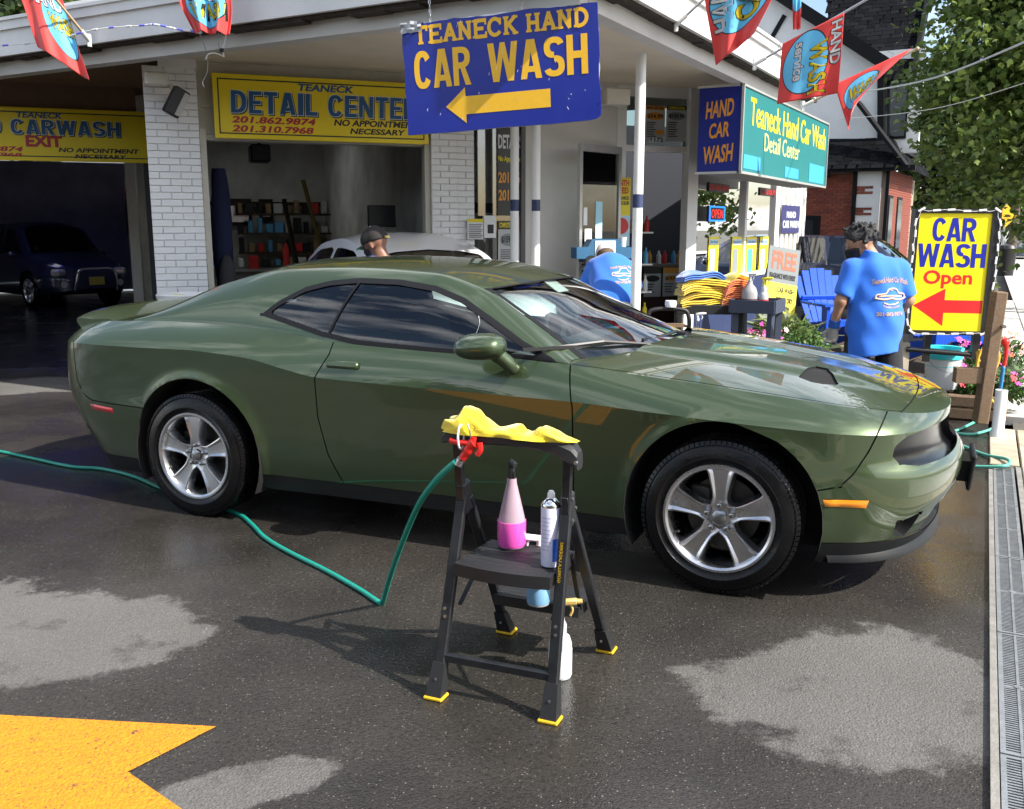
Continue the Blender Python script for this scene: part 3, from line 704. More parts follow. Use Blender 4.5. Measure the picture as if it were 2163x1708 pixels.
# spoiler
mb = MB(); rows = []
for i in range(25):
    y = -.78 + 1.56 * i / 24; k = 1 - (abs(y) / .80) ** 8; bow = .07 * (y / .8) ** 2; h = .058 * (.35 + .65 * k)
    zb = f_zct(-.9) - (f_zct(-.9) - f_zsh(-.9)) * (abs(y) / .8) ** 2.3 - .004
    rows.append([(-1.03 + bow, y, zb - .035), (-1.06 + bow, y, zb + .0), (-1.06 + bow, y, zb + h * .85), (-1.03 + bow, y, zb + h), (-.94 + bow, y, zb + h * .86), (-.80 + bow, y, zb + .03), (-.66 + bow, y, zb + .0)])
mb.grid(rows); mb.add(rows[0], [tuple(range(7))]); mb.add(rows[-1], [tuple(range(7))[::-1]]); mb.build('rear_spoiler', PAINT, car, smooth=40)
# greenhouse --------------------------------------------------------------
ga = [0, .1, .3, .42, .56, .7, .82, .92, 1.]
gCl = pchip([0, .14, .3, .42, .56, .7, .82, 1.], [2.55, 2.15, 1.76, 1.42, .90, .40, .0, -.60]); gCz = pchip([0, .14, .3, .42, .56, .7, .82, 1.], [1.03, 1.20, 1.362, 1.425, 1.449, 1.435, 1.345, 1.115])
gRl = pchip([0, .14, .3, .42, .56, .7, .82, 1.], [2.20, 1.88, 1.60, 1.35, .90, .42, .08, -.48]); gRz = pchip([0, .14, .3, .42, .56, .7, .82, 1.], [1.0, 1.185, 1.325, 1.385, 1.402, 1.385, 1.315, 1.105]); gRt = pchip([0, .14, .3, .42, .56, .7, .82, 1.], [.80, .70, .635, .605, .595, .60, .625, .71])
gBl = pchip([0, .14, .3, .42, .56, .7, .82, 1.], [2.22, 1.90, 1.60, 1.35, .90, .42, .08, -.55])
def g_pt(a, s):
    """s 0..1 centre to rail, 1..2 rail to belt"""
    C = (gCl(a), 0., gCz(a)); R = (gRl(a), gRt(a), gRz(a)); bl = gBl(a); B = (bl, f_tsh(bl) - .012, f_zsh(bl) - .004)
    if s <= 1:
        q = s; e = q ** 2.2; roll = .5 * (q ** 9) * 0
        l = C[0] + (R[0] - C[0]) * q ** 2; t = R[1] * q; z = C[2] + (R[2] - C[2]) * e
    else:
        q = s - 1; bul = .022 * math.sin(math.pi * q); l = R[0] + (B[0] - R[0]) * q; t = R[1] + (B[1] - R[1]) * (1 - (1 - q) ** 1.15) + bul; z = R[2] + (B[2] - R[2]) * (q ** 1.1 * .85 + q * q * .15)
    return l, t, z
bm = bmesh.new(); rows = []; uvl = {}
NA, N1, N2 = 120, 26, 26
ss = [i / N1 for i in range(N1)] + [1 + i / N2 for i in range(N2 + 1)]
for i in range(NA + 1):
    a = i / NA; row = []
    for k in list(range(len(ss) - 1, 0, -1)) + [0] + [-q for q in range(1, len(ss))]:
        s = ss[abs(k)]; l, t, z = g_pt(a, s); sg = 1 if k >= 0 else -1; v = bm.verts.new((l, -t * sg, z)); uvl[v] = (a, s * sg); row.append(v)
    rows.append(row)
for i in range(NA):
    for j in range(len(rows[0]) - 1): bm.faces.new((rows[i][j], rows[i][j + 1], rows[i + 1][j + 1], rows[i + 1][j]))
bmesh.ops.recalc_face_normals(bm, faces=bm.faces); bm.normal_update()
win_poly = [(.40, 1.147), (.50, 1.225), (.64, 1.300), (.78, 1.335), (.95, 1.352), (1.2, 1.348), (1.42, 1.322), (1.60, 1.266), (1.78, 1.175), (1.95, 1.085), (2.12, 1.012), (2.15, .99), (1.5, 1.004), (1.05, 1.020), (.82, 1.055), (.62, 1.10)]
sd_win = poly_sd(win_poly)
sideface = lambda c: abs(c.y) > (.60 if c.x < 1.4 else .60 + (c.x - 1.4) * .22) or False
def wv(c):
    # region test for the side glass is only on the flank below the rail
    return sd_win(c.x, c.z)
_rl = [-gRl(q / 40) for q in range(41)]; _ra = [q / 40 for q in range(41)]
def flank(c):
    # below the rail line: compare with rail z at this l
    a = np.interp(-c.x, _rl, _ra); return c.z < gRz(float(a)) - .003 and abs(c.y) > gRt(float(a)) - .004
for g in (0., -.026): bm_cut(bm, lambda c: (wv(c) - g) if flank(c) or abs(wv(c)) > .08 and abs(c.y) > .6 else 1.)
bp_ = lambda c: c.x - (.86 + (c.z - 1.05) * .36)            # post between quarter glass and door glass
for g in (-.007, .007): bm_cut(bm, lambda c: bp_(c) + g if abs(c.y) > .55 and -.2 < bp_(c) < .2 else (1 if bp_(c) > 0 else -1))
# windscreen and backlight in shell coordinates: recover (a,s) from position
def a_of(c):
    # stations bow with y: use l shifted back by bow
    best = None
    t = abs(c.y); lo, hi = 0., 1.
    for _ in range(14):
        mid = (lo + hi) / 2; s = min(1., t / gRt(mid)); l = gCl(mid) + (gRl(mid) - gCl(mid)) * s * s
        if l > c.x: lo = mid
        else: hi = mid
    return lo
def ws(c):
    a = a_of(c); s = abs(c.y) / gRt(a); return max((a - .272) * 3.2, (s - .955) * .7) if c.z > .9 else 1
def bl_(c):
    a = a_of(c); s = abs(c.y) / gRt(a); return max((.775 - a) * 3.0, (s - .90) * .7, (a - .985) * 2)
acache = {}
for v in bm.verts: pass
bm_cut(bm, lambda c: ws(c) if c.x > 1.2 else 1.); bm_cut(bm, lambda c: ws(c) + .022 if c.x > 1.2 else 1.)
bm_cut(bm, lambda c: bl_(c) if c.x < .4 else 1.)
bm.normal_update()
def gcls(f):
    c = f.calc_center_median()
    if flank(c):
        w = wv(c)
        if w < -.026: return 'post' if abs(bp_(c)) < .007 else ('door_glass' if bp_(c) > 0 else 'quarter_glass')
        if w < 0: return 'trim'
    elif c.x > 1.2 and ws(c) < 0: return 'windscreen' if ws(c) < -.022 else 'trim'
    elif c.x < .4 and bl_(c) < 0: return 'rear_glass'
    return 'roof'
gc = {f: gcls(f) for f in bm.faces}
roof = bm_part(bm, lambda f: gc[f] == 'roof', 'roof', PAINT, car); bm_part(bm, lambda f: gc[f] in ('trim', 'post'), 'window_trim', TRIM, car, .002)
for k, n in (('door_glass', 'door_glass'), ('quarter_glass', 'quarter_glass'), ('windscreen', 'windscreen'), ('rear_glass', 'rear_glass')): 
    for sg in ((1, -1) if k in ('door_glass', 'quarter_glass') else (0,)): bm_part(bm, (lambda k_, s_: lambda f: gc[f] == k_ and (s_ == 0 or f.calc_center_median().y * s_ > 0))(k, sg), n, CARGLASS, car, -.004)
bm.free()
# interior
mb = MB(); mb.box((1.2, 0, .42), (2.6, 1.5, .08)); mb.box((2.18, 0, .80), (.55, 1.5, .30), bev=.06); mb.box((-.15, 0, .75), (.7, 1.4, .5)); mb.build('cabin_floor', INTER, car)
dash = MB(); dash.box((2.05, 0, .955), (.55, 1.52, .06), bev=.03); dash.build('dashboard', M('dash_grey', (.06, .065, .07), .7), car)
for sd in (1, -1):
    mb = MB(); R = Matrix.Rotation(math.radians(-18), 3, 'Y'); mb.box((1.12, -sd * .36, .58), (.52, .5, .16), bev=.05); mb.box((.82, -sd * .36, .86), (.15, .5, .60), R=R, bev=.05); mb.box((.73, -sd * .36, 1.20), (.10, .26, .17), R=R, bev=.035); mb.build('front_seat', INTER, car, smooth=40)
    mb = MB(); mb.box((.12, -sd * .33, .93), (.16, .5, .36), R=Matrix.Rotation(math.radians(-25), 3, 'Y'), bev=.05); mb.box((.02, -sd * .33, 1.13), (.08, .22, .1), bev=.03); mb.build('rear_seat', INTER, car, smooth=40)
mb = MB(); T = Matrix.Translation((1.72, .37, .93)) @ Matrix.Rotation(math.radians(62), 4, 'Y')
ring = [T @ Vector((.185 * math.cos(t), .185 * math.sin(t), 0)) for t in np.linspace(0, 2 * math.pi, 33)[:-1]]; mb.tube(ring, .016, 8, closed=True); mb.cyl(T @ Vector((0, 0, -.03)), T @ Vector((0, 0, .02)), .06, n=16)
for t in (0., 2.2, 4.1): mb.bar(T @ Vector((.05 * math.cos(t), .05 * math.sin(t), 0)), T @ Vector((.18 * math.cos(t), .18 * math.sin(t), 0)), .03, .012)
mb.build('steering_wheel', INTER, car, smooth=40)
MB().sphere((1.75, 0, 1.285), .05, sc=(.5, 2.4, .8)).cyl((1.74, 0, 1.3), (1.68, 0, 1.37), .01).build('rear_view_mirror', BLACK, car, smooth=0)
# paper mat and card left in the car
MB().box((1.86, -.12, 1.30), (.10, .16, .004), R=Matrix.Rotation(math.radians(34), 3, 'Y')).build('toll_tag', PAPER, car)
# door mirrors
for sd in (1, -1):
    mb = MB(); rows = []
    for i in range(13):
        q = i / 12; ang = math.pi * q
        r = math.sin(ang) ** .55
        rows.append([(1.835 + .052 * math.cos(ang) * 2.3 - .0 , -sd * (1.045 + .10 * r * math.cos(p)), 1.072 + .064 * r * math.sin(p) + .006 * math.cos(ang)) for p in np.linspace(0, 2 * math.pi, 25)])
    mb.grid(rows); mir = mb.build('door_mirror', PAINT, car, smooth=0)
    mb = MB(); mb.tube(catmull([(1.955, -sd * .925, .955), (1.94, -sd * .955, .985), (1.905, -sd * .985, 1.025), (1.87, -sd * 1.0, 1.055)], 4), [.034] * 4 + [.036] * 4 + [.04] * 4 + [.042], 12); mb.build('mirror_stalk', PAINT, mir, smooth=0)
    MB().sphere((1.735, -sd * 1.045, 1.07), .07, sc=(.06, 1.0, .6)).build('mirror_glass', CHROME, mir, smooth=0)
# door handles
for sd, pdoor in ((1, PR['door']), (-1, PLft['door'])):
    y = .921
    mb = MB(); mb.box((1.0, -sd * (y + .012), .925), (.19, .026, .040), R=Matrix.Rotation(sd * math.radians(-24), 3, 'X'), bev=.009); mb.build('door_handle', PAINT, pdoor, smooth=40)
    mb = MB(); mb.sphere((1.0, -sd * (y - .001), .892), .095, sc=(1., .145, .34)); mb.build('handle_recess', M('recess_shade_green', (.006, .009, .005), .5, metal=.2, coat=1.), pdoor, smooth=0)  # raised dark ellipsoid, the recess's shade is put into its colour
# grille insert: mesh bar, headlamps, plate bracket
mb = MB(); mb.box((3.975, 0, .475), (.02, .32, .17), R=Matrix.Rotation(math.radians(6), 3, 'Y'), bev=.006); mb.box((3.94, 0, .47), (.06, .2, .1)); mb.build('plate_bracket', LIP, car)
# wipers
for y0, ln in ((-.30, .60), (.28, .55)):
    mb = MB(); b0 = Vector((2.545 - .42 * (abs(y0) / .85) ** 2.2, y0, 1.03)); b1 = Vector((2.33, y0 - ln * .95 if y0 < 0 else y0 - ln, 1.075)); 
    yb = b1.y; b1 = Vector((2.47 - .42 * (abs(yb) / .85) ** 2.2, yb, 1.045))
    mb.tube([b0, (b0 + b1) / 2 + Vector((.02, 0, .03)), b1], .009, 6); mb.bar(b0.lerp(b1, .3) + Vector((-.015, 0, .012)), b1 + Vector((-.02, -.08, .01)), .012, .016); mb.build('wiper', BLACK, car)
# lower lip splitter round the front corner
mb = MB(); rows = []
for c in [c for c in COLS if c[0] > 3.38 and (c[1] > 0)]:
    l, t, z = skirt_pt(c[0], c[1], c[2], .02, False); l2 = 3.0 + (l - 3.0) * 1.045; t2 = t * 1.01
    rows.append([(l, -t, .245), (l2, -t2, .212), (l2 + .004, -t2, .192), (l - .03, -t * .97, .178)])
allr = rows + [[(x, -y, z) for x, y, z in r] for r in rows[::-1]]
mb.grid(allr); mb.build('chin_spoiler', LIP, car, smooth=40)
# tail lamps
MB().box((-1.085, 0, .87), (.03, 1.45, .13), bev=.012).build('tail_lamp', M('tail_red', (.25, .01, .012), .2, coat=1.), car)
# wheels
ALU = M('machined_alloy', (.62, .62, .63), .28, metal=1., var=.06, vscale=8, rvar=.06)
DISC = M('brake_disc', (.09, .085, .08), .45, metal=.8)
TYRE = M('wet_tyre', (.005, .005, .0055), .25, spec=.3, var=.2, vscale=12, bump=.12, bscale=90, rvar=.12)
def tyre_mesh(R, rim, w):
    prof = [(rim - .008, -w * .36), (rim + .004, -w * .47), (rim + .03, -w * .5), (R - .075, -w * .53), (R - .035, -w * .50), (R - .012, -w * .44), (R - .003, -w * .36)]
    tw = []
    for g in (-.26, -.09, .09, .26): tw += [(R, w * (g - .035)), (R - .009, w * (g - .03)), (R - .009, w * (g + .03)), (R, w * (g + .035))]
    prof += tw + [(r, -z) for r, z in prof[::-1]]
    return MB().lathe(prof, 64)
def make_wheel(R=.354, rim=.243, w=.235):
    root = bpy.data.objects.new('wheel', None); COL.objects.link(root)
    t = tyre_mesh(R, rim, w)
    for i in range(90):                         # shoulder tread blocks
        a = 2 * math.pi * i / 90
        for sz in (-1, 1):
            Rm = Matrix.Rotation(a, 3, 'Z'); t.box(Rm @ Vector((R - .016, 0, sz * w * .43)), (.020, R * 2 * math.pi / 90 * .78, w * .085), R=Rm @ Matrix.Rotation(sz * .5, 3, 'Y'))
    t.build('tyre', TYRE, root, smooth=35)
    b = MB(); b.lathe([(rim - .004, w * .40), (rim + .006, w * .475), (rim + .004, w * .5), (rim - .006, w * .5), (rim - .016, w * .47), (rim - .022, w * .40), (rim - .030, w * .18), (rim - .034, -w * .36), (rim + .004, -w * .46)], 72)
    sp = []
    zf = lambda r: w * (.36 + .07 * math.sin(min(1, (r - .03) / .2) * math.pi * .5))          # face height of the spokes
    for k in range(5):
        a = math.pi / 2 + 2 * math.pi * k / 5; pts = []
        for i in range(13):
            q = i / 12; r = .045 + (rim - .017 - .045) * q; hw = .034 - .011 * math.sin(min(1., q * 2.2) * math.pi / 2) + .038 * q ** 1.35 + (.016 * max(0, (q - .86) / .14) ** 2) + .01 * max(0, .25 - q) * 4
            row = []
            for s_, dz in ((-1.25, -.045), (-1.08, -.012), (-1., 0.), (-.86, .002), (-.6, -.008), (0, -.011), (.6, -.008), (.86, .002), (1., 0.), (1.08, -.012), (1.25, -.045)):
                z = zf(r) + dz * (1 if abs(s_) > 1 else (1 - .6 * (1 - q))) ; x = r; y = hw * s_
                row.append((x * math.cos(a) - y * math.sin(a), x * math.sin(a) + y * math.cos(a), z))
            pts.append(row)
        b.grid(pts)
    b.lathe([(.001, zf(.05) - .006), (.05, zf(.05) - .008), (.074, zf(.05) - .014), (.080, zf(.05) - .05)], 40)
    b.build('rim', ALU, root, smooth=26)
    h = MB(); h.lathe([(.0, zf(.05) + .014), (.02, zf(.05) + .013), (.032, zf(.05) + .006), (.034, zf(.05) - .004)], 28); h.build('hub_cap', M('hub_cap', (.35, .36, .37), .3, metal=1.), root, smooth=40)
    for k in range(5):
        a = math.pi / 2 + 2 * math.pi * k / 5; p = (.057 * math.cos(a), .057 * math.sin(a)); n = MB(); n.cyl((*p, zf(.05) - .02), (*p, zf(.05) + .012), .0125, .0115, n=6); n.sphere((*p, zf(.05) + .011), .0115, 8, 5, sc=(1, 1, .5)); n.build('lug_nut', M('lug_chrome', (.35, .35, .36), .2, metal=1.), root, smooth=45)
    d = MB(); d.lathe([(.06, -.002), (.165, -.002), (.165, -.02), (.06, -.02)], 40); d.lathe([(0, .02), (.06, .018), (.062, -.02)], 24); d.box((-.10, .06, -.01), (.10, .12, .06), bev=.012); d.build('brake_disc', DISC, root, smooth=40)
    v = MB(); va = math.radians(205); v.cyl(((rim - .028) * math.cos(va), (rim - .028) * math.sin(va), w * .40), ((rim - .05) * math.cos(va), (rim - .05) * math.sin(va), w * .44), .005, n=8); v.build('valve', RUBBER, root)
    return root
wheel0 = make_wheel()
first = True
for ax in (0., 2.946):
    for sd in (1, -1):
        wh = wheel0 if first else copy_tree(wheel0); first = False
        wh.parent = car; wh.location = (ax, -sd * (.955 - .235 / 2), .352)
        wh.rotation_euler = (math.radians(90) if sd > 0 else math.radians(-90), math.radians(8 if ax else 0) * 0, 0)
# ---------------------------------------------------------------- car wash building
FD = Vector((.938, .347, 0)).normalized(); FN = Vector((FD.y, -FD.x, 0))    # facade direction (to the right) and outward normal
FA = math.atan2(FD.y, FD.x)
P0 = Vector((-3.63, 9.72, 0))                                                 # left edge of the brick pillar
RV = Vector((.485, .875, 0)).normalized(); RU = Vector((RV.y, -RV.x, 0))     # roof axes: along the street / towards it
RC = Vector((.53, 6.66, 0))                                                    # near corner of the roof
BA = math.atan2(RV.y, RV.x)
def F(q, d=0., z=0.): return P0 + FD * q + FN * d + Vector((0, 0, z))          # q along facade, d outwards
def FL(q, d=0., z=0.): return (q, -d, z)                                       # same in building-local axes
SOFF = 3.26
bld = thing('car_wash_building', 'white car wash garage with two bays, corner office and flat roof', 'building', P0, FA)
inv = Matrix.Rotation(-FA, 4, 'Z') @ Matrix.Translation(-P0)
def LW(p): return inv @ Vector(p)                                              # world -> building local
WALL = M('painted_wall', (.72, .71, .68), .7, var=.06, vscale=2, bump=.06, bscale=30)
WBRICK = M('white_painted_brick', (.80, .80, .79), .6, var=.04, vscale=10, bump=.25, bscale=45)
WMORT = M('white_painted_mortar', (.78, .78, .77), .7)
SOFFM = M('soffit_paint', (.74, .65, .50), .75, var=.08, vscale=2.5)
FASC = M('fascia_board', (.68, .675, .66), .6, var=.10, vscale=2.2, bump=.1, bscale=20)
ROT = M('rotten_edge', (.035, .026, .018), .9, var=.5, vscale=12, bump=.6, bscale=40)
CREAM = M('cream_trim', (.55, .52, .44), .65, var=.1, vscale=6)
DARKIN = M('garage_interior_wall', (.66, .66, .63), .85, var=.35, vscale=1.3)
FLOORIN = M('wet_garage_floor', (.018, .018, .018), .22, var=.4, vscale=1.5, bump=.15, bscale=8, rvar=.1)
BR, BH, BD = .2032, .0677, .09
def brick_meshes():
    out = {}
    for nm, ln in (('s', BR - .006), ('h', BR / 2 - .006), ('t', BR * .75 - .006)):
        mb = MB(); mb.box((0, 0, 0), (ln, .05, BH - .005), bev=.0035); out[nm] = mb.mesh('brick'); out[nm].materials.append(WBRICK)
    return out
BM_ = brick_meshes()
def brick_pillar(q0, nb, depth, z0, z1, d0=0., name='brick_pillar'):
    """pillar nb half-bricks wide from q0, real bricks on the front face"""
    w = nb * BR / 2; core = MB(); core.box(FL(q0 + w / 2, d0 - depth / 2 - .012, (z0 + z1) / 2), (w - .008, depth, z1 - z0)); p = core.build(name, WMORT, bld)
    rb = random.Random(int(q0 * 100)); k = 0; z = z1
    while z > z0 + .02:
        x = q0 + (0 if k % 2 == 0 else -BR / 2)
        # alternate courses
        edges = []; xx = q0
        if k % 2 == 1: edges.append(('h', xx + BR / 4)); xx += BR / 2
        while xx + BR <= q0 + w + 1e-4: edges.append(('s', xx + BR / 2)); xx += BR
        if q0 + w - xx > BR / 4: edges.append(('h', xx + BR / 4))
        for kind, xc in edges:
            o = bpy.data.objects.new('brick', BM_[kind]); COL.objects.link(o); o.parent = p
            o.location = FL(xc, d0 - .018 + rb.uniform(-.0025, .0025), z - BH / 2); o.rotation_euler = (0, 0, rb.uniform(-.004, .004))
        z -= BH; k += 1
    return p
# pillar by the left bay
pil = brick_pillar(.0, 5, .42, .985, SOFF - .08)
MB().box(FL(.508 / 2, -.215, .49), (.516, .44, .97)).build('navy_base_band', NAVY, pil)
MB().box(FL(.508 / 2 + .08, -.2, SOFF - .045), (.36, .43, .09)).build('cap_block', WALL, pil)
# jamb and header of the detail bay
QB0, QB1, HDR = .56, 2.86, 2.50
for q_ in (QB0 - .02, QB1 + .03): MB().box(FL(q_, -.10, 1.3), (.06, .12, 2.6)).build('door_jamb', CREAM, bld)
mb = MB(); mb.box(FL(1.72, -.22, (HDR + SOFF) / 2), (2.5, .2, SOFF - HDR)); mb.build('bay_header', CREAM, bld)
mb = MB(); mb.box(FL(.68, -.105, 2.56), (.26, .03, .02)); mb.box(FL(.68, -.105, 2.83), (.26, .03, .03)); mb.box(FL(1.7, -.108, HDR + .02), (2.36, .03, .05)); mb.build('header_moulding', CREAM, bld)
# second pillar (two steps) and service window
pil2 = brick_pillar(2.92, 3, .35, .1, SOFF - .02); pil3 = brick_pillar(3.226, 2, .30, .1, SOFF - .02, -.03)
QW0, QW1 = 3.45, 4.0
WIN_ = glass_mat('shop_glass', (.5, .53, .52), 1.6)
mb = MB(); mb.box(FL(QW1 + .03, -.1, 1.63), (.05, .10, SOFF)); mb.box(FL((QW0 + QW1) / 2, -.1, .35), (QW1 - QW0, .1, .7)); mb.build('window_frame', M('dark_frame', (.1, .1, .1), .5), bld)
svc = MB(); svc.box(FL((QW0 + QW1) / 2, -.12, 1.95), (QW1 - QW0, .012, 2.5)); svc.build('service_window', WIN_, bld)
# plain wall between window and office door
QD0, QD1 = 5.33, 6.17
MB().box(FL((QW1 + .055 + QD0 - .12) / 2, -.15, SOFF / 2), (QD0 - .12 - QW1 - .055, .2, SOFF)).build('plain_wall', M('grey_wall', (.62, .60, .565), .75, var=.05, vscale=3, bump=.08, bscale=50), bld)
# office front: door frame, transom, corner post
FRM = M('white_frame', (.76, .75, .72), .5, var=.04, vscale=8)
mb = MB(); mb.box(FL(QD0 - .06, -.1, SOFF / 2), (.12, .12, SOFF)); mb.box(FL(QD1 + .065, -.08, SOFF / 2), (.14, .16, SOFF)); mb.box(FL((QD0 + QD1) / 2, -.1, 2.545), (QD1 - QD0, .1, .07)); mb.box(FL((QD0 + QD1) / 2, -.1, SOFF - .06), (QD1 - QD0, .1, .12)); mb.build('door_frame', FRM, bld)
MB().box(FL((QD0 + QD1) / 2, -.11, 2.86), (QD1 - QD0, .01, .56)).build('transom_pane', GLASS, bld)
MB().box(FL((QD0 + QD1) / 2, -.08, .07), (QD1 - QD0 + .3, .5, .14)).build('door_step', M('step_concrete', (.35, .33, .3), .85, var=.15), bld)
# open door leaf swung outwards to the left
leaf = thing('office_door', 'narrow aluminium framed glass door standing open with paper notices on it', 'door', F(QD0 - .10, .02, .14), FA + math.radians(208))
ALF = M('door_aluminium', (.45, .44, .42), .4, metal=.6, var=.1, vscale=12)
mb = MB()
for x in (.025, .775): mb.box((x, 0, 1.2), (.05, .04, 2.4))
for z in (.1, 1.02, 2.36): mb.box((.4, 0, z), (.70, .04, .2 if z < .2 else .05 if z < 2 else .08))
mb.build('door_stile', ALF, leaf); MB().box((.4, 0, 1.25), (.7, .008, 2.2)).build('door_pane', glass_mat('door_glass', (.8, .84, .83)), leaf)
MB().cyl((.72, .02, 1.05), (.72, .07, 1.05), .014).box((.72, .075, 1.1), (.02, .015, .2), bev=.005).build('door_handle', STEEL, leaf)
for x0, z0, w, h, m in ((.42, 1.35, .13, .42, M('notice_blue', (.35, .62, .72), .6)), (.68, 1.5, .07, .2, PAPER), (.62, 1.3, .13, .16, PAPER)): MB().box((x0, .007, z0 + h / 2), (w, .003, h)).build('paper_notice', m, leaf)
# street side of the office
ws0 = LW(F(QD1 + .10, -.06)); SDv = Vector((RV.x, RV.y, 0)); 
def SP(k, o=0., z=0.): return LW(F(QD1 + .13, -.02) + RV * k + RU * o + Vector((0, 0, z)))   # street wall: k along the street, o outwards
def sbox(mb, k0, k1, o0, o1, z0, z1):
    vs = [SP(k, o, z) for z in (z0, z1) for k, o in ((k0, o0), (k1, o0), (k1, o1), (k0, o1))]
    mb.add(vs, [(0, 3, 2, 1), (4, 5, 6, 7), (0, 1, 5, 4), (1, 2, 6, 5), (2, 3, 7, 6), (3, 0, 4, 7)]); return mb
SW = 6.3
sbox(MB(), .1, SW, -.16, 0, .0, .93).build('lower_street_wall', NAVY, bld)
mb = MB(); sbox(mb, 2.2, 2.3, -.1, .01, .93, 3.0); sbox(mb, 3.95, 4.05, -.1, .01, .93, 3.0); sbox(mb, .1, 4.05, -.1, .012, .9, .96); sbox(mb, .1, SW, -.16, .0, 2.85, SOFF); mb.build('shop_window_frame', FRM, bld)
WIN2 = glass_mat('street_glass', (.6, .63, .62), .8)
sbox(MB(), .12, 2.2, -.05, -.04, .96, 2.85).build('shop_window', WIN2, bld); sbox(MB(), 2.3, 3.95, -.05, -.04, .96, 2.85).build('shop_window', WIN2, bld)
mb = MB()
sbox(mb, 4.05, SW, -.16, -.05, .93, 2.85)
for i in range(7): sbox(mb, 4.1 + i * .32, 4.26 + i * .32, -.05, 0.0, .93, 2.85)
mb.build('ribbed_wall', M('ribbed_wall', (.72, .71, .67), .6, var=.04), bld)
mb = MB(); sbox(mb, 4.05, SW, -.05, -.002, .0, .93); mb.build('ribbed_base', NAVY, bld)
# roof -----------------------------------------------------------------
def RP(a, b, z=0.): return LW(RC - RU * a + RV * b + Vector((0, 0, z)))       # a away from the street, b along it
def rbox(mb, a0, a1, b0, b1, z0, z1):
    vs = [RP(a, b, z) for z in (z0, z1) for a, b in ((a0, b0), (a1, b0), (a1, b1), (a0, b1))]
    mb.add(vs, [(0, 1, 2, 3), (4, 7, 6, 5), (0, 4, 5, 1), (1, 5, 6, 2), (2, 6, 7, 3), (3, 7, 4, 0)]); return mb
RB = 7.0; RA = 15.
SKY_ = ((7.7, 9.7, 4.8, 6.7), (13.6, 14.8, 4.3, 5.6))                          # two unseen plastic rooflights, added to let daylight into the bays
def holed(mb, a0, b0, z0, z1):
    A = [a0, 7.7, 9.7, 13.6, 14.8, RA]; B = [b0, 4.3, 4.8, 5.6, 6.7, RB]
    for p, q in zip(A, A[1:]):
        for r, t in zip(B, B[1:]):
            if not any(h[0] <= p and q <= h[1] and h[2] <= r and t <= h[3] for h in SKY_): rbox(mb, p, q, r, t, z0, z1)
    return mb
SKYM = bpy.data.materials.new('added_rooflight_plastic'); SKYM.use_nodes = True; _n = SKYM.node_tree.nodes; _n.clear(); _t = _n.new('ShaderNodeBsdfTranslucent'); _t.inputs['Color'].default_value = (.24, .25, .24, 1); _o = _n.new('ShaderNodeOutputMaterial'); SKYM.node_tree.links.new(_t.outputs[0], _o.inputs['Surface'])
SKY2 = SKYM.copy(); SKY2.node_tree.nodes['Translucent BSDF'].inputs['Color'].default_value = (.9, .92, .9, 1)  # brighter copy, added to lift the light in the left bay
for h in SKY_: MB().add([RP(h[0] - .05, h[2] - .05, 3.63), RP(h[1] + .05, h[2] - .05, 3.63), RP(h[1] + .05, h[3] + .05, 3.63), RP(h[0] - .05, h[3] + .05, 3.63)], [(0, 1, 2, 3)]).build('added_rooflight', SKYM if h is SKY_[0] else SKY2, bld)
roof_ = rbox(holed(MB(), .05, .05, 3.53, 3.59), 5.5, RA, RB + .051, RB + 14, 3.53, 3.59).build('flat_roof', M('roof_felt', (.3, .3, .3), .8, var=.2), bld)
holed(MB(), .30, .30, SOFF, SOFF + .02).build('soffit', SOFFM, bld)
mb = MB(); rbox(mb, 0, RA, 0, .045, 3.26, 3.54); rbox(mb, 0, .045, .05, RB, 3.26, 3.54); rbox(mb, 0, RA, RB, RB + .05, 3.26, 3.54); mb.build('fascia', FASC, bld)
mb = MB(); rbox(mb, -.03, RA, -.03, .0, 3.49, 3.57); rbox(mb, -.03, .0, .0, RB, 3.49, 3.57); rbox(mb, -.05, RA, -.05, .02, 3.57, 3.60); rbox(mb, -.05, .02, .02, RB, 3.57, 3.60); mb.build('roof_trim', FASC, bld)
# upper step of the parapet further back on the left
mb = MB(); rbox(mb, .6, 5.4, .05, .5, 3.601, 3.66); mb.build('parapet_step', FASC, bld)
# ragged decayed strip under the fascia
mb = MB(); rr = random.Random(5)
for axis in (0, 1):
    k = .02; L_ = RA if axis == 0 else RB
    while k < L_:
        w = rr.uniform(.15, .5); z0 = 3.235 + rr.uniform(-.02, .012)
        if axis == 0: rbox(mb, k, k + w, .045, .16 + rr.uniform(0, .02), z0, 3.30)
        else: rbox(mb, .045, .16, k + .2, k + .2 + w - .001, z0 + .002, 3.298)
        k += w + .0015
mb.build('decayed_edge', ROT, bld)
mb = MB(); rbox(mb, .17, RA, .17, .31, 3.12, 3.29); rbox(mb, .17, .31, .32, RB - .05, 3.12, 3.289); mb.build('edge_beam', M('beam_paint', (.58, .565, .53), .65, var=.06, vscale=3), bld)
rbox(MB(), .05, .17, .05, RB, 3.300, 3.305).build('open_edge', ROT, bld)
# pipe posts
for i, (px, Y, top) in enumerate(((1087, 10.45, SOFF), (1132, 10.45, SOFF), (1346, 8.75, 3.12))):
    p = AY(px, 480, Y); l = LW((p.x, p.y, 0)); mb = MB(); mb.cyl((l.x, l.y, 0), (l.x, l.y, top), .046, n=20); po = mb.build('pipe_post', WHITE, bld, smooth=40)
    mb = MB(); mb.cyl((l.x, l.y, 1.79), (l.x, l.y, 1.91), .0475, n=20, cap=False); mb.build('navy_band', NAVY, po, smooth=40)
# junction box and conduit under soffit
pj = AY(1300, 205, 10.6); l = LW(pj); MB().box(l, (.28, .16, .17), bev=.01).build('junction_box', CREAM, bld)
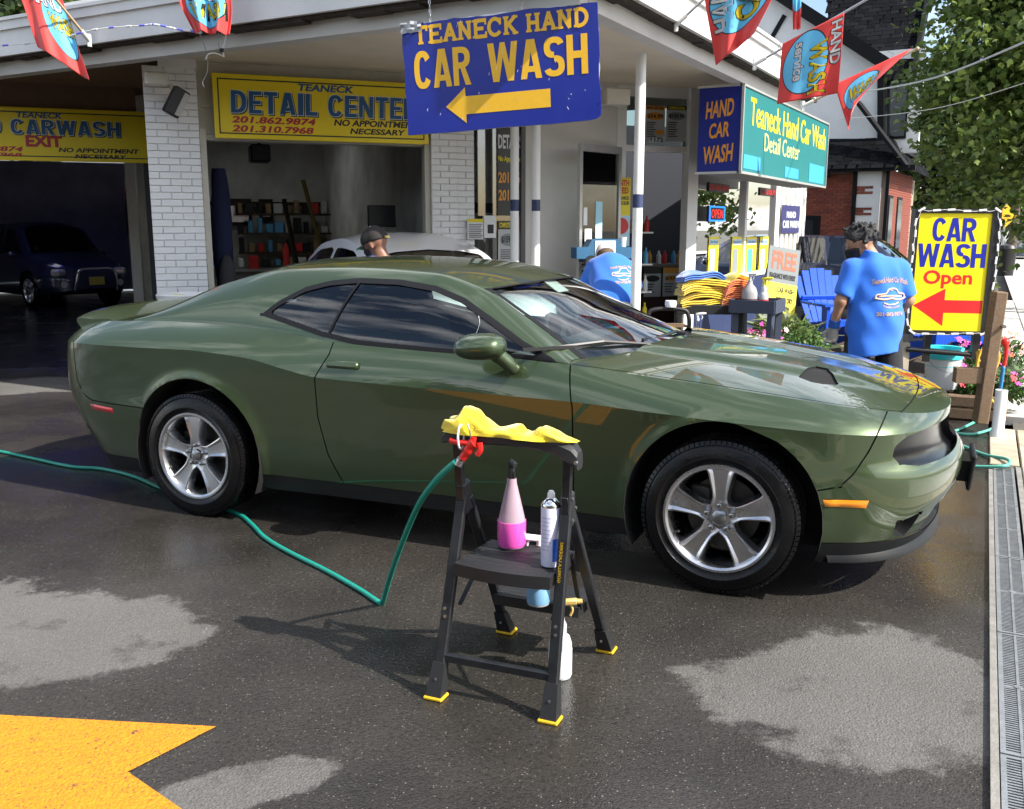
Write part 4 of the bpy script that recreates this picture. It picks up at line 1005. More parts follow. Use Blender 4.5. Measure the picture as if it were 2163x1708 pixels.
# garage interior --------------------------------------------------------
GD = 8.5                                                                        # depth of the detail bay
mb = MB(); mb.box(FL(2.35, -GD, 1.63), (5.5, .15, 3.26)); mb.build('back_wall', DARKIN, bld)
mb = MB(); mb.box(FL(3.2, -GD / 2 - .35, 1.63), (.14, GD - .7, 3.2)); mb.build('partition_wall', DARKIN, bld)
mb = MB(); mb.box(FL(-7.4, -8, 1.63), (.15, 17, 3.2)); mb.box(FL(-3, -16.5, 1.63), (9, .15, 3.2)); mb.box(FL(-.30, -11.3, 1.63), (.15, 10.0, 3.2)); mb.build('tunnel_wall', M('tunnel_paint', (.55, .55, .53), .85, var=.3, vscale=1.3), bld)
mb = MB(); Q_ = [-7.9, -3.6, -1.8, .2, 2.8, 3.5]; D_ = [.7, 4.9, 7.1, 8.8, 10.6, 17.3]
for i, (p, q) in enumerate(zip(Q_, Q_[1:])):
    for j, (r, t) in enumerate(zip(D_, D_[1:])):
        if (i, j) not in ((1, 3), (3, 1)): mb.box(FL((p + q) / 2, -(r + t) / 2, 3.3), (q - p, t - r, .03))
mb.build('garage_ceiling', M('garage_ceiling', (.4, .38, .34), .9), bld)
mb = MB(); mb.box(FL(-2., -9.2, .004), (10.6, 14.6, .004)); mb.build('garage_floor', FLOORIN, bld)
# recessed left bay header
LB = -2.25
mb = MB(); mb.box(FL(-2.6, LB - .1, 2.87), (5.0, .15, .8)); mb.build('left_bay_header', M('shaded_brown_header', (.16, .10, .065), .8, var=.15), bld)  # brown puts the shade over the left bay into the header colour
mb = MB(); mb.box(FL(.06, -1.35, 1.6), (.1, 1.8, 3.3)); mb.box(FL(-.02, LB - .1, 1.25), (.08, .14, 2.5)); mb.build('left_bay_jamb', M('dark_jamb', (.05, .05, .05), .8), bld)
rbox(MB(), 5.0, RA, .32, 2.5, SOFF - .012, SOFF - .005).build('shaded_brown_soffit', M('shaded_brown_soffit', (.20, .13, .085), .8, var=.12), bld)  # brown sheet under the soffit, its shade painted as colour
# office interior
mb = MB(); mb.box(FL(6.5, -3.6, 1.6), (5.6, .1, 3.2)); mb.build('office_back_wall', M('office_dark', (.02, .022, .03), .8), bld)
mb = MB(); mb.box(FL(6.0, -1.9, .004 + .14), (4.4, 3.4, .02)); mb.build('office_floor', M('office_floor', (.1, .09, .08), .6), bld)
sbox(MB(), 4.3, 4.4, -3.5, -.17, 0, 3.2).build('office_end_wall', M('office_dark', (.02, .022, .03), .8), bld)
# ---------------------------------------------------------------- signs
def fq(x, y, d=0.):
    """photo pixel on the facade plane offset d -> (q, z)"""
    r = _ray(x, y); o = Vector((0, 0, HC)); p0 = P0 + FN * d; t = (p0 - o).dot(FN) / r.dot(FN); p = o + r * t; return (p - P0).dot(FD), p.z
def shadowed(parent, body, x0, x1, z0, z1, y, k=.010, shear=.10, bold=.05):
    block_letters(parent, body, x0 + k, x1 + k, z0 - k, z1 - k, SIGN_BLACK, y, .007, .03, .16, 'letter_shadow')
    block_letters(parent, body, x0, x1, z0, z1, SIGN_WHITE, y - .004, .006, .03, .16, 'letter_outline')
    block_letters(parent, body, x0, x1, z0, z1, SIGN_BLUE, y - .008, 0., .03, .16)
def bay_sign(name, label, loc, w, h, lines):
    s = thing(name, label, 'sign', loc, FA); MB().box((w / 2, .012, h / 2), (w, .024, h), bev=.003).build('board', YEL_SIGN, s)
    b = .022; i = .045
    for x0, x1, z0, z1 in ((i, w - i, i, i + b * .6), (i, w - i, h - i - b * .6, h - i), (i, i + b * .6, i + b * .6, h - i - b * .6), (w - i - b * .6, w - i, i + b * .6, h - i - b * .6)): MB().box(((x0 + x1) / 2, -.0012, (z0 + z1) / 2), (x1 - x0, .002, z1 - z0)).build('border_line', SIGN_BLACK, s)
    for kind, body, u0, u1, v0, v1 in lines:
        x0, x1, z1, z0 = u0 * w, u1 * w, h * (1 - v0), h * (1 - v1)
        if kind == 'big': shadowed(s, body, x0, x1, z0, z1, -.001)
        elif body == 'EXIT': block_letters(s, 'EXIT'.replace('X', 'I'), x0, x1, z0, z1, SIGN_RED, -.002) if False else lettering(s, body, x0, x1, z0, z1, SIGN_RED, -.002, bold=.05)
        else: lettering(s, body, x0, x1, z0, z1, {'b': SIGN_BLUE, 'r': SIGN_RED, 'k': SIGN_BLACK}[kind], -.002, bold=.035, shear=.18)
    return s
qa, za = fq(447, 153, .02); qb, zb = fq(457, 291, .02); qc, _ = fq(905, 303, .02)
W_ = qc - qa; H_ = za - zb
bay_sign('bay_sign', 'yellow banner sign reading DETAIL CENTER over the garage bay between white brick pillars', F(qa, .025, zb), W_, H_, [('b', 'TEANECK', .38, .64, .10, .215), ('big', 'DETAIL CENTER', .075, .945, .255, .60), ('r', '201.862.9874', .075, .455, .645, .755), ('r', '201.310.7968', .075, .445, .785, .895), ('k', 'NO APPOINTMENT', .54, .955, .64, .745), ('k', 'NECESSARY', .615, .885, .775, .87)])
d2 = LB + .02
qa, za = fq(325, 237, d2); qb, zb = fq(328, 345, d2); W2 = 2.42; H2 = za - zb
bay_sign('bay_sign', 'yellow banner sign reading HAND CARWASH EXIT over the dark left bay', F(qa - W2, d2 + .02, zb), W2, H2, [('b', 'TEANECK', .385, .585, .085, .195), ('big', 'HAND CARWASH', .06, .835, .225, .50), ('r', 'EXIT', .415, .575, .52, .735), ('r', '201.862.9874', .05, .40, .735, .835), ('r', '201.310.7968', .05, .395, .855, .955 - .03), ('k', 'NO APPOINTMENT', .555, .92, .735, .825), ('k', 'NECESSARY', .625, .86, .855, .935)])
# hanging sign ----------------------------------------------------------
hl = AY(862, 285, 7.28); hr = AY(1270, 252, 6.86)
hz = AY(865, 50, 7.28).z
hd = (hr - hl); hw = math.hypot(hd.x, hd.y); ha = math.atan2(hd.y, hd.x); roll_ = math.atan2(hr.z - hl.z, hw)
hs = thing('hanging_sign', 'torn edged royal blue sign with yellow arrow hanging on chains from the roof edge', 'sign', hl, 0)
hs.rotation_euler = (Matrix.Rotation(ha, 3, 'Z') @ Matrix.Rotation(-roll_, 3, 'Y')).to_euler()
hh = hz - hl.z
def rag_outline(w, h, seed=2):
    r = random.Random(seed); pts = [(0, 0), (w * .25, -.003), (w * .5, .002), (w * .75, -.002), (w - .07, .003), (w - .02, .012), (w, .03)]
    for i in range(1, 9): pts.append((w + r.uniform(-.008, .004), .03 + (h - .05) * i / 9))
    pts += [(w - .004, h - .005)]
    for i in range(1, 24): pts.append((w * (1 - i / 25), h + r.uniform(-.012, .004)))
    pts += [(.17, h - .004), (.15, h - .03), (.10, h - .026), (.075, h - .045), (.02, h - .05), (.0, h - .075)]
    for i in range(1, 9): pts.append((r.uniform(-.004, .006), (h - .08) * (1 - i / 9)))
    return pts
mb = MB(); ol = rag_outline(hw, hh); mb.prism([(x, z) for x, z in ol], 0, .012, Matrix(((1, 0, 0, 0), (0, 0, 1, 0), (0, 1, 0, 0), (0, 0, 0, 1)))); mb.build('board', ROYAL, hs)
MB().prism([(x * .996 + .003, z * .997 + .004) for x, z in rag_outline(hw, hh + .008, 9)], .0135, .018, Matrix(((1, 0, 0, 0), (0, 0, 1, 0), (0, 1, 0, -.006), (0, 0, 0, 1)))).build('backing_board', M('corrugated_plastic', (.72, .72, .74), .5, var=.1), hs)
# crumpled grey corner
mb = MB(); r = random.Random(4); pts = []
for i in range(7):
    row = []
    for j in range(5): row.append((.0 + .16 * i / 6, -.012 - .02 * r.random(), hh - .075 + .075 * j / 4 + .012 * r.random()))
    pts.append(row)
mb.grid(pts); mb.build('crumpled_corner', M('grey_tape', (.32, .33, .35), .4), hs, smooth=20)
def slab_letters(parent, body, x0, x1, z0, z1, mat):
    """heavy slab-serif capitals drawn from strokes"""
    G_ = {'T': ([(0, 1, 1, 1), (.5, 0, .5, 1)], [(.5, 0), (0, .86), (1, .86)]), 'E': ([(.18, 0, .18, 1), (.18, 1, .95, 1), (.18, .5, .72, .5), (.18, 0, .98, 0)], [(.95, .88), (.98, .12), (.16, 0), (.16, 1)]),
          'A': ([(.12, 0, .5, 1), (.88, 0, .5, 1), (.28, .34, .72, .34)], [(.12, 0), (.88, 0)]), 'N': ([(.16, 0, .16, 1), (.16, 1, .84, 0), (.84, 0, .84, 1)], [(.16, 0), (.16, 1), (.84, 1)]),
          'K': ([(.18, 0, .18, 1), (.2, .45, .86, 1), (.4, .55, .88, 0)], [(.18, 0), (.18, 1), (.86, 1), (.88, 0)]), 'H': ([(.18, 0, .18, 1), (.82, 0, .82, 1), (.18, .5, .82, .5)], [(.18, 0), (.18, 1), (.82, 0), (.82, 1)]),
          'C': ('arc', None), 'D': ('dee', None), ' ': ([], [])}
    adv = {' ': .55}; tot = sum(adv.get(c, 1.18) for c in body); sx = (x1 - x0) / tot; h = z1 - z0; x = x0; mb = MB(); lay = [0]
    def stroke(ax, az, bx, bz, w):
        d = Vector((bx - ax, bz - az)); d.normalize() if d.length > 1e-6 else None; n = Vector((-d.y, d.x)) * w / 2; e = d * w * .28; y = -.002 - .00005 * lay[0]; lay[0] += 1
        mb.add([(ax - e.x + n.x, y, az - e.y + n.y), (bx + e.x + n.x, y, bz + e.y + n.y), (bx + e.x - n.x, y, bz + e.y - n.y), (ax - e.x - n.x, y, az - e.y - n.y)], [(0, 1, 2, 3)])
    for c in body:
        g, sf = G_[c]; X = lambda u: x + sx * (.09 + u * 1.0); Z = lambda v: z0 + h * (.08 + .84 * v); w = h * .2
        if g == 'arc':
            P_ = [(.5 + .46 * math.cos(t), .5 + .5 * math.sin(t)) for t in np.linspace(.75, 2 * math.pi - .75, 15)]
            for a_, b_ in zip(P_, P_[1:]): stroke(X(a_[0]), Z(a_[1]), X(b_[0]), Z(b_[1]), w)
            stroke(X(.9), Z(.66), X(.9), Z(.98), w * .7)
        elif g == 'dee':
            stroke(X(.2), Z(0), X(.2), Z(1), w); P_ = [(.3, 1)] + [(.38 + .56 * math.cos(t), .5 + .5 * math.sin(t)) for t in np.linspace(math.pi / 2, -math.pi / 2, 13)] + [(.3, 0)]
            for a_, b_ in zip(P_, P_[1:]): stroke(X(a_[0]), Z(a_[1]), X(b_[0]), Z(b_[1]), w)
            for v in (0, 1): stroke(X(.04), Z(v), X(.3), Z(v), w * .6)
        else:
            for s_ in g: stroke(X(s_[0]), Z(s_[1]), X(s_[2]), Z(s_[3]), w)
            for (u, v) in sf:
                if c in 'T' and v == .86: stroke(X(u), Z(.78), X(u), Z(1), w * .6)
                elif c == 'E' and u > .9: stroke(X(u), Z(v - .12), X(u), Z(v + .12), w * .6)
                else: stroke(X(u) - sx * .17, Z(v), X(u) + sx * .17, Z(v), w * .62)
        x += sx * adv.get(c, 1.18)
    return mb.build('lettering', mat, parent)
slab_letters(hs, 'TEANECK HAND', .06 * hw, .955 * hw, hh * .80, hh * .965, GOLD)
block_letters(hs, 'CAR', .055 * hw, .355 * hw, hh * .405, hh * .745, GOLD); block_letters(hs, 'WASH', .445 * hw, .945 * hw, hh * .405, hh * .745, GOLD)
ar = [(.215, .225), (.32, .385), (.32, .305), (.755, .305), (.755, .145), (.32, .145), (.32, .065)]
MB().add([(u * hw, -.0022, v * hh) for u, v in ar], [tuple(range(7))]).build('arrow', GOLD, hs)
mb = MB(); r = random.Random(8)
for i in range(26):
    x, z = r.uniform(.1, .95) * hw, r.uniform(.08, .95) * hh; a = r.uniform(-.5, .5) + math.pi / 2; l = r.uniform(.006, .03); y = -.0035 - i * .00003; w = r.uniform(.001, .0022)
    mb.add([(x - w, y, z), (x + w, y, z), (x + l * math.cos(a) + w, y, z + l * math.sin(a)), (x + l * math.cos(a) - w, y, z + l * math.sin(a))], [(0, 1, 2, 3)])
tag(mb.build('scratches', SIGN_WHITE, hs), kind='stuff')
def chain(parent, a, b, r=.011, wire=.0032):
    a = Vector(a); b = Vector(b); n = max(2, int((b - a).length / (r * 2.6))); R = rot_to(b - a)
    for i in range(n):
        c = a.lerp(b, (i + .5) / n); mb = MB(); pts = []
        for t in np.linspace(0, 2 * math.pi, 13)[:-1]:
            u, v = r * .62 * math.cos(t), r * 1.5 * math.sin(t); q = Vector((u, 0, v)) if i % 2 == 0 else Vector((0, u, v)); pts.append(c + R @ q)
        mb.tube(pts, wire, 6, closed=True); mb.build('chain_link', STEEL, parent, smooth=0)
chain(hs, (.155 * hw, .006, hh - .01), (.15 * hw, .02, hh + .24)); chain(hs, (.63 * hw, .006, hh - .005), (.625 * hw, .02, hh + .16))
# teal box sign on the street side ----------------------------------------
TEAL = M('sign_teal', (.022, .17, .172), .4, var=.06, vscale=4)
b0 = AY(1563, 373, 10.5); b0.z = 2.19; TL_ = 4.55; TH = .93; TDp = .50
box = thing('box_sign', 'teal and blue box sign reading Teaneck Hand Car Wash under the roof edge', 'sign', b0, BA)
# local x along the street, local -y faces the street
ALU_ = M('sign_edge', (.55, .55, .53), .4, metal=.5)
MB().box((TL_ / 2, TDp / 2, TH / 2), (TL_ - .02, TDp - .02, TH - .02)).build('cabinet', M('cabinet_grey', (.12, .12, .13), .6), box)
MB().box((TL_ / 2, .004, TH / 2), (TL_ - .05, .008, TH - .05)).build('teal_face', TEAL, box)
MB().box((.004, TDp / 2, TH / 2), (.008, TDp - .04, TH - .05)).build('blue_face', ROYAL, box)
mb = MB()
for z in (.0125, TH - .0125): mb.box((TL_ / 2, .0, z), (TL_, .03, .025)); mb.box((.0, TDp / 2 + .02, z), (.03, TDp - .04, .025))
for x in (.0, TL_): mb.box((x, .0, TH / 2), (.028, .028, TH - .05))
mb.build('edge_strip', ALU_, box)
YT = M('sign_warm_yellow', (.85, .62, .02), .4)
lettering(box, 'Teaneck Hand Car Wash', .30, TL_ - .16, .53, .83, YT, -.002, bold=.012); lettering(box, 'Detail Center', .95, 2.75, .295, .50, M('sign_cream', (.80, .70, .25), .4), -.002, bold=.0)
TAPE = M('blue_tape', (.05, .33, .62), .5, var=.25, vscale=30, stretch=(6, 1, 1))
for u0, u1, v0, v1 in ((.10, .80, .06, .21), (2.0, 2.75, .05, .18), (3.4, 4.4, .05, .30)): panel(box, u0, u1, v0, v1, TAPE, -.0045, .003, 'tape_patch')
# blue end lettering: end face looks along -x; place on a rotated child empty-free mesh by warp
endm = M('sign_orange_letters', (.8, .33, .03), .4)
for body, z0, z1 in (('HAND', .58, .76), ('CAR', .37, .53), ('WASH', .10, .29)):
    w = {'HAND': .31, 'CAR': .22, 'WASH': .33}[body]
    lettering(box, body, 0, w, z0, z1, endm, 0., bold=.025, shear=.12, warp=lambda X, Y, Z, w=w: (np.full_like(X, -.003) + Y * 0 - Y, TDp / 2 + w / 2 - X, Z + X * .10))
# yellow pavement sign ----------------------------------------------------
ys_l = AY(1912, 705, 8.05); ys_r = AY(2090, 712, 7.95); yt_l = AY(1932, 443, 8.05); yt_r = AY(2112, 447, 7.95)
yw = (ys_r - ys_l).length; yh = (yt_l.z - ys_l.z) * 1.01; lean = math.atan2(((yt_l - ys_l).x + (yt_r - ys_r).x) / 2, yh)
ysn = thing('lightbox_sign', 'yellow CAR WASH Open sign with red arrow in a black frame', 'sign', ys_l, 0)
ya = math.atan2(ys_r.y - ys_l.y, ys_r.x - ys_l.x); yrl = math.atan2(ys_r.z - ys_l.z, (ys_r - ys_l).xy.length)
ysn.rotation_euler = (Matrix.Rotation(ya, 3, 'Z') @ Matrix.Rotation(lean * .55 - yrl * .5, 3, 'Y')).to_euler()
FRB = M('sign_black_frame', (.015, .015, .016), .4)
mb = MB(); ft = .035
mb.box((yw / 2, .07, ft / 2), (yw, .14, ft)); mb.box((yw / 2, .07, yh - ft / 2), (yw, .14, ft)); mb.box((ft / 2, .07, yh / 2), (ft, .14, yh - 2 * ft)); mb.box((yw - ft, .07, yh / 2), (ft * 2, .14, yh - 2 * ft)); mb.build('frame', FRB, ysn)
YLB = M('lightbox_yellow', (.86, .70, .01), .35, var=.03, vscale=6)
x0, x1, z0, z1 = ft, yw - 2 * ft, ft, yh - ft; pw, ph = x1 - x0, z1 - z0
MB().box(((x0 + x1) / 2, .022, (z0 + z1) / 2), (pw, .02, ph)).build('face', YLB, ysn)
LBL = M('lightbox_blue', (.012, .02, .30), .4); LRD = M('lightbox_red', (.70, .02, .02), .4)
fx = lambda u: x0 + u * pw; fz = lambda v: z1 - v * ph
block_letters(ysn, 'CAR', fx(.20), fx(.80), fz(.235), fz(.04), LBL, .0112, gap=.05); block_letters(ysn, 'WASH', fx(.02), fx(.965), fz(.455), fz(.255), LBL, .0112, gap=.05); lettering(ysn, 'Open', fx(.13), fx(.81), fz(.635), fz(.48), LRD, .0112, bold=.025)
ar = [(.02, .785), (.455, .635), (.455, .735), (.985, .735), (.985, .845), (.455, .845), (.455, .96)]
MB().add([(fx(u), .0112, fz(v)) for u, v in ar], [tuple(range(7))]).build('arrow', LRD, ysn)
mb = MB(); mb.box((yw * .3, .07, -.12), (.05, .05, .24)); mb.box((yw * .87, .06, -.10), (.06, .06, .2)); mb.build('stub_leg', FRB, ysn)
# string of light modules round the frame
ls = thing('light_module_string', 'string of small white light modules wired round the yellow sign frame', 'light string', ysn.location, 0); ls.rotation_euler = ysn.rotation_euler
per = []
r = random.Random(6)
for i in range(6): per.append((.04 + (yw - .08) * i / 5, yh - .012))
for i in range(1, 10): per.append((yw - .012, yh - yh * i / 10))
for i in range(6): per.append((yw - .05 - (yw - .1) * i / 5, .012))
for i in range(1, 10): per.append((.006, yh * i / 10))
MODM = M('light_module', (.72, .72, .72), .4)
wpts = []
for k, (x, z) in enumerate(per):
    x += r.uniform(-.006, .006); z += r.uniform(-.008, .008); nx, nz = per[(k + 1) % len(per)]; a = math.atan2(nz - per[k - 1][1], nx - per[k - 1][0]) + r.uniform(-.15, .15)
    MB().box((x, -.008, z), (.062, .010, .017), R=Matrix.Rotation(-a, 3, 'Y'), bev=.003).build('light_module', MODM, ls)
    wpts += [Vector((x, -.005, z)), Vector(((x + nx) / 2 + r.uniform(-.012, .012), -.010, (z + nz) / 2 + r.uniform(-.01, .01)))]
mb = MB(); mb.tube(wpts, .0022, 5, closed=True); mb.build('wire', M('white_wire', (.7, .68, .64), .5), ls)
# ---------------------------------------------------------------- flags and poles
FLR = M('flag_red', (.62, .035, .03), .65, sheen=.3, bump=.1, bscale=120); FLB = M('flag_blue', (.10, .42, .66), .65, sheen=.3); FLY = M('flag_yellow', (.80, .62, .02), .65); FLW = M('flag_white', (.8, .8, .8), .65); FLK = M('flag_black', (.02, .02, .025), .6)
POLE = M('flag_pole', (.42, .42, .43), .4, metal=.6); POLEW = M('flag_pole_wood', (.45, .33, .2), .6, var=.2)
def flag(name, label, quad, n_fold, amp, lines, ell=(.45, .5, .36, .40), seed=0, nx=40, ny=40, pole=None, bow=0., pinch=0., polemat=None, rot=0):
    """quad: world TL, TR, BR, BL; lines: (text, u0,u1,v0,v1,mat,shear) printed with the cloth"""
    TL, TR, BR, BL = [Vector(q) for q in quad]; base = (TL + TR + BR + BL) / 4
    s = thing(name, label, 'flag', base, 0, None); nrm = (TR - TL).cross(BL - TL).normalized(); r = random.Random(seed); ph = [r.uniform(0, 6.28) for _ in range(4)]
    def surf(u, v, off=0.):
        uu = u
        p = TL.lerp(TR, uu).lerp(BL.lerp(BR, uu), v)
        w = amp * (.25 + .75 * v) * (math.sin(u * n_fold * 6.28 + ph[0] + 1.2 * v) + .45 * math.sin(u * n_fold * 13.1 + ph[1] + 2. * v) + .3 * math.sin(v * 7 + ph[2] + u * 3))
        p = p + nrm * (w + off) + (TR - TL) * (bow * math.sin(math.pi * v) * (u - .5)) - (TR - TL) * (pinch * (u - .5) * (1 - v) ** 2)
        return p - base
    bm = bmesh.new(); rows = [[bm.verts.new((i / nx, 0, j / ny)) for j in range(ny + 1)] for i in range(nx + 1)]
    for i in range(nx):
        for j in range(ny): bm.faces.new((rows[i][j], rows[i + 1][j], rows[i + 1][j + 1], rows[i][j + 1]))
    cx, cy, rx, ry = ell
    el = lambda c, k=1.: math.hypot((c.x - cx) / (rx * k), (c.z - cy) / (ry * k)) - 1
    for k in (1., .955): bm_cut(bm, lambda c: el(c, k))
    for f in bm.faces:
        c = f.calc_center_median(); e = el(c); f.material_index = 0 if e > 0 else (2 if el(c, .955) > 0 else 1); f.smooth = True
    for v in bm.verts: v.co = surf(v.co.x, v.co.z)
    me = bpy.data.meshes.new('cloth'); bm.to_mesh(me); bm.free(); cl = link('cloth', me, [FLR, FLB, FLK], s)
    sm = cl.modifiers.new('thick', 'SOLIDIFY'); sm.thickness = .0015
    def warp_(off):
        def g(X, Y, Z):
            P_ = [surf(float(a), 1 - float(b), off) if rot == 0 else (surf(float(b), float(a), off) if rot == 1 else surf(1 - float(b), 1 - float(a), off)) for a, b in zip(X, Z)]; return np.array([p.x for p in P_]), np.array([p.y for p in P_]), np.array([p.z for p in P_])
        return g
    sgn = 1 if nrm.dot(Vector((0, 0, HC)) - base) > 0 else -1
    for body, u0, u1, v0, v1, m, sh in lines:
        if m is not FLK: lettering(cl, body, u0 - .01, u1 + .01, 1 - v1 - .012, 1 - v0 + .012, FLK, 0, 'letter_outline', .06, sh, warp=warp_(sgn * .003))
        lettering(cl, body, u0, u1, 1 - v1, 1 - v0, m, 0, 'lettering', .03, sh, warp=warp_(sgn * .005))
    if pole:
        a, b = Vector(pole[0]) - base, Vector(pole[1]) - base; mb = MB(); mb.cyl(a, b, .012, .011, n=10); p = mb.build('flag_pole', polemat or POLE, s, smooth=40)
        MB().sphere(b, .02).build('knob', POLEW, p, smooth=0)
        d = (b - a).normalized(); mb = MB(); mb.cyl(a - d * .02, a + d * .10, .02, n=10); mb.box(a - d * .02, (.03, .03, .11), bev=.004); mb.build('bracket', FRM, p)
    return s
TXT = lambda big: [('HAND', .2, .72, .10, .34, FLW, 0), ('WASH', .12, .85, .36, .62, FLY, 0), ('Service', .25, .75, .66, .78, FLW, .2)]
fz_ = lambda x, y, Y: AY(x, y, Y)
# left fascia pair
Y1 = 8.75
flag('car_wash_flag', 'red and blue car wash flag drooping from the fascia with a long pointed tail', [fz_(30, -45, Y1), fz_(128, -10, Y1), fz_(190, 170, Y1 - .1), fz_(75, 95, Y1 - .1)], 1.2, .035, [('HAND', .25, .9, .05, .24, FLW, 0), ('WASH', .55, 1., .30, .52, FLY, 0)], (.72, .42, .30, .42), 1, pole=(fz_(186, 82, 8.95), fz_(110, -12, 8.5)), polemat=POLEW)
flag('car_wash_flag', 'bunched red and blue flag hanging over loose wires on the fascia', [fz_(362, -60, 7.95), fz_(480, -70, 7.95), fz_(484, 72, 7.9), fz_(406, 66, 7.9)], 2.2, .05, [('CAR', .15, .85, .30, .50, FLW, 0), ('WASH', .2, .9, .54, .78, FLY, 0)], (.5, .55, .40, .36), 2, bow=.1)
# right fascia flags
flag('car_wash_flag', 'large red flag with sideways yellow lettering nearest the blue hanging sign', [fz_(1478, -60, 7.6), fz_(1668, -75, 7.4), fz_(1595, 70, 7.45), fz_(1512, 138, 7.65)], 1.3, .04, [('CAR', .35, .95, .45, .80, FLY, 0), ('HAND', .30, .98, .08, .40, FLW, .1)], (.48, .42, .44, .36), 3, rot=2, pole=(fz_(1432, 48, 8.15), fz_(1560, -70, 7.75)))
flag('car_wash_flag', 'open red flag showing WASH service on its pale blue oval', [fz_(1652, 92, 9.0), fz_(1783, 26, 8.75), fz_(1770, 196, 8.8), fz_(1640, 220, 9.05)], 1.0, .03, [('WASH', .22, .95, .22, .50, FLY, 0), ('service', .12, .70, .60, .76, FLW, .15), ('HAND', .05, .6, .02, .18, FLW, 0)], (.42, .46, .38, .46), 4, rot=1, pole=(fz_(1598, 133, 9.45), fz_(1842, -8, 8.9)))
flag('car_wash_flag', 'furled red flag twisted round the pole nearest the brick house', [fz_(1762, 178, 10.7), fz_(1925, 102, 10.5), fz_(1802, 215, 10.5), fz_(1792, 275, 10.7)], 1.1, .03, [('WASH', .2, .7, .25, .55, FLY, 0)], (.42, .42, .34, .34), 5, pole=(fz_(1700, 222, 11.1), fz_(1938, 102, 10.6)), polemat=POLEW)
flag('rolled_flag', 'narrow rolled red and blue streamer hanging by the roof edge', [fz_(1673, -30, 10.8), fz_(1693, -30, 10.8), fz_(1690, 62, 10.8), fz_(1675, 62, 10.8)], 2, .03, [], (.5, .3, .6, .3), 6, nx=10)
# string of bulbs along the left fascia
sl = thing('fascia_light_string', 'sagging string of small blue white lights tacked along the left fascia', 'light string', fz_(0, 135, 9.0)); lp = [(-20, 140, 9.15), (100, 125, 8.95), (200, 92, 8.75), (300, 80, 8.5), (330, 78, 8.45), (380, 92, 8.35), (420, 100, 8.25)]
pts = catmull([AY(x, y * .74 - 6, Y - .16) - sl.location for x, y, Y in lp], 6); mb = MB(); mb.tube(pts, .004, 5); mb.build('wire', M('white_wire', (.7, .68, .64), .5), sl)
for k in range(2, len(pts), 2):
    a = pts[k]; d = (pts[min(k + 1, len(pts) - 1)] - pts[k - 1]).normalized(); MB().cyl(a - d * .03, a + d * .03, .008, n=8).build('bulb', M('blue_bulb', (.12, .14, .7), .3) if k % 4 else MODM, sl, smooth=40)
# loose wires dangling under the fascia
lw = thing('dangling_wires', 'loose white and grey wires dangling from the fascia above the pillar', 'wires', AY(700 / 1.555, 110, 8.6)); WG = M('grey_wire', (.2, .2, .19), .5)
def dw(name, pl, r, m, Y=8.35): mb = MB(); mb.tube(catmull([AY(x, y, Y) - lw.location for x, y in pl], 6), r, 6); mb.build(name, m, lw, smooth=0)
dw('wire', [(478, 66), (474, 92), (470, 104), (474, 120)], .005, M('white_wire', (.7, .68, .64), .5)); dw('wire', [(474, 120), (455, 112), (440, 115), (434, 126)], .005, M('white_wire', (.7, .68, .64), .5)); dw('wire', [(420, 66), (436, 110), (438, 150), (428, 172), (432, 185)], .0035, WG); dw('wire', [(462, 62), (462, 95), (466, 104)], .003, WG)
MB().box(AY(468, 106, 8.35) - lw.location, (.03, .02, .03)).build('connector', BLACK, lw)
# flood light on the pillar
fl = thing('flood_light', 'black square flood light tilted on a grey mount at the pillar top', 'flood light', AY(372, 215, 9.45), FA)
MB().box((0, 0, 0), (.15, .10, .27), R=Matrix.Rotation(math.radians(28), 3, 'Y') @ Matrix.Rotation(math.radians(20), 3, 'Z'), bev=.012).build('housing', M('flood_housing', (.02, .02, .022), .4, metal=.3), fl)
Rf = Matrix.Rotation(math.radians(28), 3, 'Y') @ Matrix.Rotation(math.radians(20), 3, 'Z'); MB().box(Rf @ Vector((.045, -.051, 0)), (.05, .006, .23), R=Rf).build('lens', M('flood_lens', (.4, .4, .36), .15), fl)
MB().box((-.16, .02, .20), (.22, .16, .13), bev=.02).cyl((-.05, .02, .17), (-.01, .02, .1), .02).build('mount_box', CREAM, fl)
# ---------------------------------------------------------------- house next door
HQ = AY(1866, 470, 25.0); HQ.z = 0
def HP(x, y, d=0.):
    """photo pixel on the house front plane pushed d metres back"""
    r = _ray(x, y); o = Vector((0, 0, HC)); n = -RV; p0 = HQ + RV * d; t = (p0 - o).dot(n) / r.dot(n); return o + r * t
house = thing('tudor_house', 'brick and white stucco house with black timber trim and dark shingle roofs', 'house', HQ, math.atan2(RU.y, RU.x))
hinv = Matrix.Rotation(-math.atan2(RU.y, RU.x), 4, 'Z') @ Matrix.Translation(-HQ)
HL = lambda x, y, d=0.: hinv @ HP(x, y, d)                       # local: x towards street, y back, z up
RBRICK = [M('red_brick_%d' % i, c, .85, var=.15, vscale=30, bump=.2, bscale=60) for i, c in enumerate(((.21, .055, .035), (.25, .07, .04), (.17, .045, .03)))]
RMORT = M('brick_mortar', (.30, .22, .18), .9); STUC = M('white_stucco', (.70, .70, .69), .85, var=.05, vscale=4, bump=.2, bscale=40); BTRIM = M('black_trim', (.008, .0085, .010), .7, spec=.2); SHG = [M('shingle_%d' % i, c, .95, spec=.1, var=.25, vscale=25, bump=.3, bscale=80) for i, c in enumerate(((.006, .0065, .008), (.009, .010, .012), (.0045, .005, .006)))]
lx0, lx1 = -3.2, 0.
zg = HL(1800, 362).z
bw = MB().box(((lx0 + lx1) / 2 - .0, .16, zg / 2), (lx1 - lx0, .3, zg)).build('brick_wall', RMORT, house)
MB().box((-.16, 3.2, zg / 2), (.3, 5.7, zg)).build('street_wall', RMORT, house)
bmesh_b = []
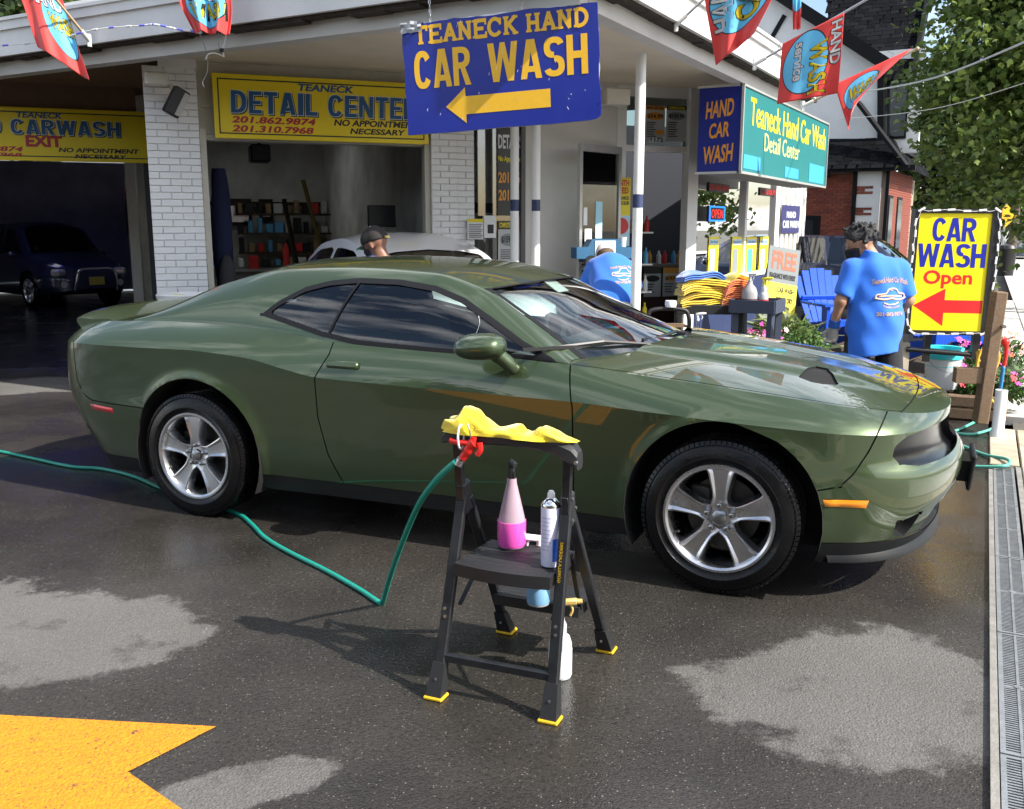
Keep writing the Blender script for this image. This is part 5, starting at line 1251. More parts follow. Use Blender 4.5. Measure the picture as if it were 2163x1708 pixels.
for i in range(3):
    for ln in (.195, .094):
        me_ = MB().box((0, 0, 0), (ln, .03, .059), bev=.003).mesh('brick'); me_.materials.append(RBRICK[i]); bmesh_b.append(me_)
rb = random.Random(12); cnt = 0
qx0, qx1 = HL(1808, 440).x, HL(1858, 440).x                       # white corner pier
for row in range(46):
    z = .035 + row * .0677 + .0
    if z > zg - .05: break
    x = -2.62 + (0 if row % 2 else .1016)
    while x < qx0 - .02:
        if z > 1.35 and cnt < 290:
            o = bpy.data.objects.new('brick', bmesh_b[rb.choice((0, 0, 2, 2, 4))]); COL.objects.link(o); o.parent = bw; o.location = (x + .1, -.003 + rb.uniform(-.002, .002), z); cnt += 1
        x += .2032
pier = MB().box(((qx0 + qx1) / 2, -.0, zg / 2), (qx1 - qx0, .06, zg)).build('white_pier', STUC, house)
for zc in (HL(1830, 401).z, HL(1830, 446).z, HL(1830, 492).z):    # brick quoins let into the pier
    for r_ in range(3):
        for k in range(2):
            if k == 1 and r_ % 2: continue
            o = bpy.data.objects.new('quoin_brick', bmesh_b[rb.choice((0, 2, 4))]); COL.objects.link(o); o.parent = pier; o.location = (qx0 + .10 + k * .2, -.035, zc + (r_ - 1) * .0677)
mb = MB(); rb2 = random.Random(4)
for row in range(46):
    z = .035 + row * .0677
    for k in range(26):
        mb.box((-.005, .15 + k * .2032 + (.1 if row % 2 else 0), z), (.03, .194, .059))
tag(mb.build('street_bricks', RBRICK[0], house), kind='stuff')
x = HL(1803, 440).x; MB().box((x, -.06, zg / 2), (.085, .08, zg)).build('downspout', BTRIM, house); x = HL(1872, 440).x; MB().box((x, -.06, zg / 2), (.08, .08, zg)).build('downspout', BTRIM, house)
gl = HL(1735, 362); MB().box((-1.4, -.22, zg + .05), (4.2, .16, .13)).build('gutter', BTRIM, house)
MB().box((HL(1745, 368).x, -.25, zg - .08), (.3, .12, .12), bev=.02).build('wall_lamp', BTRIM, house)
# door opening and windows
a = HL(1712, 455); w_ = MB(); w_.box((a.x - .1, -.01, .95), (.75, .05, 1.95)); dr = w_.build('side_door', BTRIM, house); MB().box((a.x - .12, -.045, 1.15), (.42, .02, 1.3)).build('pane', M('dark_pane', (.03, .035, .04), .1), dr)
for y0, y1 in ((.5, 1.3), (2.2, 3.2)):
    w_ = MB().box((.0, (y0 + y1) / 2, 1.7), (.06, y1 - y0, 1.5)).build('window', BTRIM, house); MB().box((.035, (y0 + y1) / 2, 1.7), (.02, y1 - y0 - .16, 1.34)).build('pane', M('dark_pane', (.03, .035, .04), .1), w_)
# upper stucco block with gable
def hpoly(name, pts, th, mat, par=house):
    """pts: local (x,z) polygon on plane y=d"""
    mb = MB(); mb.prism([(p[0], p[1]) for p in pts], 0, th, Matrix(((1, 0, 0, 0), (0, 0, 1, pts_d), (0, 1, 0, 0), (0, 0, 0, 1)))); return mb.build(name, mat, par)
pts_d = .35
zs0 = HL(1800, 300, .6).z; L2 = lambda x, y: (HL(x, y, .35).x, HL(x, y, .35).z)
ap = L2(1567, -62); gr = L2(1863, 130); glft = L2(1400, 90)
hpoly('gable_wall', [L2(1400, 300), L2(1862, 300), L2(1862, 132), gr, ap, glft], .2, STUC)
pts_d = .9; b0_ = HL(1862, 250, .9); hpoly('upper_wall', [(b0_.x - 3.0, zs0 - .3), (b0_.x + .95, zs0 - .3), (b0_.x + .95, zs0 + 2.3), (b0_.x - 3.0, zs0 + 2.3)], .2, STUC)
def beam(name, p, q, w, d0=.30, th=.16): mb = MB(); a_ = Vector((p[0], d0, p[1])); c_ = Vector((q[0], d0, q[1])); mb.bar(a_, c_, th, w, up=(0, 1, 0)) if False else mb.bar(a_, c_, w, th, up=(0, 1, 0)); return mb.build(name, BTRIM, house)
e1_ = (gr[0] + .28, gr[1] - .2)
beam('rake_board', ap, e1_, .30, .22, .30); beam('rake_board', glft, ap, .30, .22, .30)
beam('timber', L2(1658, 32), L2(1612, 112), .11, .33, .06); beam('timber', L2(1600, 60), L2(1600, 300), .12, .33, .06); beam('timber', L2(1772, 90), L2(1772, 300), .01, .40, .02); beam('corner_timber', L2(1861, 128), L2(1861, 300), .16, .32, .1)
beam('timber', L2(1752, 297), L2(1862, 297), .10, .33, .06)
# bay windows right of the gable
for x0_, x1_ in ((1868, 1890), (1892, 1913)):
    p_, q_ = HL(x0_, 165, .88), HL(x1_, 292, .88); w_ = MB().box(((p_.x + q_.x) / 2, .88, (p_.z + q_.z) / 2), (abs(q_.x - p_.x), .08, abs(p_.z - q_.z))).build('window', BTRIM, house); MB().box(((p_.x + q_.x) / 2, .83, (p_.z + q_.z) / 2), (abs(q_.x - p_.x) - .08, .03, abs(p_.z - q_.z) - .12)).build('pane', M('dark_pane', (.03, .035, .04), .1), w_)
# shingled roofs ------------------------------------------------------
SHM = []
for i in range(3):
    for w in (.29, .20):
        m_ = MB().box((0, 0, 0), (w, .30, .012)).mesh('shingle'); m_.materials.append(SHG[i]); SHM.append(m_)
def shingle_roof(name, A, B, C, D, expo=.14, lim=150, seed=1):
    """A,B eave left/right; D,C ridge left/right (local coords)"""
    A, B, C, D = map(Vector, (A, B, C, D)); n = (B - A).cross(D - A).normalized()
    if n.z < 0: n = -n
    dk = MB(); dk.add([A, B, C, D, A - n * .06, B - n * .06, C - n * .06, D - n * .06], [(0, 1, 2, 3), (7, 6, 5, 4), (0, 4, 5, 1), (1, 5, 6, 2), (2, 6, 7, 3), (3, 7, 4, 0)]); deck = dk.build(name, SHG[0], house)
    r = random.Random(seed); up = ((D + C) / 2 - (A + B) / 2); L = up.length; rows = int(L / expo); c = 0
    xd = (B - A).normalized(); yd = n.cross(xd); 
    if yd.dot(up) < 0: yd = -yd
    R0 = Matrix((xd, yd, n)).transposed() @ Matrix.Rotation(math.radians(-2.2), 3, 'X')
    for k in range(rows):
        v = (k + .5) / rows; l0 = A.lerp(D, v); r0 = B.lerp(C, v); wd = (r0 - l0).length; x = (k % 3) * .1 + .1
        while x < wd - .12:
            if c >= lim: break
            o = bpy.data.objects.new('shingle', SHM[r.randrange(6)]); COL.objects.link(o); o.parent = deck; o.location = l0 + (r0 - l0).normalized() * x + n * (.016 + r.uniform(0, .004)); o.rotation_euler = R0.to_euler(); c += 1; x += .31
    return deck
zt = HL(1800, 298, .6).z
ev_l = HL(1715, 358); ev_r = HL(1925, 352, -.3)
shingle_roof('skirt_roof', (ev_l.x - .9, -.3, zg + .10), (.45, -.3, zg + .10), (.05, .34, zt), (ev_l.x - .9, .34, zt), .13, 130, 1)
# side hip of the skirt roof to the street
shingle_roof('skirt_roof', (.45, -.3, zg + .095), (.45, 6, zg + .095), (-.1, 6, zt), (.05, .34, zt - .005), .13, 40, 2)
u0 = HL(1735, 60, .2); u1 = HL(1922, 170, .5)
shingle_roof('main_roof', (HL(1760, 125, .5).x, .5, HL(1900, 165, .5).z), (HL(1905, 165, .5).x + .25, .5, HL(1900, 165, .5).z), (HL(1905, 165, .5).x + .25, 3.4, HL(1900, 165, .5).z + 3.6), (HL(1690, 0, .5).x, 3.4, HL(1900, 165, .5).z + 3.6), .15, 290, 3)
xr = HL(1905, 165, .5).x + .27; mb = MB(); mb.bar((xr, .45, HL(1900, 165, .5).z - .08), (xr, 3.4, HL(1900, 165, .5).z + 3.52), .10, .34); mb.build('rake_board', BTRIM, house)
MB().box((xr - 1.2, 3.2, 5.2), (2.0, 3.0, 3.2)).build('upper_side_wall', BTRIM, house)
# diagonal valley trim
mb = MB(); p_, q_ = HL(1812, 215, .2), HL(1915, 350, -.25); mb.bar((p_.x, .2, p_.z), (q_.x, -.25, q_.z), .2, .08); mb.build('valley_trim', BTRIM, house)

# ---------------------------------------------------------------- trees
def leaf_mat(name, c1, c2):
    if name in MATS: return MATS[name]
    m = bpy.data.materials.new(name); m.use_nodes = True; nt = m.node_tree; nt.nodes.clear(); o = nt.nodes.new('ShaderNodeOutputMaterial'); d = nt.nodes.new('ShaderNodeBsdfPrincipled'); t = nt.nodes.new('ShaderNodeBsdfTranslucent'); mx = nt.nodes.new('ShaderNodeMixShader'); g = nt.nodes.new('ShaderNodeNewGeometry'); mc = nt.nodes.new('ShaderNodeMix'); mc.data_type = 'RGBA'
    mc.inputs[6].default_value = (*c1, 1); mc.inputs[7].default_value = (*c2, 1); nt.links.new(g.outputs['Random Per Island'], mc.inputs[0]); nt.links.new(mc.outputs[2], d.inputs['Base Color']); nt.links.new(mc.outputs[2], t.inputs['Color']); d.inputs['Roughness'].default_value = .45; d.inputs['Specular IOR Level'].default_value = .4
    mx.inputs[0].default_value = .3; nt.links.new(d.outputs[0], mx.inputs[1]); nt.links.new(t.outputs[0], mx.inputs[2]); nt.links.new(mx.outputs[0], o.inputs['Surface']); MATS[name] = m; return m
BARK = M('bark', (.11, .085, .065), .9, var=.3, vscale=15, bump=.6, bscale=30, stretch=(4, 4, 1))
LEAF_SHAPE = [(0, 0), (.30, .12), (.52, .48), (.26, .58), (.12, 1.), (-.10, .92), (-.24, .60), (-.5, .5), (-.33, .14)]
def leaves_mesh(name, pts, size, seed, shape=LEAF_SHAPE, droop=.5):
    r = np.random.default_rng(seed); n = len(pts); k = len(shape); S = np.array([(a, b, 0) for a, b in shape]); S[:, 2] = -.25 * np.abs(S[:, 0]) - .12 * S[:, 1] ** 2
    sz = size * r.uniform(.6, 1.25, n); az = r.uniform(0, 2 * np.pi, n); pitch = r.normal(-.35, .55, n); roll = r.normal(0, .6, n)
    ca, sa, cp, sp, cr, sr = np.cos(az), np.sin(az), np.cos(pitch), np.sin(pitch), np.cos(roll), np.sin(roll)
    X = S[None, :, 0] * sz[:, None]; Y = S[None, :, 1] * sz[:, None]; Z = S[None, :, 2] * sz[:, None]
    X1 = X * cr[:, None] + Z * sr[:, None]; Z1 = -X * sr[:, None] + Z * cr[:, None]
    Y2 = Y * cp[:, None] - Z1 * sp[:, None]; Z2 = Y * sp[:, None] + Z1 * cp[:, None]
    X3 = X1 * ca[:, None] - Y2 * sa[:, None]; Y3 = X1 * sa[:, None] + Y2 * ca[:, None]
    V = np.stack([X3, Y3, Z2], -1) + np.asarray(pts)[:, None, :]; V = V.reshape(-1, 3)
    me = bpy.data.meshes.new(name); me.vertices.add(len(V)); me.vertices.foreach_set('co', V.ravel()); me.loops.add(n * k); me.loops.foreach_set('vertex_index', np.arange(n * k)); me.polygons.add(n); me.polygons.foreach_set('loop_start', np.arange(n) * k); me.polygons.foreach_set('loop_total', np.full(n, k)); me.update(); me.validate(); return me
def crown_points(c, rad, nclump, per, cr, seed, shell=.55):
    r = np.random.default_rng(seed); out = []
    for _ in range(nclump):
        d = r.normal(size=3); d /= np.linalg.norm(d); q = (shell + (1 - shell) * r.random()) if r.random() < .75 else r.random() * .7
        p = np.array(c) + d * np.array(rad) * q * (1 + .18 * math.sin(5 * d[0] + 3 * d[2]) + .1 * r.normal())
        m = int(per * r.uniform(.5, 1.4)); s = cr * r.uniform(.6, 1.3); out.append(p + r.normal(size=(m, 3)) * s * np.array([1, 1, .7]))
    return np.concatenate(out)
def tree(name, label, base, h, c, rad, nclump, per, cr, leaf, mat, seed, tr=.16, group=None, limbs=9):
    t = thing(name, label, 'tree', base, 0, group); r = random.Random(seed); c = Vector(c); mb = MB()
    tp = [Vector((0, 0, 0)), Vector((.05, .02, h * .3)), Vector((-.04, .05, h * .6)), Vector((c.x * .6, c.y * .6, h * .95))]; pts = catmull(tp, 6); mb.tube(pts, [tr * (1 - .75 * i / (len(pts) - 1)) * (1.25 if i == 0 else 1) for i in range(len(pts))], 10)
    for k in range(limbs):
        f_ = .35 + .55 * k / limbs; a = pts[int(f_ * (len(pts) - 1))]; an = r.uniform(0, 6.28); e = c + Vector((rad[0] * .75 * math.cos(an), rad[1] * .75 * math.sin(an), rad[2] * r.uniform(-.5, .7))); m_ = a.lerp(e, .5) + Vector((0, 0, .25)); lp = catmull([a, m_, e], 5); r0 = tr * (.5 - .25 * f_); mb.tube(lp, [r0 * (1 - .85 * i / (len(lp) - 1)) for i in range(len(lp))], 6)
    mb.build('trunk', BARK, t, smooth=0)
    link('crown', leaves_mesh('crown', crown_points(c, rad, nclump, per, cr, seed), leaf, seed + 1), mat, t); return t
LM1 = leaf_mat('street_tree_leaf', (.06, .11, .022), (.18, .23, .05)); LM2 = leaf_mat('dark_leaf', (.03, .06, .018), (.09, .12, .03))
tb = Vector((10.1, 17.8, 0))
tree('street_tree', 'full leafy green street tree behind the yellow sign', tb, 5.5, (-.15, 0, 4.95), (2.4, 2.3, 3.5), 1250, 46, .25, .13, LM1, 3, .14, limbs=16)
tree('background_tree', 'large leafy tree rising behind the flat roof beside the flags', Vector((-13.5, 28, 0)), 7, (0, 0, 7.2), (4.2, 3.5, 3.2), 220, 30, .45, .30, LM2, 11, .3, 'trees behind the roof')
tree('background_tree', 'broad yellowish tree behind the roof end', Vector((-20.5, 31, 0)), 7, (0, 0, 7.0), (4.5, 3.5, 3.2), 220, 30, .45, .30, leaf_mat('olive_leaf', (.07, .09, .02), (.18, .19, .06)), 12, .3, 'trees behind the roof')
for i, (x, Y, s_) in enumerate(((2128, 95, 5.5), (2210, 80, 6.), (2170, 130, 8.), (1965, 58, 5.), (2055, 64, 5.5))):
    p = AY(x, 480, Y); tree('roadside_tree', ('tall dark tree far down the street', 'wide dark tree across the street far off', 'distant tree closing the end of the street', 'bushy tree beyond the brick house', 'round tree seen past the yellow sign top')[i], Vector((p.x, p.y, 0)), s_ * 1.2, (0, 0, s_ * 1.25), (s_ * .8, s_ * .8, s_), 120, 26, .8, .6, LM2, 20 + i, .4)
# hedge beside the sidewalk, beyond the sign
hb = AY(2106, 560, 13.2); hb.z = 0
hd_ = thing('hedge', 'low clipped green hedge along the sidewalk behind the sign', 'hedge', hb, math.atan2(V2.y, V2.x)); rr = np.random.default_rng(5)
hp_ = np.stack([rr.uniform(-.2, 2.6, 1600), rr.uniform(-.0, .5, 1600), rr.uniform(.05, .85, 1600)], 1); link('foliage', leaves_mesh('foliage', hp_, .09, 4, shape=[(0, 0), (.25, .4), (0, 1), (-.25, .4)]), LM1, hd_); MB().box((1.2, .25, .35), (2.6, .36, .66)).build('twigs', M('twig_dark', (.02, .025, .012), .95), hd_)
# utility pole, crossing sign, cables, far cars
up_ = AY(2142, 480, 38.); up = thing('utility_pole', 'brown timber utility pole at the far street corner', 'pole', (up_.x, up_.y, 0)); MB().cyl((0, 0, 0), (0, 0, 9), .17, .13, n=12).build('pole', M('pole_wood', (.10, .075, .05), .9, var=.3, vscale=4), up, smooth=40); MB().box((.0, -.05, 8.2), (2.2, .1, .12)).build('crossarm', M('pole_wood', (.10, .075, .05), .9), up); MB().cyl((.2, -.2, 3.2), (.2, -.2, 3.9), .12).build('pole_box', STEEL, up)
sp_ = AY(2121, 480, 33.); sg = thing('street_sign', 'yellow diamond warning sign on a thin post down the street', 'street sign', (sp_.x, sp_.y, 0)); MB().cyl((0, 0, 0), (0, 0, 2.4), .03).build('post', STEEL, sg); MB().box((0, -.05, 2.0), (.55, .02, .55), R=Matrix.Rotation(math.radians(45), 3, 'Y')).build('plate', M('warning_yellow', (.75, .42, .01), .5), sg)
tc_ = AY(2132, 480, 32.); tcn = thing('trash_can', 'black street litter bin by the far crossing', 'bin', (tc_.x, tc_.y, .02)); MB().lathe([(0, 0), (.25, 0), (.29, .85), (.31, .9), (.25, 1.0), (0, 1.05)], 16).build('bin', BLACK, tcn, smooth=40)
for i, (x0, y0, x1, y1, nm) in enumerate(((1795, 198, 2240, 55, 'thick pale overhead cable crossing in front of the street tree'), (1770, 252, 2240, 150, 'thin lower overhead cable running past the window bay'))):
    a_ = AY(x0, y0, 12.6); b_ = AY(x1, y1, 9.2 + i * 2); mid = (a_ + b_) / 2 - Vector((0, 0, .12)); cb = thing('overhead_cable', nm, 'cable', a_); mb = MB(); mb.tube([p - a_ for p in catmull([a_, mid, b_], 12)], .010 if i == 0 else .004, 6); mb.build('cable', M('cable_grey', (.42, .42, .42), .5), cb)
# building across the far crossing and a wall of houses behind the lot
fb = AY(2190, 470, 120.); fbh = thing('far_building', 'pale low building at the end of the street', 'building', (fb.x, fb.y, 0), BA); MB().box((0, 0, 3), (30, 12, 6)).build('wall', M('far_wall', (.4, .36, .32), .9), fbh); MB().box((0, 0, 6.2), (31, 13, .5)).build('roof', M('far_roof', (.1, .09, .09), .9), fbh)
# unseen building and trees, added for reflections in the car's flank and wet ground
ob = thing('added_opposite_building', 'unseen long tan brick building with dark windows, added behind the viewer for reflections', 'building', (-6, -15, 0)); MB().box((0, 0, 2.6), (34, 6, 5.2)).build('wall', M('tan_brick', (.22, .15, .10), .9, var=.2, vscale=3), ob); MB().box((0, 0, 5.35), (35, 7, .35)).build('roof', M('far_roof', (.1, .09, .09), .9), ob)
for k in range(7):
    w_ = MB().box((-14 + k * 4.6, 3.02, 1.9), (2.2, .1, 1.6)).build('window', BTRIM, ob); MB().box((-14 + k * 4.6, 3.08, 1.9), (2.0, .04, 1.4)).build('pane', M('dark_pane', (.03, .035, .04), .1), w_)
for k, x in enumerate((-19, -8.5, 1.5)): tree('added_lot_tree', ('unseen wide tree added before the tan building at its far end', 'unseen tree added before the middle of the tan building', 'unseen tree added before the street end of the tan building')[k], Vector((x, -10.8, 0)), 5, (0, 0, 5.0), (3.2, 1.8, 2.4), 90, 26, .5, .34, LM2, 40 + k, .2)
# ---------------------------------------------------------------- step ladder and what stands on it
nr_, nl_, fr_, fl_ = G(1162, 1522), G(921, 1473), G(1281, 1374), G(1070, 1334)
LC = (nr_ + nl_ + fr_ + fl_) / 4; LC.z = 0; ex = ((nr_ + fr_) - (nl_ + fl_)).normalized(); LA = math.atan2(ex.y, ex.x)
lad = thing('step_ladder', 'black folding two step ladder standing beside the coupe', 'step ladder', LC, LA)
linv = Matrix.Rotation(-LA, 4, 'Z') @ Matrix.Translation(-LC)
def LL(p): return linv @ Vector(p)
def on_z(x, y, z): return LL(G(x, y, z))
BLK = M('ladder_black_steel', (.013, .014, .016), .38, var=.2, vscale=18, rvar=.1); BPL = M('ladder_black_plastic', (.016, .016, .017), .5, bump=.15, bscale=250); FOOT = M('ladder_yellow_foot', (.62, .38, .01), .55, var=.15, vscale=30)
feet = {k: LL(v) for k, v in (('nr', nr_), ('nl', nl_), ('fr', fr_), ('fl', fl_))}
hg = {1: Vector((.195, -.115, .70)), -1: Vector((-.195, -.115, .70))}
for s_, n_, f_ in ((1, 'nr', 'fr'), (-1, 'nl', 'fl')):
    n0 = feet[n_].copy(); f0 = feet[f_].copy(); top = hg[s_]
    d = (top - n0); MB().bar(n0 + d * .02, top, .038, .026, up=(0, 1, 0), bev=.004).build('leg', BLK, lad)
    d2_ = (top + Vector((0, .03, -.02)) - f0); MB().bar(f0 + d2_ * .02, top + Vector((-s_ * .004, .03, -.02)), .036, .024, up=(0, 1, 0), bev=.004).build('leg', BLK, lad)
    for p0, dd in ((n0, d), (f0, d2_)):
        dn_ = dd.normalized(); b = MB(); q = p0 + dn_ * .045
        b.add([p0 + Vector(v) for v in ((-.030, -.026, .008), (.030, -.026, .008), (.030, .026, .008), (-.030, .026, .008))] + [p0 + dn_ * .13 + Vector(v) for v in ((-.022, -.018, 0), (.022, -.018, 0), (.022, .018, 0), (-.022, .018, 0))], [(0, 1, 5, 4), (1, 2, 6, 5), (2, 3, 7, 6), (3, 0, 4, 7), (4, 5, 6, 7), (3, 2, 1, 0)]); sh = b.build('foot_shoe', BPL, lad)
        MB().box(p0 + Vector((0, 0, .007)), (.072, .062, .013), bev=.004).build('foot_pad', FOOT, sh)
        MB().cyl(p0 + dn_ * .075 + Vector((s_ * .0, -.024, 0)), p0 + dn_ * .075 + Vector((0, -.028, 0)), .005, n=8).build('rivet', STEEL, sh)
    # hinge bracket and handle upright
    h0 = top + Vector((0, 0, -.06)); MB().box(top + Vector((0, .012, -.02)), (.036, .062, .12), R=Matrix.Rotation(.18, 3, 'X'), bev=.008).build('hinge_bracket', BPL, lad)
    for dz, dy in ((-.055, -.01), (-.02, .022), (.02, -.012)): MB().cyl(top + Vector((s_ * .019, .01 + dy, dz)), top + Vector((s_ * .023, .01 + dy, dz)), .0055, n=8).build('rivet', STEEL, lad)
    MB().bar(top + Vector((0, -.012, -.03)), Vector((s_ * .205, -.135, .885)), .032, .022, up=(0, 1, 0), bev=.004).build('handle_upright', BLK, lad)
    # folding braces
    MB().bar(Vector((s_ * .175, -.19, .31)), Vector((s_ * .165, -.04, .42)), .014, .006).build('brace', BLK, lad); MB().bar(Vector((s_ * .165, .02, .455)), Vector((s_ * .170, .11, .235)), .016, .006).build('brace', BLK, lad)
    c_ = n0.lerp(top, .40); 
    for dz in (0, .03): MB().cyl(c_ + Vector((s_ * .0 - .0, -.014, dz)), c_ + Vector((0, -.018, dz)), .006, n=8).build('rivet', STEEL, lad)
n0, n1 = feet['nl'].lerp(hg[-1], .20), feet['nr'].lerp(hg[1], .20); MB().bar(n0, n1, .022, .030, bev=.004).build('cross_bar', BLK, lad)
# handle bar: chunky moulded grip
mb = MB(); rows = []
for x, dz, hw_, hh_ in ((-.255, -.012, .026, .014), (-.235, .0, .034, .022), (-.15, .006, .036, .024), (0, .012, .037, .024), (.11, .008, .037, .024), (.165, .0, .037, .026), (.225, -.024, .036, .034), (.245, -.045, .03, .03)):
    rows.append([(x, -.135 + hw_ * cy, .905 + dz + hh_ * cz) for cy, cz in ((-1, -.7), (-1, .5), (-.7, 1), (.7, 1), (1, .5), (1, -.7), (.7, -1), (-.7, -1), (-1, -.7))])
mb.grid(rows); mb.add(rows[0][:-1], [tuple(range(8))]); mb.add(rows[-1][:-1], [tuple(range(8))[::-1]]); mb.build('handle_bar', BPL, lad, smooth=30); MB().cyl((.242, -.16, .86), (.242, -.175, .86), .006, n=8).build('rivet', STEEL, lad)
# treads
def tread(z, y0, y1, w0, w1, th, nrib, name):
    mb = MB(); rows = []; n = nrib * 4
    for i in range(n + 1):
        v = i / n; y = y0 + (y1 - y0) * v; w = w0 + (w1 - w0) * v; curve = .022 * (1 if name == 'platform' else -.0)
        rows.append([(w * u / 10, y - curve * (1 - (u / 10) ** 2) * (1 - v), z + .003 * math.sin(2 * math.pi * nrib * v + .9 * math.sin(u * .35)) * (1 if 0 < i < n and abs(u) < 10 else 0)) for u in range(-10, 11)])
    mb.grid(rows); per = [rows[0][j] for j in range(21)] + [rows[i][20] for i in range(1, n + 1)] + [rows[n][j] for j in range(19, -1, -1)] + [rows[i][0] for i in range(n - 1, 0, -1)]
    m = len(per); mb.add(per + [(p[0] * .985, p[1], z - th) for p in per], [(i, m + i, m + (i + 1) % m, (i + 1) % m) for i in range(m)] + [tuple(range(m, 2 * m))]); return mb.build('tread', BPL, lad, smooth=35)
tread(.475, -.225, .055, .178, .165, .045, 9, 'platform'); tread(.245, .09, .285, .172, .185, .04, 6, 'step')
lettering(lad, 'GORILLA LADDERS', 0, .13, 0, .011, FOOT, 0, bold=.03, warp=lambda X, Y, Z: (feet['nr'].x + (hg[1].x - feet['nr'].x) * (.64 + X * 1.45) - .008 + Z, feet['nr'].y + (hg[1].y - feet['nr'].y) * (.64 + X * 1.45) - .016 + Y * 0, feet['nr'].z + (hg[1].z) * (.64 + X * 1.45)))
# yellow towel draped on the handle
TWY = M('yellow_microfibre', (.78, .60, .015), .95, sheen=.6, bump=.5, bscale=260, var=.06, vscale=20)
tw = thing('yellow_towel', 'crumpled yellow microfibre towel draped on the ladder handle', 'towel', lad.matrix_world @ Vector((0, 0, 0)), LA); tw.location = LC + Vector((0, 0, .918))
mb = MB(); rows = []; hx = pchip([-.25, -.235, -.20, -.17, -.13, -.09, -.05, -.01, .03, .055, .09, .12, .15, .18, .215, .235], [.012, .045, .056, .088, .080, .048, .026, .034, .042, .020, .026, .044, .036, .02, .010, .002]); wx = pchip([-.25, -.2, -.1, 0, .1, .2, .235], [.03, .046, .05, .044, .05, .034, .012]); rg = random.Random(3)
for i in range(66):
    x = -.25 + .485 * i / 65; h = hx(x); w = wx(x); row = []
    for k in range(17):
        a = math.pi * k / 16; rip = 1 + .05 * math.sin(9 * a + 26 * x) + .07 * math.sin(31 * x + 4 * a) + .05 * math.sin(70 * x + 6 * a)
        row.append((x + .008 * math.sin(5 * a), -.135 - w * math.cos(a) * rip * (1 if k not in (0, 16) else 1), h * max(0, math.sin(a)) ** .8 * rip - .0 + .004 ))
    rows.append(row)
mb.grid(rows); mb.build('cloth', TWY, tw, smooth=0)
# green hose, nozzle
HOSEG = M('green_hose', (.012, .27, .20), .35, var=.1, vscale=30); NOZ = M('red_nozzle', (.62, .02, .015), .35)
noz = LL(AY(985, 955, 3.17)); nzw = AY(985, 950, 3.15)
nz = thing('hose_nozzle', 'red trigger hose nozzle zip tied to the ladder handle', 'nozzle', nzw, LA)
mb = MB(); mb.tube(catmull([(-.015, 0, -.03), (.005, 0, -.005), (.02, 0, .02), (.032, 0, .03)], 5), [.015] * 5 + [.018] * 5 + [.02] * 5 + [.021], 12); mb.tube(catmull([(.03, 0, .02), (0, -.005, .026), (-.035, -.004, .025), (-.06, 0, .028)], 5), [.010] * 16, 10); mb.cyl((.024, -.0, .028), (.028, 0, .05), .012); mb.tube(catmull([(.05, 0, .03), (.052, 0, .005), (.04, 0, -.012)], 4), .011, 8); mb.build('body', NOZ, nz, smooth=40)
mb = MB(); mb.tube([Vector((-.018 + .014 * math.cos(t) * .35, -.004 + .014 * math.cos(t), .045 + .042 * math.sin(t))) for t in np.linspace(0, 2 * math.pi, 21)[:-1]], .004, 6, closed=True); mb.build('zip_tie', PAPER, nz, smooth=0)
MB().tube(catmull([(.022, -.01, .045), (.018, -.012, .075), (.008, -.01, .095)], 4), .0028, 6).build('wire_hook', STEEL, nz)
MB().cyl((-.020, 0, -.034), (-.032, 0, -.055), .015).build('coupling', STEEL, nz, smooth=40)
hose_pts = [AY(964, 974, 3.16), AY(925, 1010, 3.22), AY(885, 1065, 3.35), AY(850, 1145, 3.55), AY(825, 1215, 3.72), G(808, 1272, .012), G(798, 1270, .012), G(760, 1245, .012), G(690, 1205, .012), G(610, 1165, .012), G(560, 1135, .012), G(530, 1105, .012), G(500, 1084, .012), G(420, 1060, .012), G(340, 1030, .012), G(280, 1005, .012), G(215, 990, .012), G(150, 985, .012), G(70, 968, .012), G(-30, 948, .012), G(-150, 935, .012)]
hz_ = thing('garden_hose', 'green garden hose running from the nozzle across wet ground behind the rear wheel', 'hose', hose_pts[6]); mb = MB(); mb.tube([p - hose_pts[6] for p in catmull(hose_pts, 8)], .0115, 10); mb.build('hose', HOSEG, hz_, smooth=0)
# bottles ----------------------------------------------------------------
def bottle(name, label, loc, prof, mat, liquid=None, lprof=None, trig=None, tmat=None, rz=0., scale=1., label_mat=None, group=None):
    b = thing(name, label, 'bottle', loc, rz, group); b.scale = (scale,) * 3
    MB().lathe(prof, 28).build('body', mat, b, smooth=45)
    if lprof: MB().lathe(lprof, 28).build('liquid', liquid, b, smooth=45)
    zt_ = prof[-1][1] if not trig else trig
    if trig:
        t = MB(); t.cyl((0, 0, trig - .012), (0, 0, trig + .02), .015, .012, n=14); t.tube(catmull([(0, 0, trig + .015), (.004, 0, trig + .04), (.0, 0, trig + .055)], 4), [.012] * 8 + [.013], 10)
        t.box((-.02, 0, trig + .058), (.085, .022, .024), R=Matrix.Rotation(.12, 3, 'Y'), bev=.007); t.cyl((-.060, 0, trig + .062), (-.076, 0, trig + .064), .010, .008, n=10); t.tube(catmull([(-.035, 0, trig + .05), (-.042, 0, trig + .03), (-.034, 0, trig + .008)], 4), .005, 6); t.build('trigger', tmat, b, smooth=40)
    if label_mat: label_mat(b)
    return b
CLR = glass_mat('clear_plastic', (.93, .88, .92), .7, .08); MILK = M('milky_plastic', (.62, .66, .7), .35, trans=.35); PINK = M('pink_liquid', (.85, .10, .50), .2, coat=1.)
p_ = G(1081, 1153, .478); conep = [(0, .001), (.046, .001), (.050, .012), (.051, .085), (.046, .115), (.030, .185), (.0185, .235), (.017, .255)]
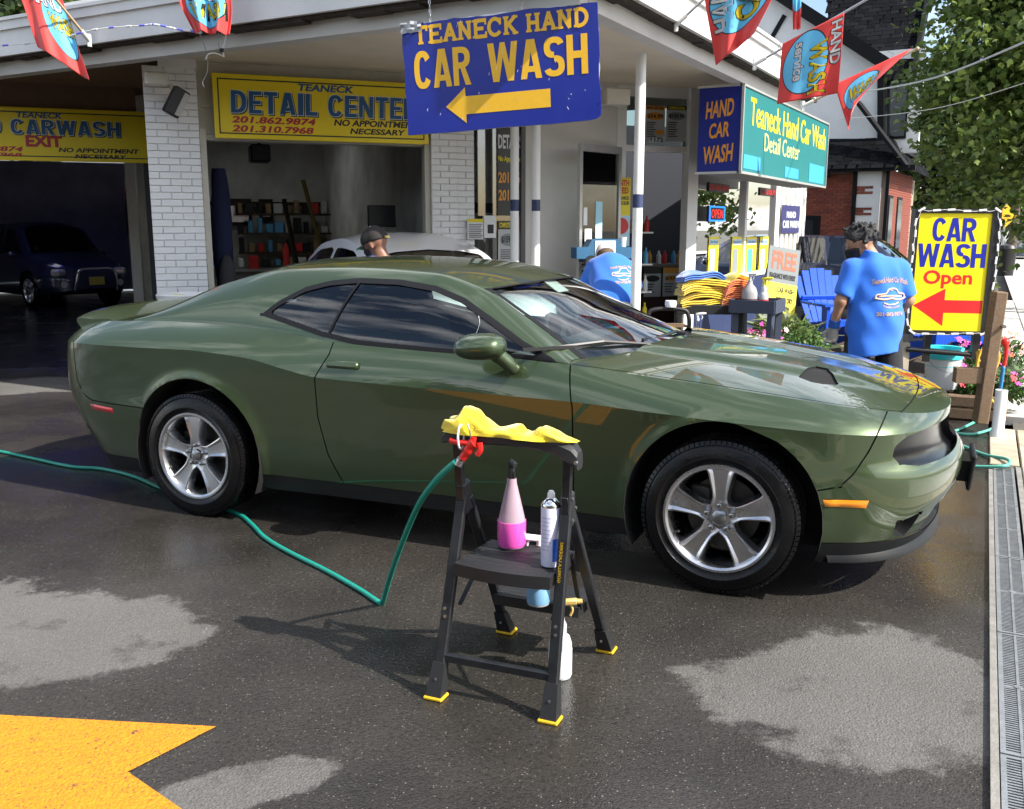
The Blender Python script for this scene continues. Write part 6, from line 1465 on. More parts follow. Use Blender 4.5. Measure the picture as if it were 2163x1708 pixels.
bottle('spray_bottle', 'conical clear bottle half full of pink liquid on the ladder platform', (p_.x, p_.y, .479), conep, M('frosted_pink_plastic', (.72, .52, .62), .25, trans=.5), PINK, [(0, .003), (.0475, .004), (.0525, .013), (.0525, .098), (0, .0985)], .255, BLACK, math.pi / 2 + .15, 1.0, lambda b: MB().add([(.0532 * math.sin(t), -.0532 * math.cos(t), z) for t in np.linspace(.15, 1.0, 7) for z in (.03, .09)], [(2 * i, 2 * i + 2, 2 * i + 3, 2 * i + 1) for i in range(6)]).build('label', PAPER, b))
p_ = G(1163, 1192, .478); can = thing('aerosol_can', 'tall white and blue aerosol can on the ladder platform edge', 'can', (p_.x, p_.y, .479), LA)
MB().lathe([(0, 0), (.033, 0), (.034, .005), (.034, .205), (.033, .21)], 32).build('body', M('can_lilac', (.62, .62, .78), .3, var=.05, vscale=25), can, smooth=45); MB().lathe([(.0335, .207), (.0345, .212), (.030, .222), (.018, .236), (.014, .238)], 28).build('dome', CHROME, can, smooth=45); MB().lathe([(.013, .236), (.0125, .252), (.008, .262), (0, .263)], 16).build('nozzle', PAPER, can, smooth=45)
MB().add([(.0346 * math.sin(t), -.0346 * math.cos(t), z) for t in np.linspace(.55, 1.9, 9) for z in (.02, .10)], [(2 * i, 2 * i + 2, 2 * i + 3, 2 * i + 1) for i in range(8)]).build('blue_band', M('can_blue', (.02, .12, .6), .3), can)
def curve_text(o, body, r, a0, a1, z0, z1, m): lettering(o, body, a0, a1, z0, z1, m, 0, bold=.01, warp=lambda X, Y, Z: (r * np.sin(X), -r * np.cos(X), Z))
for i in range(9): curve_text(can, 'the quick spray on foam cleaner wipe dry'[i:i + 22 - (i % 3) * 4], .0346, -.7, .35 - .1 * (i % 3), .17 - i * .014, .176 - i * .014, M('tiny_print', (.2, .2, .42), .5))
cylp = [(0, .001), (.040, .001), (.043, .01), (.043, .13), (.036, .158), (.016, .178), (.0145, .195)]
p_ = G(1137, 1275, .247); bottle('spray_bottle', 'clear spray bottle of pale blue fluid on the lower step', (p_.x, p_.y, .2485), cylp, M('frosted_plastic', (.7, .72, .75), .3, trans=.4), M('pale_blue_liquid', (.22, .45, .72), .15, coat=1.), [(0, .003), (.0405, .004), (.0445, .012), (.0445, .075), (0, .0755)], .195, PAPER, LA + .4)
p_ = G(1183, 1428); sqp = [(0, .001), (.038, .001), (.041, .01), (.041, .13), (.033, .155), (.022, .165), (.022, .2), (.0155, .212), (.0145, .225)]
bottle('spray_bottle', 'white milky spray bottle with tan trigger standing on the ground behind the ladder leg', (p_.x, p_.y, .0), sqp, MILK, M('milk_liquid', (.75, .77, .78), .3), [(0, .003), (.039, .004), (.0425, .012), (.0425, .11), (0, .1105)], .225, M('tan_trigger', (.55, .38, .12), .5), LA + math.pi + .3, 1.02)
# ---------------------------------------------------------------- planting bed
bA = G(2112, 893); bA.z = 0; bB = bA - U2 * 2.6 ; bC = bB + V2 * 3.3; bD = bA + V2 * 3.6
bed = thing('planting_bed', 'timber edged planting bed of dark mulch between lot and sidewalk', 'planter', bA, math.atan2(V2.y, V2.x))
# local: x along street, y to the left (away from the street)
MULCH = M('mulch', (.055, .038, .026), .95, var=.5, vscale=40, bump=1., bscale=60)
rg = random.Random(2); rows = []
for i in range(46):
    rows.append([(.05 + 4.7 * i / 45, .05 + 2.5 * j / 32, .10 + .03 * math.sin(i * .7) * math.sin(j * .5) + rg.uniform(-.012, .012)) for j in range(33)])
MB().grid(rows).build('mulch', MULCH, bed, smooth=0)
for z in (.06, .165):
    MB().box((.0, 1.3, z), (.09, 2.62, .10), bev=.012).build('timber', WOOD, bed); MB().box((2.4, -.0, z), (4.7, .09, .10), bev=.012).build('timber', WOOD, bed); MB().box((2.4, 2.6, z), (4.7, .09, .10), bev=.012).build('timber', WOOD, bed)
mb = MB()
for k in range(200):
    x, y = rg.uniform(.1, 4.6), rg.uniform(.1, 2.5); mb.box((x, y, .125 + rg.uniform(0, .02)), (rg.uniform(.03, .09), .02, .008), R=Matrix.Rotation(rg.uniform(0, 3), 3, 'Z') @ Matrix.Rotation(rg.uniform(-.3, .3), 3, 'Y'))
tag(mb.build('bark_chips', M('bark_chip', (.10, .065, .04), .9, var=.3), bed), kind='stuff')
# wooden post that carries the sign, brackets
pp = G(2093, 872, .18); pp.z = .0; pst = thing('timber_post', 'weathered square timber post standing behind the white pipe', 'post', (pp.x + .01, pp.y + .12, 0), math.atan2(V2.y, V2.x) + .3); MB().box((0, 0, .60), (.14, .09, 1.05), R=Matrix.Rotation(math.radians(3), 3, 'X'), bev=.008).build('post', WOOD, pst)
MB().cyl((-.12, -.05, .86), (.12, -.05, .86), .014).build('hook_bar', CHROME, pst, smooth=40); MB().box((.0, .15, .46), (.10, .2, .12)).build('side_block', WOOD, pst)
# second short rail under the sign
rl = thing('sign_rail', 'dark horizontal rail and posts carrying the yellow sign', 'rail', AY(1920, 735, 8.1)); a_ = AY(1915, 737, 8.1) - rl.location; b_ = AY(2085, 752, 8.0) - rl.location; MB().cyl(a_, b_, .022, n=12).build('rail', FRB, rl, smooth=40)
for q, hgt in ((a_, .60), (b_, .56)): MB().box(q + Vector((-.0, .03, -.25)), (.06, .05, hgt)).build('support', WOOD if q is b_ else M('pale_post', (.42, .36, .27), .8, var=.2), rl)
# white pvc pipe
pvc = G(2106, 926); pv = thing('pvc_pipe', 'white upright plastic pipe stub at the lot corner', 'pipe', (pvc.x, pvc.y, 0)); PVC = M('pvc', (.78, .78, .76), .35, var=.04, vscale=12); MB().lathe([(.040, 0), (.052, 0), (.052, .06), (.044, .075), (.044, .385), (.038, .385), (.038, .02)], 28).build('pipe', PVC, pv, smooth=40)
# bucket
bk = AY(1985, 845, 8.3); bu = thing('bucket', 'white plastic bucket with turquoise rim on the bed timber', 'bucket', (bk.x, bk.y, .215)); MB().lathe([(0, .0), (.128, .0), (.134, .01), (.150, .27)], 36).build('body', M('bucket_white', (.70, .76, .78), .35, trans=.15), bu, smooth=40)
TQ = M('turquoise_plastic', (.05, .62, .70), .35); MB().lathe([(.150, .265), (.160, .27), (.160, .30), (.154, .305), (.154, .325), (.163, .33), (.163, .36), (.158, .365), (.146, .36), (.146, .20), (.0, .06)], 36).build('rim', TQ, bu, smooth=40)
MB().tube([Vector((.158 * math.cos(t), -.158 * math.sin(t) * .9, .29 - .13 * math.sin(t))) for t in np.linspace(.05, math.pi - .05, 17)], .003, 6).build('bail_handle', STEEL, bu)
# coiled hoses by the pipe
def hose(name, label, pts, r, m): o = thing(name, label, 'hose', pts[0]); mb = MB(); mb.tube([p - pts[0] for p in catmull(pts, 10)], r, 10); mb.build('hose', m, o, smooth=0); return o
HG2 = M('pale_green_hose', (.10, .42, .31), .45, var=.1, vscale=20); HY = M('yellow_hose', (.62, .38, .03), .45, var=.12, vscale=20)
hose('garden_hose', 'pale green hose looping over the lot beside the white pipe', [G(2100, 862, .06), G(2060, 890, .02), G(2010, 912, .015), G(1960, 918, .015), G(1900, 905, .015), G(1930, 890, .015), G(1990, 908, .015), G(2050, 917, .015), G(2098, 905, .02)], .0115, HG2)
hose('garden_hose', 'pale green hose loop lying over the kerb stone by the drain', [G(1980, 920, .015), G(2030, 940, .015), G(2080, 960, .015), G(2122, 968, .04), G(2133, 976, .045), G(2120, 984, .045), G(2060, 985, .015), G(1990, 975, .015)], .0115, HG2)
hose('garden_hose', 'yellow hose coiled on the timber post and trailing towards the car', [G(1930, 897, .015), AY(1990, 892, 8.0), AY(2040, 868, 7.9), AY(2080, 812, 7.85), AY(2108, 765, 7.85), AY(2104, 735, 7.85), AY(2075, 738, 7.8), AY(2063, 775, 7.8), AY(2075, 815, 7.8), AY(2098, 850, 7.7)], .0125, HY)
hose('garden_hose', 'short yellow hose ring hanging on the post bracket', [AY(2066, 740, 7.82), AY(2092, 745, 7.8), AY(2098, 762, 7.8), AY(2084, 772, 7.8), AY(2068, 762, 7.82), AY(2064, 742, 7.84)], .0115, HY)
n2 = AY(2124, 745, 7.9); gn = thing('hose_nozzle', 'red spray wand with blue grip hanging on the timber post', 'nozzle', n2); mb = MB(); mb.tube(catmull([(-.02, 0, .10), (.0, 0, .06), (.005, 0, -.02), (-.005, 0, -.12)], 4), [.02] * 6 + [.016] * 7, 10); mb.sphere((-.01, 0, .09), .035); mb.build('head', NOZ, gn, smooth=40); MB().tube(catmull([(-.006, 0, -.11), (-.012, 0, -.25), (-.02, 0, -.40)], 4), .016, 10).build('grip', M('blue_grip', (.03, .2, .45), .4), gn, smooth=0); MB().tube(catmull([(-.02, 0, -.39), (-.03, 0, -.5), (-.03, .0, -.62)], 4), .012, 8).build('tail', M('light_blue_hose', (.2, .45, .6), .4), gn, smooth=0)
# Adirondack chairs -------------------------------------------------------
CHB = M('chair_blue', (.010, .075, .52), .6, spec=.25, var=.05, vscale=6)
def adirondack(label, loc, rz):
    c = thing('adirondack_chair', label, 'chair', loc, rz, 'blue chairs in the planting bed')
    # faces -y; x is width
    for i in range(6):
        x = -.235 + .094 * i; top = .98 - .10 * (abs(x) / .24) ** 2.2; wt = .086; mb = MB(); a0 = (x * .82, .16, .30); rows = []
        for k in range(8):
            v = k / 7; z = .30 + (top - .30) * v; y = .16 + .27 * v + .02 * math.sin(v * 3); xx = x * (.82 + .30 * v); w = wt * (.80 + .32 * v) / 2
            rows.append([(xx - w, y, z), (xx + w, y, z), (xx + w, y + .022, z), (xx - w, y + .022, z), (xx - w, y, z)])
        mb.grid(rows); mb.add(rows[-1][:4], [(0, 1, 2, 3)]); mb.build('back_slat', CHB, c)
    MB().box((0, .30, .62), (.54, .03, .06), R=Matrix.Rotation(.3, 3, 'X'), bev=.01).build('back_rail', CHB, c)
    for i in range(5):
        v = i / 4; MB().box((0, -.34 + .46 * v, .385 - .07 * v), (.50, .10, .022), R=Matrix.Rotation(-.15, 3, 'X'), bev=.006).build('seat_slat', CHB, c)
    mb = MB(); pr_ = [(-.29, .39), (.29, .39), (.29, .30)] + [(.20 * math.cos(t), .30 - .0 - .07 * 0 + (.04 * math.sin(t))) for t in ()] + [(.24, .27), (.16, .315), (0, .33), (-.16, .315), (-.24, .27), (-.29, .30)]
    mb.prism(pr_, -.40, -.375, Matrix(((1, 0, 0, 0), (0, 0, 1, 0), (0, 1, 0, 0), (0, 0, 0, 1)))); mb.build('front_apron', CHB, c)
    for s_ in (-1, 1):
        mb = MB(); mb.prism([(-.42, .0), (-.34, .0), (-.30, .25), (-.28, .56), (-.41, .56), (-.40, .3)], s_ * .30 - .02, s_ * .30 + .02, Matrix(((0, 0, 1, 0), (1, 0, 0, 0), (0, 1, 0, 0), (0, 0, 0, 1)))); mb.build('front_leg', CHB, c)
        mb = MB(); mb.prism([(-.36, .24), (-.36, .34), (.16, .26), (.46, .06), (.46, .0), (.36, .0)], s_ * .265 - .016, s_ * .265 + .016, Matrix(((0, 0, 1, 0), (1, 0, 0, 0), (0, 1, 0, 0), (0, 0, 0, 1)))); mb.build('rear_leg', CHB, c)
        mb = MB(); mb.prism([(s_ * .24, -.44), (s_ * .37, -.44), (s_ * .385, -.30), (s_ * .33, .20), (s_ * .27, .26), (s_ * .25, .1)], .56, .59); mb.build('arm', CHB, c)
    return c
c1 = AY(1757, 690, 11.7); adirondack('bright blue plastic slatted garden chair beside the shop wall', (c1.x, c1.y, .13), .22)
c2 = AY(1988, 760, 10.2); adirondack('shaded blue plastic garden chair mostly hidden behind the yellow sign', (c2.x, c2.y, .13), .12)
# plants ------------------------------------------------------------------
BLADE = [(-.06, 0), (.06, 0), (.07, .45), (.03, .8), (0, 1), (-.03, .8), (-.07, .45)]
OVAL = [(0, 0), (.22, .25), (.26, .55), (.0, 1.), (-.26, .55), (-.22, .25)]
LG = leaf_mat('flower_leaf', (.04, .10, .02), (.11, .20, .05)); LY_ = leaf_mat('grass_blade', (.14, .20, .05), (.36, .38, .16))
FLOWM = {'pink': M('petal_pink', (.78, .10, .42), .6), 'palepink': M('petal_pale', (.82, .50, .55), .6), 'red': M('petal_red', (.75, .05, .07), .6), 'white': M('petal_white', (.8, .8, .78), .6), 'orange': M('petal_orange', (.75, .22, .12), .6)}
def flower_plant(label, loc, rx, ry, h, nleaf, leaf, flowers, seed, name='flowering_plant', shape=OVAL, lm=None, fsize=.03):
    p = thing(name, label, 'plant', loc); r = np.random.default_rng(seed); n = nleaf; th = r.uniform(0, 6.28, n); q = np.sqrt(r.random(n)); x = rx * q * np.cos(th); y = ry * q * np.sin(th); z = h * (1 - .6 * q ** 2) * r.uniform(.25, 1., n)
    link('foliage', leaves_mesh('foliage', np.stack([x, y, z], 1), leaf, seed, shape), lm or LG, p)
    mb = MB(); rr_ = random.Random(seed)
    for k in range(9): a = rr_.uniform(0, 6.28); mb.tube([(0, 0, 0), (rx * .4 * math.cos(a), ry * .4 * math.sin(a), h * .5), (rx * .7 * math.cos(a), ry * .7 * math.sin(a), h * .8)], .006, 5)
    mb.build('stems', M('stem_green', (.06, .1, .03), .7), p)
    for k, (col, cnt_) in enumerate(flowers):
        for i in range(cnt_):
            a = rr_.uniform(0, 6.28); qq = math.sqrt(rr_.random()); f = MB(); c = Vector((rx * qq * math.cos(a), ry * qq * math.sin(a), h * (1.02 - .5 * qq ** 2) * rr_.uniform(.7, 1.05))); tilt = Matrix.Rotation(rr_.uniform(.2, 1.2), 3, 'X') @ Matrix.Rotation(rr_.uniform(-.5, .5), 3, 'Y')
            for e in range(5):
                t = e * 1.2566; s_ = fsize * rr_.uniform(.85, 1.15); pts = [(0, 0, 0), (s_ * .55 * math.cos(t - .5), s_ * .55 * math.sin(t - .5), .004), (s_ * math.cos(t - .28), s_ * math.sin(t - .28), .002), (s_ * math.cos(t + .28), s_ * math.sin(t + .28), .002), (s_ * .55 * math.cos(t + .5), s_ * .55 * math.sin(t + .5), .004)]
                f.add([c + tilt @ Vector(v) for v in pts], [(0, 1, 2, 3, 4)])
            f.build('flower', FLOWM[col], p)
    return p
def bedpt(x, y, Y): v = AY(x, y, Y); return (v.x, v.y, .12)
flower_plant('bushy pink and white impatiens in front of the shop wall', bedpt(1625, 700, 9.7), .33, .30, .52, 900, .06, [('pink', 34), ('palepink', 12), ('white', 6)], 1, fsize=.032)
flower_plant('dense low green shrub behind the pink impatiens', bedpt(1690, 690, 10.4), .35, .3, .52, 1300, .045, [], 2, 'shrub')
flower_plant('tall pale ornamental grass against the navy wall', bedpt(1680, 650, 11.0), .25, .2, .55, 150, .45, [], 3, 'ornamental_grass', BLADE, LY_)
flower_plant('tall green ornamental grass beside the first blue chair', bedpt(1640, 650, 11.2), .2, .2, .5, 120, .42, [], 33, 'ornamental_grass', BLADE, LY_)
flower_plant('broad leaved yellow green hosta by the chair leg', bedpt(1765, 745, 9.0), .22, .2, .22, 46, .20, [], 4, 'hosta', OVAL, leaf_mat('hosta_leaf', (.16, .22, .05), (.34, .36, .14)))
flower_plant('magenta flowers growing under the yellow sign', bedpt(2045, 720, 8.8), .22, .2, .50, 420, .06, [('pink', 22)], 5)
flower_plant('magenta flowers low beside the second blue chair', bedpt(2020, 790, 8.6), .2, .18, .30, 300, .05, [('pink', 12)], 6)
flower_plant('red geraniums in the near corner of the bed', bedpt(2060, 845, 8.25), .18, .16, .30, 320, .06, [('red', 14), ('white', 4)], 7)
flower_plant('red flowered trailing plant beyond the white pipe', bedpt(2132, 850, 8.15), .20, .2, .32, 420, .06, [('red', 9), ('pink', 4)], 8)
flower_plant('coral and pink flowers at the sidewalk edge of the bed', bedpt(2128, 715, 9.6), .2, .25, .45, 380, .06, [('orange', 14), ('palepink', 10)], 9)
flower_plant('spiky dark leaved plant behind the timber post', bedpt(2135, 780, 8.9), .12, .12, .35, 16, .42, [('pink', 3)], 10, 'spiky_plant', BLADE, leaf_mat('dark_blade', (.06, .08, .05), (.12, .14, .08)))
flower_plant('small red flowers beside the white bucket', bedpt(1935, 815, 8.5), .13, .12, .22, 160, .05, [('red', 6)], 13)
flower_plant('silvery dusty plant below the impatiens', bedpt(1600, 735, 9.0), .14, .12, .16, 260, .05, [], 14, 'silver_plant', OVAL, leaf_mat('silver_leaf', (.35, .38, .36), (.6, .62, .6)))
flower_plant('upright green shoots with a white bloom near the hood', bedpt(1690, 745, 8.8), .2, .12, .26, 60, .16, [('white', 3)], 15, 'shoots', BLADE, LG, fsize=.05)
pt = bedpt(1795, 755, 8.9); po = thing('flower_pot', 'round grey plastic flower pot behind the worker', 'pot', pt); MB().lathe([(0, 0), (.09, 0), (.12, .18), (.13, .18), (.13, .20), (.11, .20), (.10, .14), (0, .14)], 24).build('pot', M('pot_grey', (.16, .15, .14), .7, var=.2), po, smooth=40)
st = bedpt(2068, 815, 8.6); so = thing('edging_stone', 'rounded grey edging stone upright in the bed', 'stone', st); MB().sphere((0, 0, .12), .14, sc=(.9, .5, 1.1)).build('stone', M('stone_grey', (.2, .2, .19), .9, var=.3, bump=.4), so, smooth=0)
# ---------------------------------------------------------------- people: smooth-blended body surfaces
def sdf_mesh(fn, lo, hi, res, name):
    lo = np.array(lo, float); hi = np.array(hi, float); n = np.ceil((hi - lo) / res).astype(int) + 1
    ax = [lo[i] + res * np.arange(n[i]) for i in range(3)]; X, Y, Z = np.meshgrid(*ax, indexing='ij'); D = fn(X, Y, Z).astype(np.float32)
    S = D < 0; c = (slice(None, -1), slice(1, None)); cnt = np.zeros(np.array(D.shape) - 1, np.int8); acc = np.zeros(cnt.shape + (3,), np.float64); ne = np.zeros(cnt.shape, np.float64)
    for axis in range(3):
        a = [slice(None)] * 3; b = [slice(None)] * 3; a[axis] = slice(None, -1); b[axis] = slice(1, None); d0 = D[tuple(a)]; d1 = D[tuple(b)]; cr = (d0 < 0) != (d1 < 0); t = np.where(cr, d0 / (d0 - d1 + 1e-12), 0)
        o = [i for i in range(3) if i != axis]
        for p in (0, 1):
            for q in (0, 1):
                sl = [None] * 3; sl[axis] = slice(None); sl[o[0]] = c[p] if p == 0 else c[1]; sl[o[1]] = c[q] if q == 0 else c[1]
                sl[o[0]] = slice(None, -1) if p == 0 else slice(1, None); sl[o[1]] = slice(None, -1) if q == 0 else slice(1, None); m = cr[tuple(sl)]; tt = t[tuple(sl)]
                ne += m; off = [0, 0, 0]; off[o[0]] = p; off[o[1]] = q
                for k in range(3): acc[..., k] += m * (tt if k == axis else off[k])
    cells = ne > 0; idx = -np.ones(cells.shape, int); ii = np.argwhere(cells); idx[cells] = np.arange(len(ii)); V = lo + res * (ii + acc[cells] / ne[cells][:, None]); F = []
    for axis in range(3):
        a = [slice(1, -1)] * 3; a[axis] = slice(None, -1); b = [slice(1, -1)] * 3; b[axis] = slice(1, None); s0 = S[tuple(a)]; s1 = S[tuple(b)]; cr = np.argwhere(s0 != s1); o = [i for i in range(3) if i != axis]
        if len(cr) == 0: continue
        sg = s0[tuple(cr.T)]; base = cr.copy(); base[:, o[0]] += 1; base[:, o[1]] += 1; q = []
        for p, r in ((-1, -1), (0, -1), (0, 0), (-1, 0)):
            w = base.copy(); w[:, o[0]] += p; w[:, o[1]] += r; q.append(idx[tuple(w.T)])
        q = np.stack(q, 1); flip = sg if axis != 1 else ~sg; q[~flip] = q[~flip][:, ::-1]; F.append(q)
    F = np.concatenate(F); F = F[(F >= 0).all(1)]
    me = bpy.data.meshes.new(name); me.vertices.add(len(V)); me.vertices.foreach_set('co', V.ravel()); me.loops.add(len(F) * 4); me.loops.foreach_set('vertex_index', F.ravel()); me.polygons.add(len(F)); me.polygons.foreach_set('loop_start', np.arange(len(F)) * 4); me.polygons.foreach_set('loop_total', np.full(len(F), 4)); me.update(); me.validate(); smooth_mesh(me); return me
def smin(a, b, k):
    if k <= 0: return np.minimum(a, b)
    h = np.clip(.5 + .5 * (b - a) / k, 0, 1); return b * (1 - h) + a * h - k * h * (1 - h)
def cone(X, Y, Z, a, b, ra, rb, sq=(1, 1, 1)):
    a = np.array(a, float); b = np.array(b, float); sx, sy, sz = sq; bax, bay, baz = (b - a) / np.array(sq); px, py, pz = (X - a[0]) / sx, (Y - a[1]) / sy, (Z - a[2]) / sz
    t = np.clip((px * bax + py * bay + pz * baz) / (bax * bax + bay * bay + baz * baz + 1e-12), 0, 1); return (np.sqrt((px - t * bax) ** 2 + (py - t * bay) ** 2 + (pz - t * baz) ** 2) - (ra + (rb - ra) * t)) * min(sq)
def ell(X, Y, Z, c, r): 
    k = np.sqrt(((X - c[0]) / r[0]) ** 2 + ((Y - c[1]) / r[1]) ** 2 + ((Z - c[2]) / r[2]) ** 2); return (k - 1) * min(r)
def union(prims, k):
    def f(X, Y, Z):
        d = None
        for p in prims:
            kk = k
            if len(p) == 3 and p[0] == 'E': q = ell(X, Y, Z, p[1], p[2])
            elif p[0] == 'K': q = cone(X, Y, Z, *p[1:5], *( [p[5]] if len(p) > 5 and isinstance(p[5], tuple) else [])); kk = p[-1] if isinstance(p[-1], float) and len(p) > 5 else k
            d = q if d is None else smin(d, q, kk)
        return d
    return f
SKIN1 = M('skin_tan', (.36, .19, .115), .5, var=.06, vscale=20); SKIN2 = M('skin_brown', (.20, .095, .055), .5, var=.06, vscale=20); SKIN3 = M('skin_fair', (.48, .27, .19), .5, var=.06, vscale=20)
SHIRT = M('polo_blue', (.022, .155, .66), .85, sheen=.25, bump=.25, bscale=300, var=.06, vscale=5); PANTS = M('trousers_charcoal', (.022, .022, .026), .9, bump=.3, bscale=120); HAIR = M('black_hair', (.009, .008, .008), .55, bump=.8, bscale=120); SHOE = M('shoe_black', (.015, .015, .016), .5); PRINT = M('shirt_print', (.78, .52, .34), .7); MASK = M('mask_black', (.012, .012, .013), .8); GLOVE = M('glove_grey', (.28, .26, .22), .85, bump=.4, bscale=120)
def hand(w, d, side, curl=.6, thumb=(0, 0, 0)):
    """palm and five fingers from wrist w along direction d"""
    w = Vector(w); d = Vector(d).normalized(); x = Vector(side).normalized(); n = d.cross(x).normalized(); p = []
    pe = w + d * .085; p.append(('K', tuple(w), tuple(pe), .024, .03, (1, 1, 1)))
    for i, (o, L) in enumerate(((-.03, .075), (-.010, .082), (.011, .078), (.030, .062))):
        b = pe + x * o; m = b + (d * math.cos(curl * .6) + n * math.sin(curl * .6)) * L * .5; e = m + (d * math.cos(curl * 1.8) + n * math.sin(curl * 1.8)) * L * .5; p += [('K', tuple(b - d * .01), tuple(m), .0095, .009), ('K', tuple(m), tuple(e), .009, .0078)]
    tb_ = w + d * .03 - x * .028; tm = tb_ + (d * .6 - x * .6 + n * .5) * .045; te = tm + (d * .9 + n * .3) * .032; p += [('K', tuple(tb_), tuple(tm), .012, .0105), ('K', tuple(tm), tuple(te), .0105, .0085)]
    return p
def head_prims(c, face, s=1.):
    """skull, jaw, nose, brows, ears for a head centred at c looking along face"""
    c = Vector(c); f = Vector(face).normalized(); up = Vector((0, 0, 1)); sd = f.cross(up).normalized(); up = sd.cross(f).normalized(); P = lambda a, b, d: tuple(c + (f * a + sd * b + up * d) * s)
    return [('K', P(-.025, 0, .035), P(.02, 0, .03), .082 * s, .076 * s), ('K', P(.035, 0, -.03), P(.05, 0, -.085), .058 * s, .036 * s), ('K', P(.088, 0, .005), P(.108, 0, -.028), .010 * s, .015 * s), ('K', P(.078, -.028, .022), P(.078, .028, .022), .016 * s, .016 * s), ('K', P(.092, -.018, -.062), P(.092, .018, -.062), .010 * s, .010 * s), ('K', P(-.005, .080, .012), P(-.012, .086, -.022), .016 * s, .011 * s), ('K', P(-.005, -.080, .012), P(-.012, -.086, -.022), .016 * s, .011 * s), ('K', P(-.02, 0, -.05), P(-.035, 0, -.13), .055 * s, .056 * s)], (f, sd, up, c)
def person(label, loc, body, lo, hi, res, skin, name='person'):
    p = thing(name, label, 'person', loc); b = link('body', sdf_mesh(union(body, .02), lo, hi, res, 'body'), skin, p); return p, b
def garment(parent, name, prims, lo, hi, res, mat, k=.05, cut=None, fold=0., seed=0.):
    f0 = union(prims, k)
    def f(X, Y, Z):
        d = f0(X, Y, Z)
        if fold: d = d + fold * (np.sin(11 * X + 7 * Z + 2 * np.sin(5 * Z + seed) + seed) * .6 + np.sin(23 * X - 5 * Y + 9 * Z + 1.7 * np.sin(7 * X)) * .4 + np.sin(38 * X + 17 * Z + 3 * np.sin(6 * Z)) * .3)
        if cut: d = np.maximum(d, cut(X, Y, Z))
        return d
    return link(name, sdf_mesh(f, lo, hi, res, name), mat, parent)
def print_on(parent, garment_obj, lines, y0=-1., d=(0, 1, 0)):
    from mathutils.bvhtree import BVHTree
    me = garment_obj.data; bv = BVHTree.FromPolygons([v.co for v in me.vertices], [tuple(p.vertices) for p in me.polygons])
    for body, x0, x1, z0, z1, bold, arc in lines:
        def w(X, Y, Z, arc=arc, x0=x0, x1=x1):
            ox, oy, oz = [], [], []
            for a, c in zip(X, Z):
                c2 = c + arc * (1 - ((a - (x0 + x1) / 2) / ((x1 - x0) / 2)) ** 2); h = bv.ray_cast(Vector((a, y0, c2)), Vector(d)); q = h[0] if h[0] is not None else Vector((a, 0, c2)); ox.append(q.x); oy.append(q.y - .0035); oz.append(q.z)
            return np.array(ox), np.array(oy), np.array(oz)
        lettering(garment_obj, body, x0, x1, z0, z1, PRINT, 0, 'shirt_print', bold, warp=w)
def car_emblem(parent, g, cx, cz, s):
    from mathutils.bvhtree import BVHTree
    me = g.data; bv = BVHTree.FromPolygons([v.co for v in me.vertices], [tuple(p.vertices) for p in me.polygons]); mb = MB()
    for pts, r in (([(-1, 0), (-.9, .18), (-.4, .25), (-.2, .5), (.3, .52), (.55, .26), (.95, .2), (1, 0)], .05), ([(-1.05, -.02), (-.5, -.1), (0, -.04), (.6, -.12), (1.05, 0)], .06), ([(-.5, -.3), (-.2, -.4), (.25, -.38), (.5, -.28)], .045), ([(-.8, .08), (0, .12), (.8, .06)], .05)):
        q = []
        for u, v in pts:
            h = bv.ray_cast(Vector((cx + u * s, -1, cz + v * s)), Vector((0, 1, 0)))
            if h[0] is not None: q.append(h[0] - Vector((0, .003, 0)))
        if len(q) > 2: mb.tube(catmull(q, 4), r * s, 5)
    mb.build('shirt_emblem', PRINT, g, smooth=0)
# --- worker by the yellow sign, seen from behind, head turned left
L1 = AY(1852, 600, 7.0); L1.z = 0
hp1, (f_, sd_, up_, hc_) = head_prims((-.115, .06, 1.492), (-.93, .12, -.26))
neck = [('K', (-.01, .03, 1.36), (-.075, .04, 1.45), .058, .055)]
armsL = [('K', (-.185, .03, 1.315), (-.262, -.02, 1.085), .048, .043), ('K', (-.265, -.02, 1.085), (-.285, .03, .90), .041, .028)]; armsR = [('K', (.185, .03, 1.315), (.243, .01, 1.085), .048, .043), ('K', (.245, .01, 1.085), (.20, .16, .93), .041, .028)]
torso = [('K', (0, .02, 1.26), (0, .0, .95), .118, .12, (1.25, .85, 1.)), ('K', (-.14, .03, 1.318), (.14, .03, 1.318), .052, .052)]
legs = [('K', (-.10, 0, .90), (-.12, .02, .50), .085, .06), ('K', (-.12, .02, .50), (-.12, .06, .10), .058, .042), ('K', (.10, 0, .90), (.13, -.05, .50), .085, .06), ('K', (.13, -.05, .50), (.14, -.04, .10), .058, .042), ('K', (-.12, .05, .05), (-.14, -.0 + .16, .04), .045, .04), ('K', (.14, -.05, .05), (.17, .08, .04), .045, .04)]
hL = hand((-.285, .03, .90), (-.02, .12, -1), (.7, -.7, 0), .9); hR = hand((.20, .16, .93), (-.2, .7, -.5), (1, .2, 0), .8)
man1, _b = person('worker in blue polo and black face mask seen from behind beside the yellow sign', L1, torso + neck + hp1 + armsL + armsR + legs + hR + hL, (-.45, -.35, -.02), (.45, .5, 1.66), .0095, SKIN1)
garment(man1, 'trousers', [(p[0], p[1], p[2], p[3] + .022, p[4] + .028) for p in legs[:4]] + [('K', (-.06, .01, .86), (.06, .01, .86), .11, .11)], (-.4, -.3, .06), (.4, .4, 1.05), .012, PANTS, .03, None, .004, 1.)
for q in (4, 5): garment(man1, 'shoe', [(legs[q][0], legs[q][1], legs[q][2], .055, .05), ], (-.35, -.3, -.01), (.35, .45, .14), .01, SHOE, .02, lambda X, Y, Z: -Z + .0)
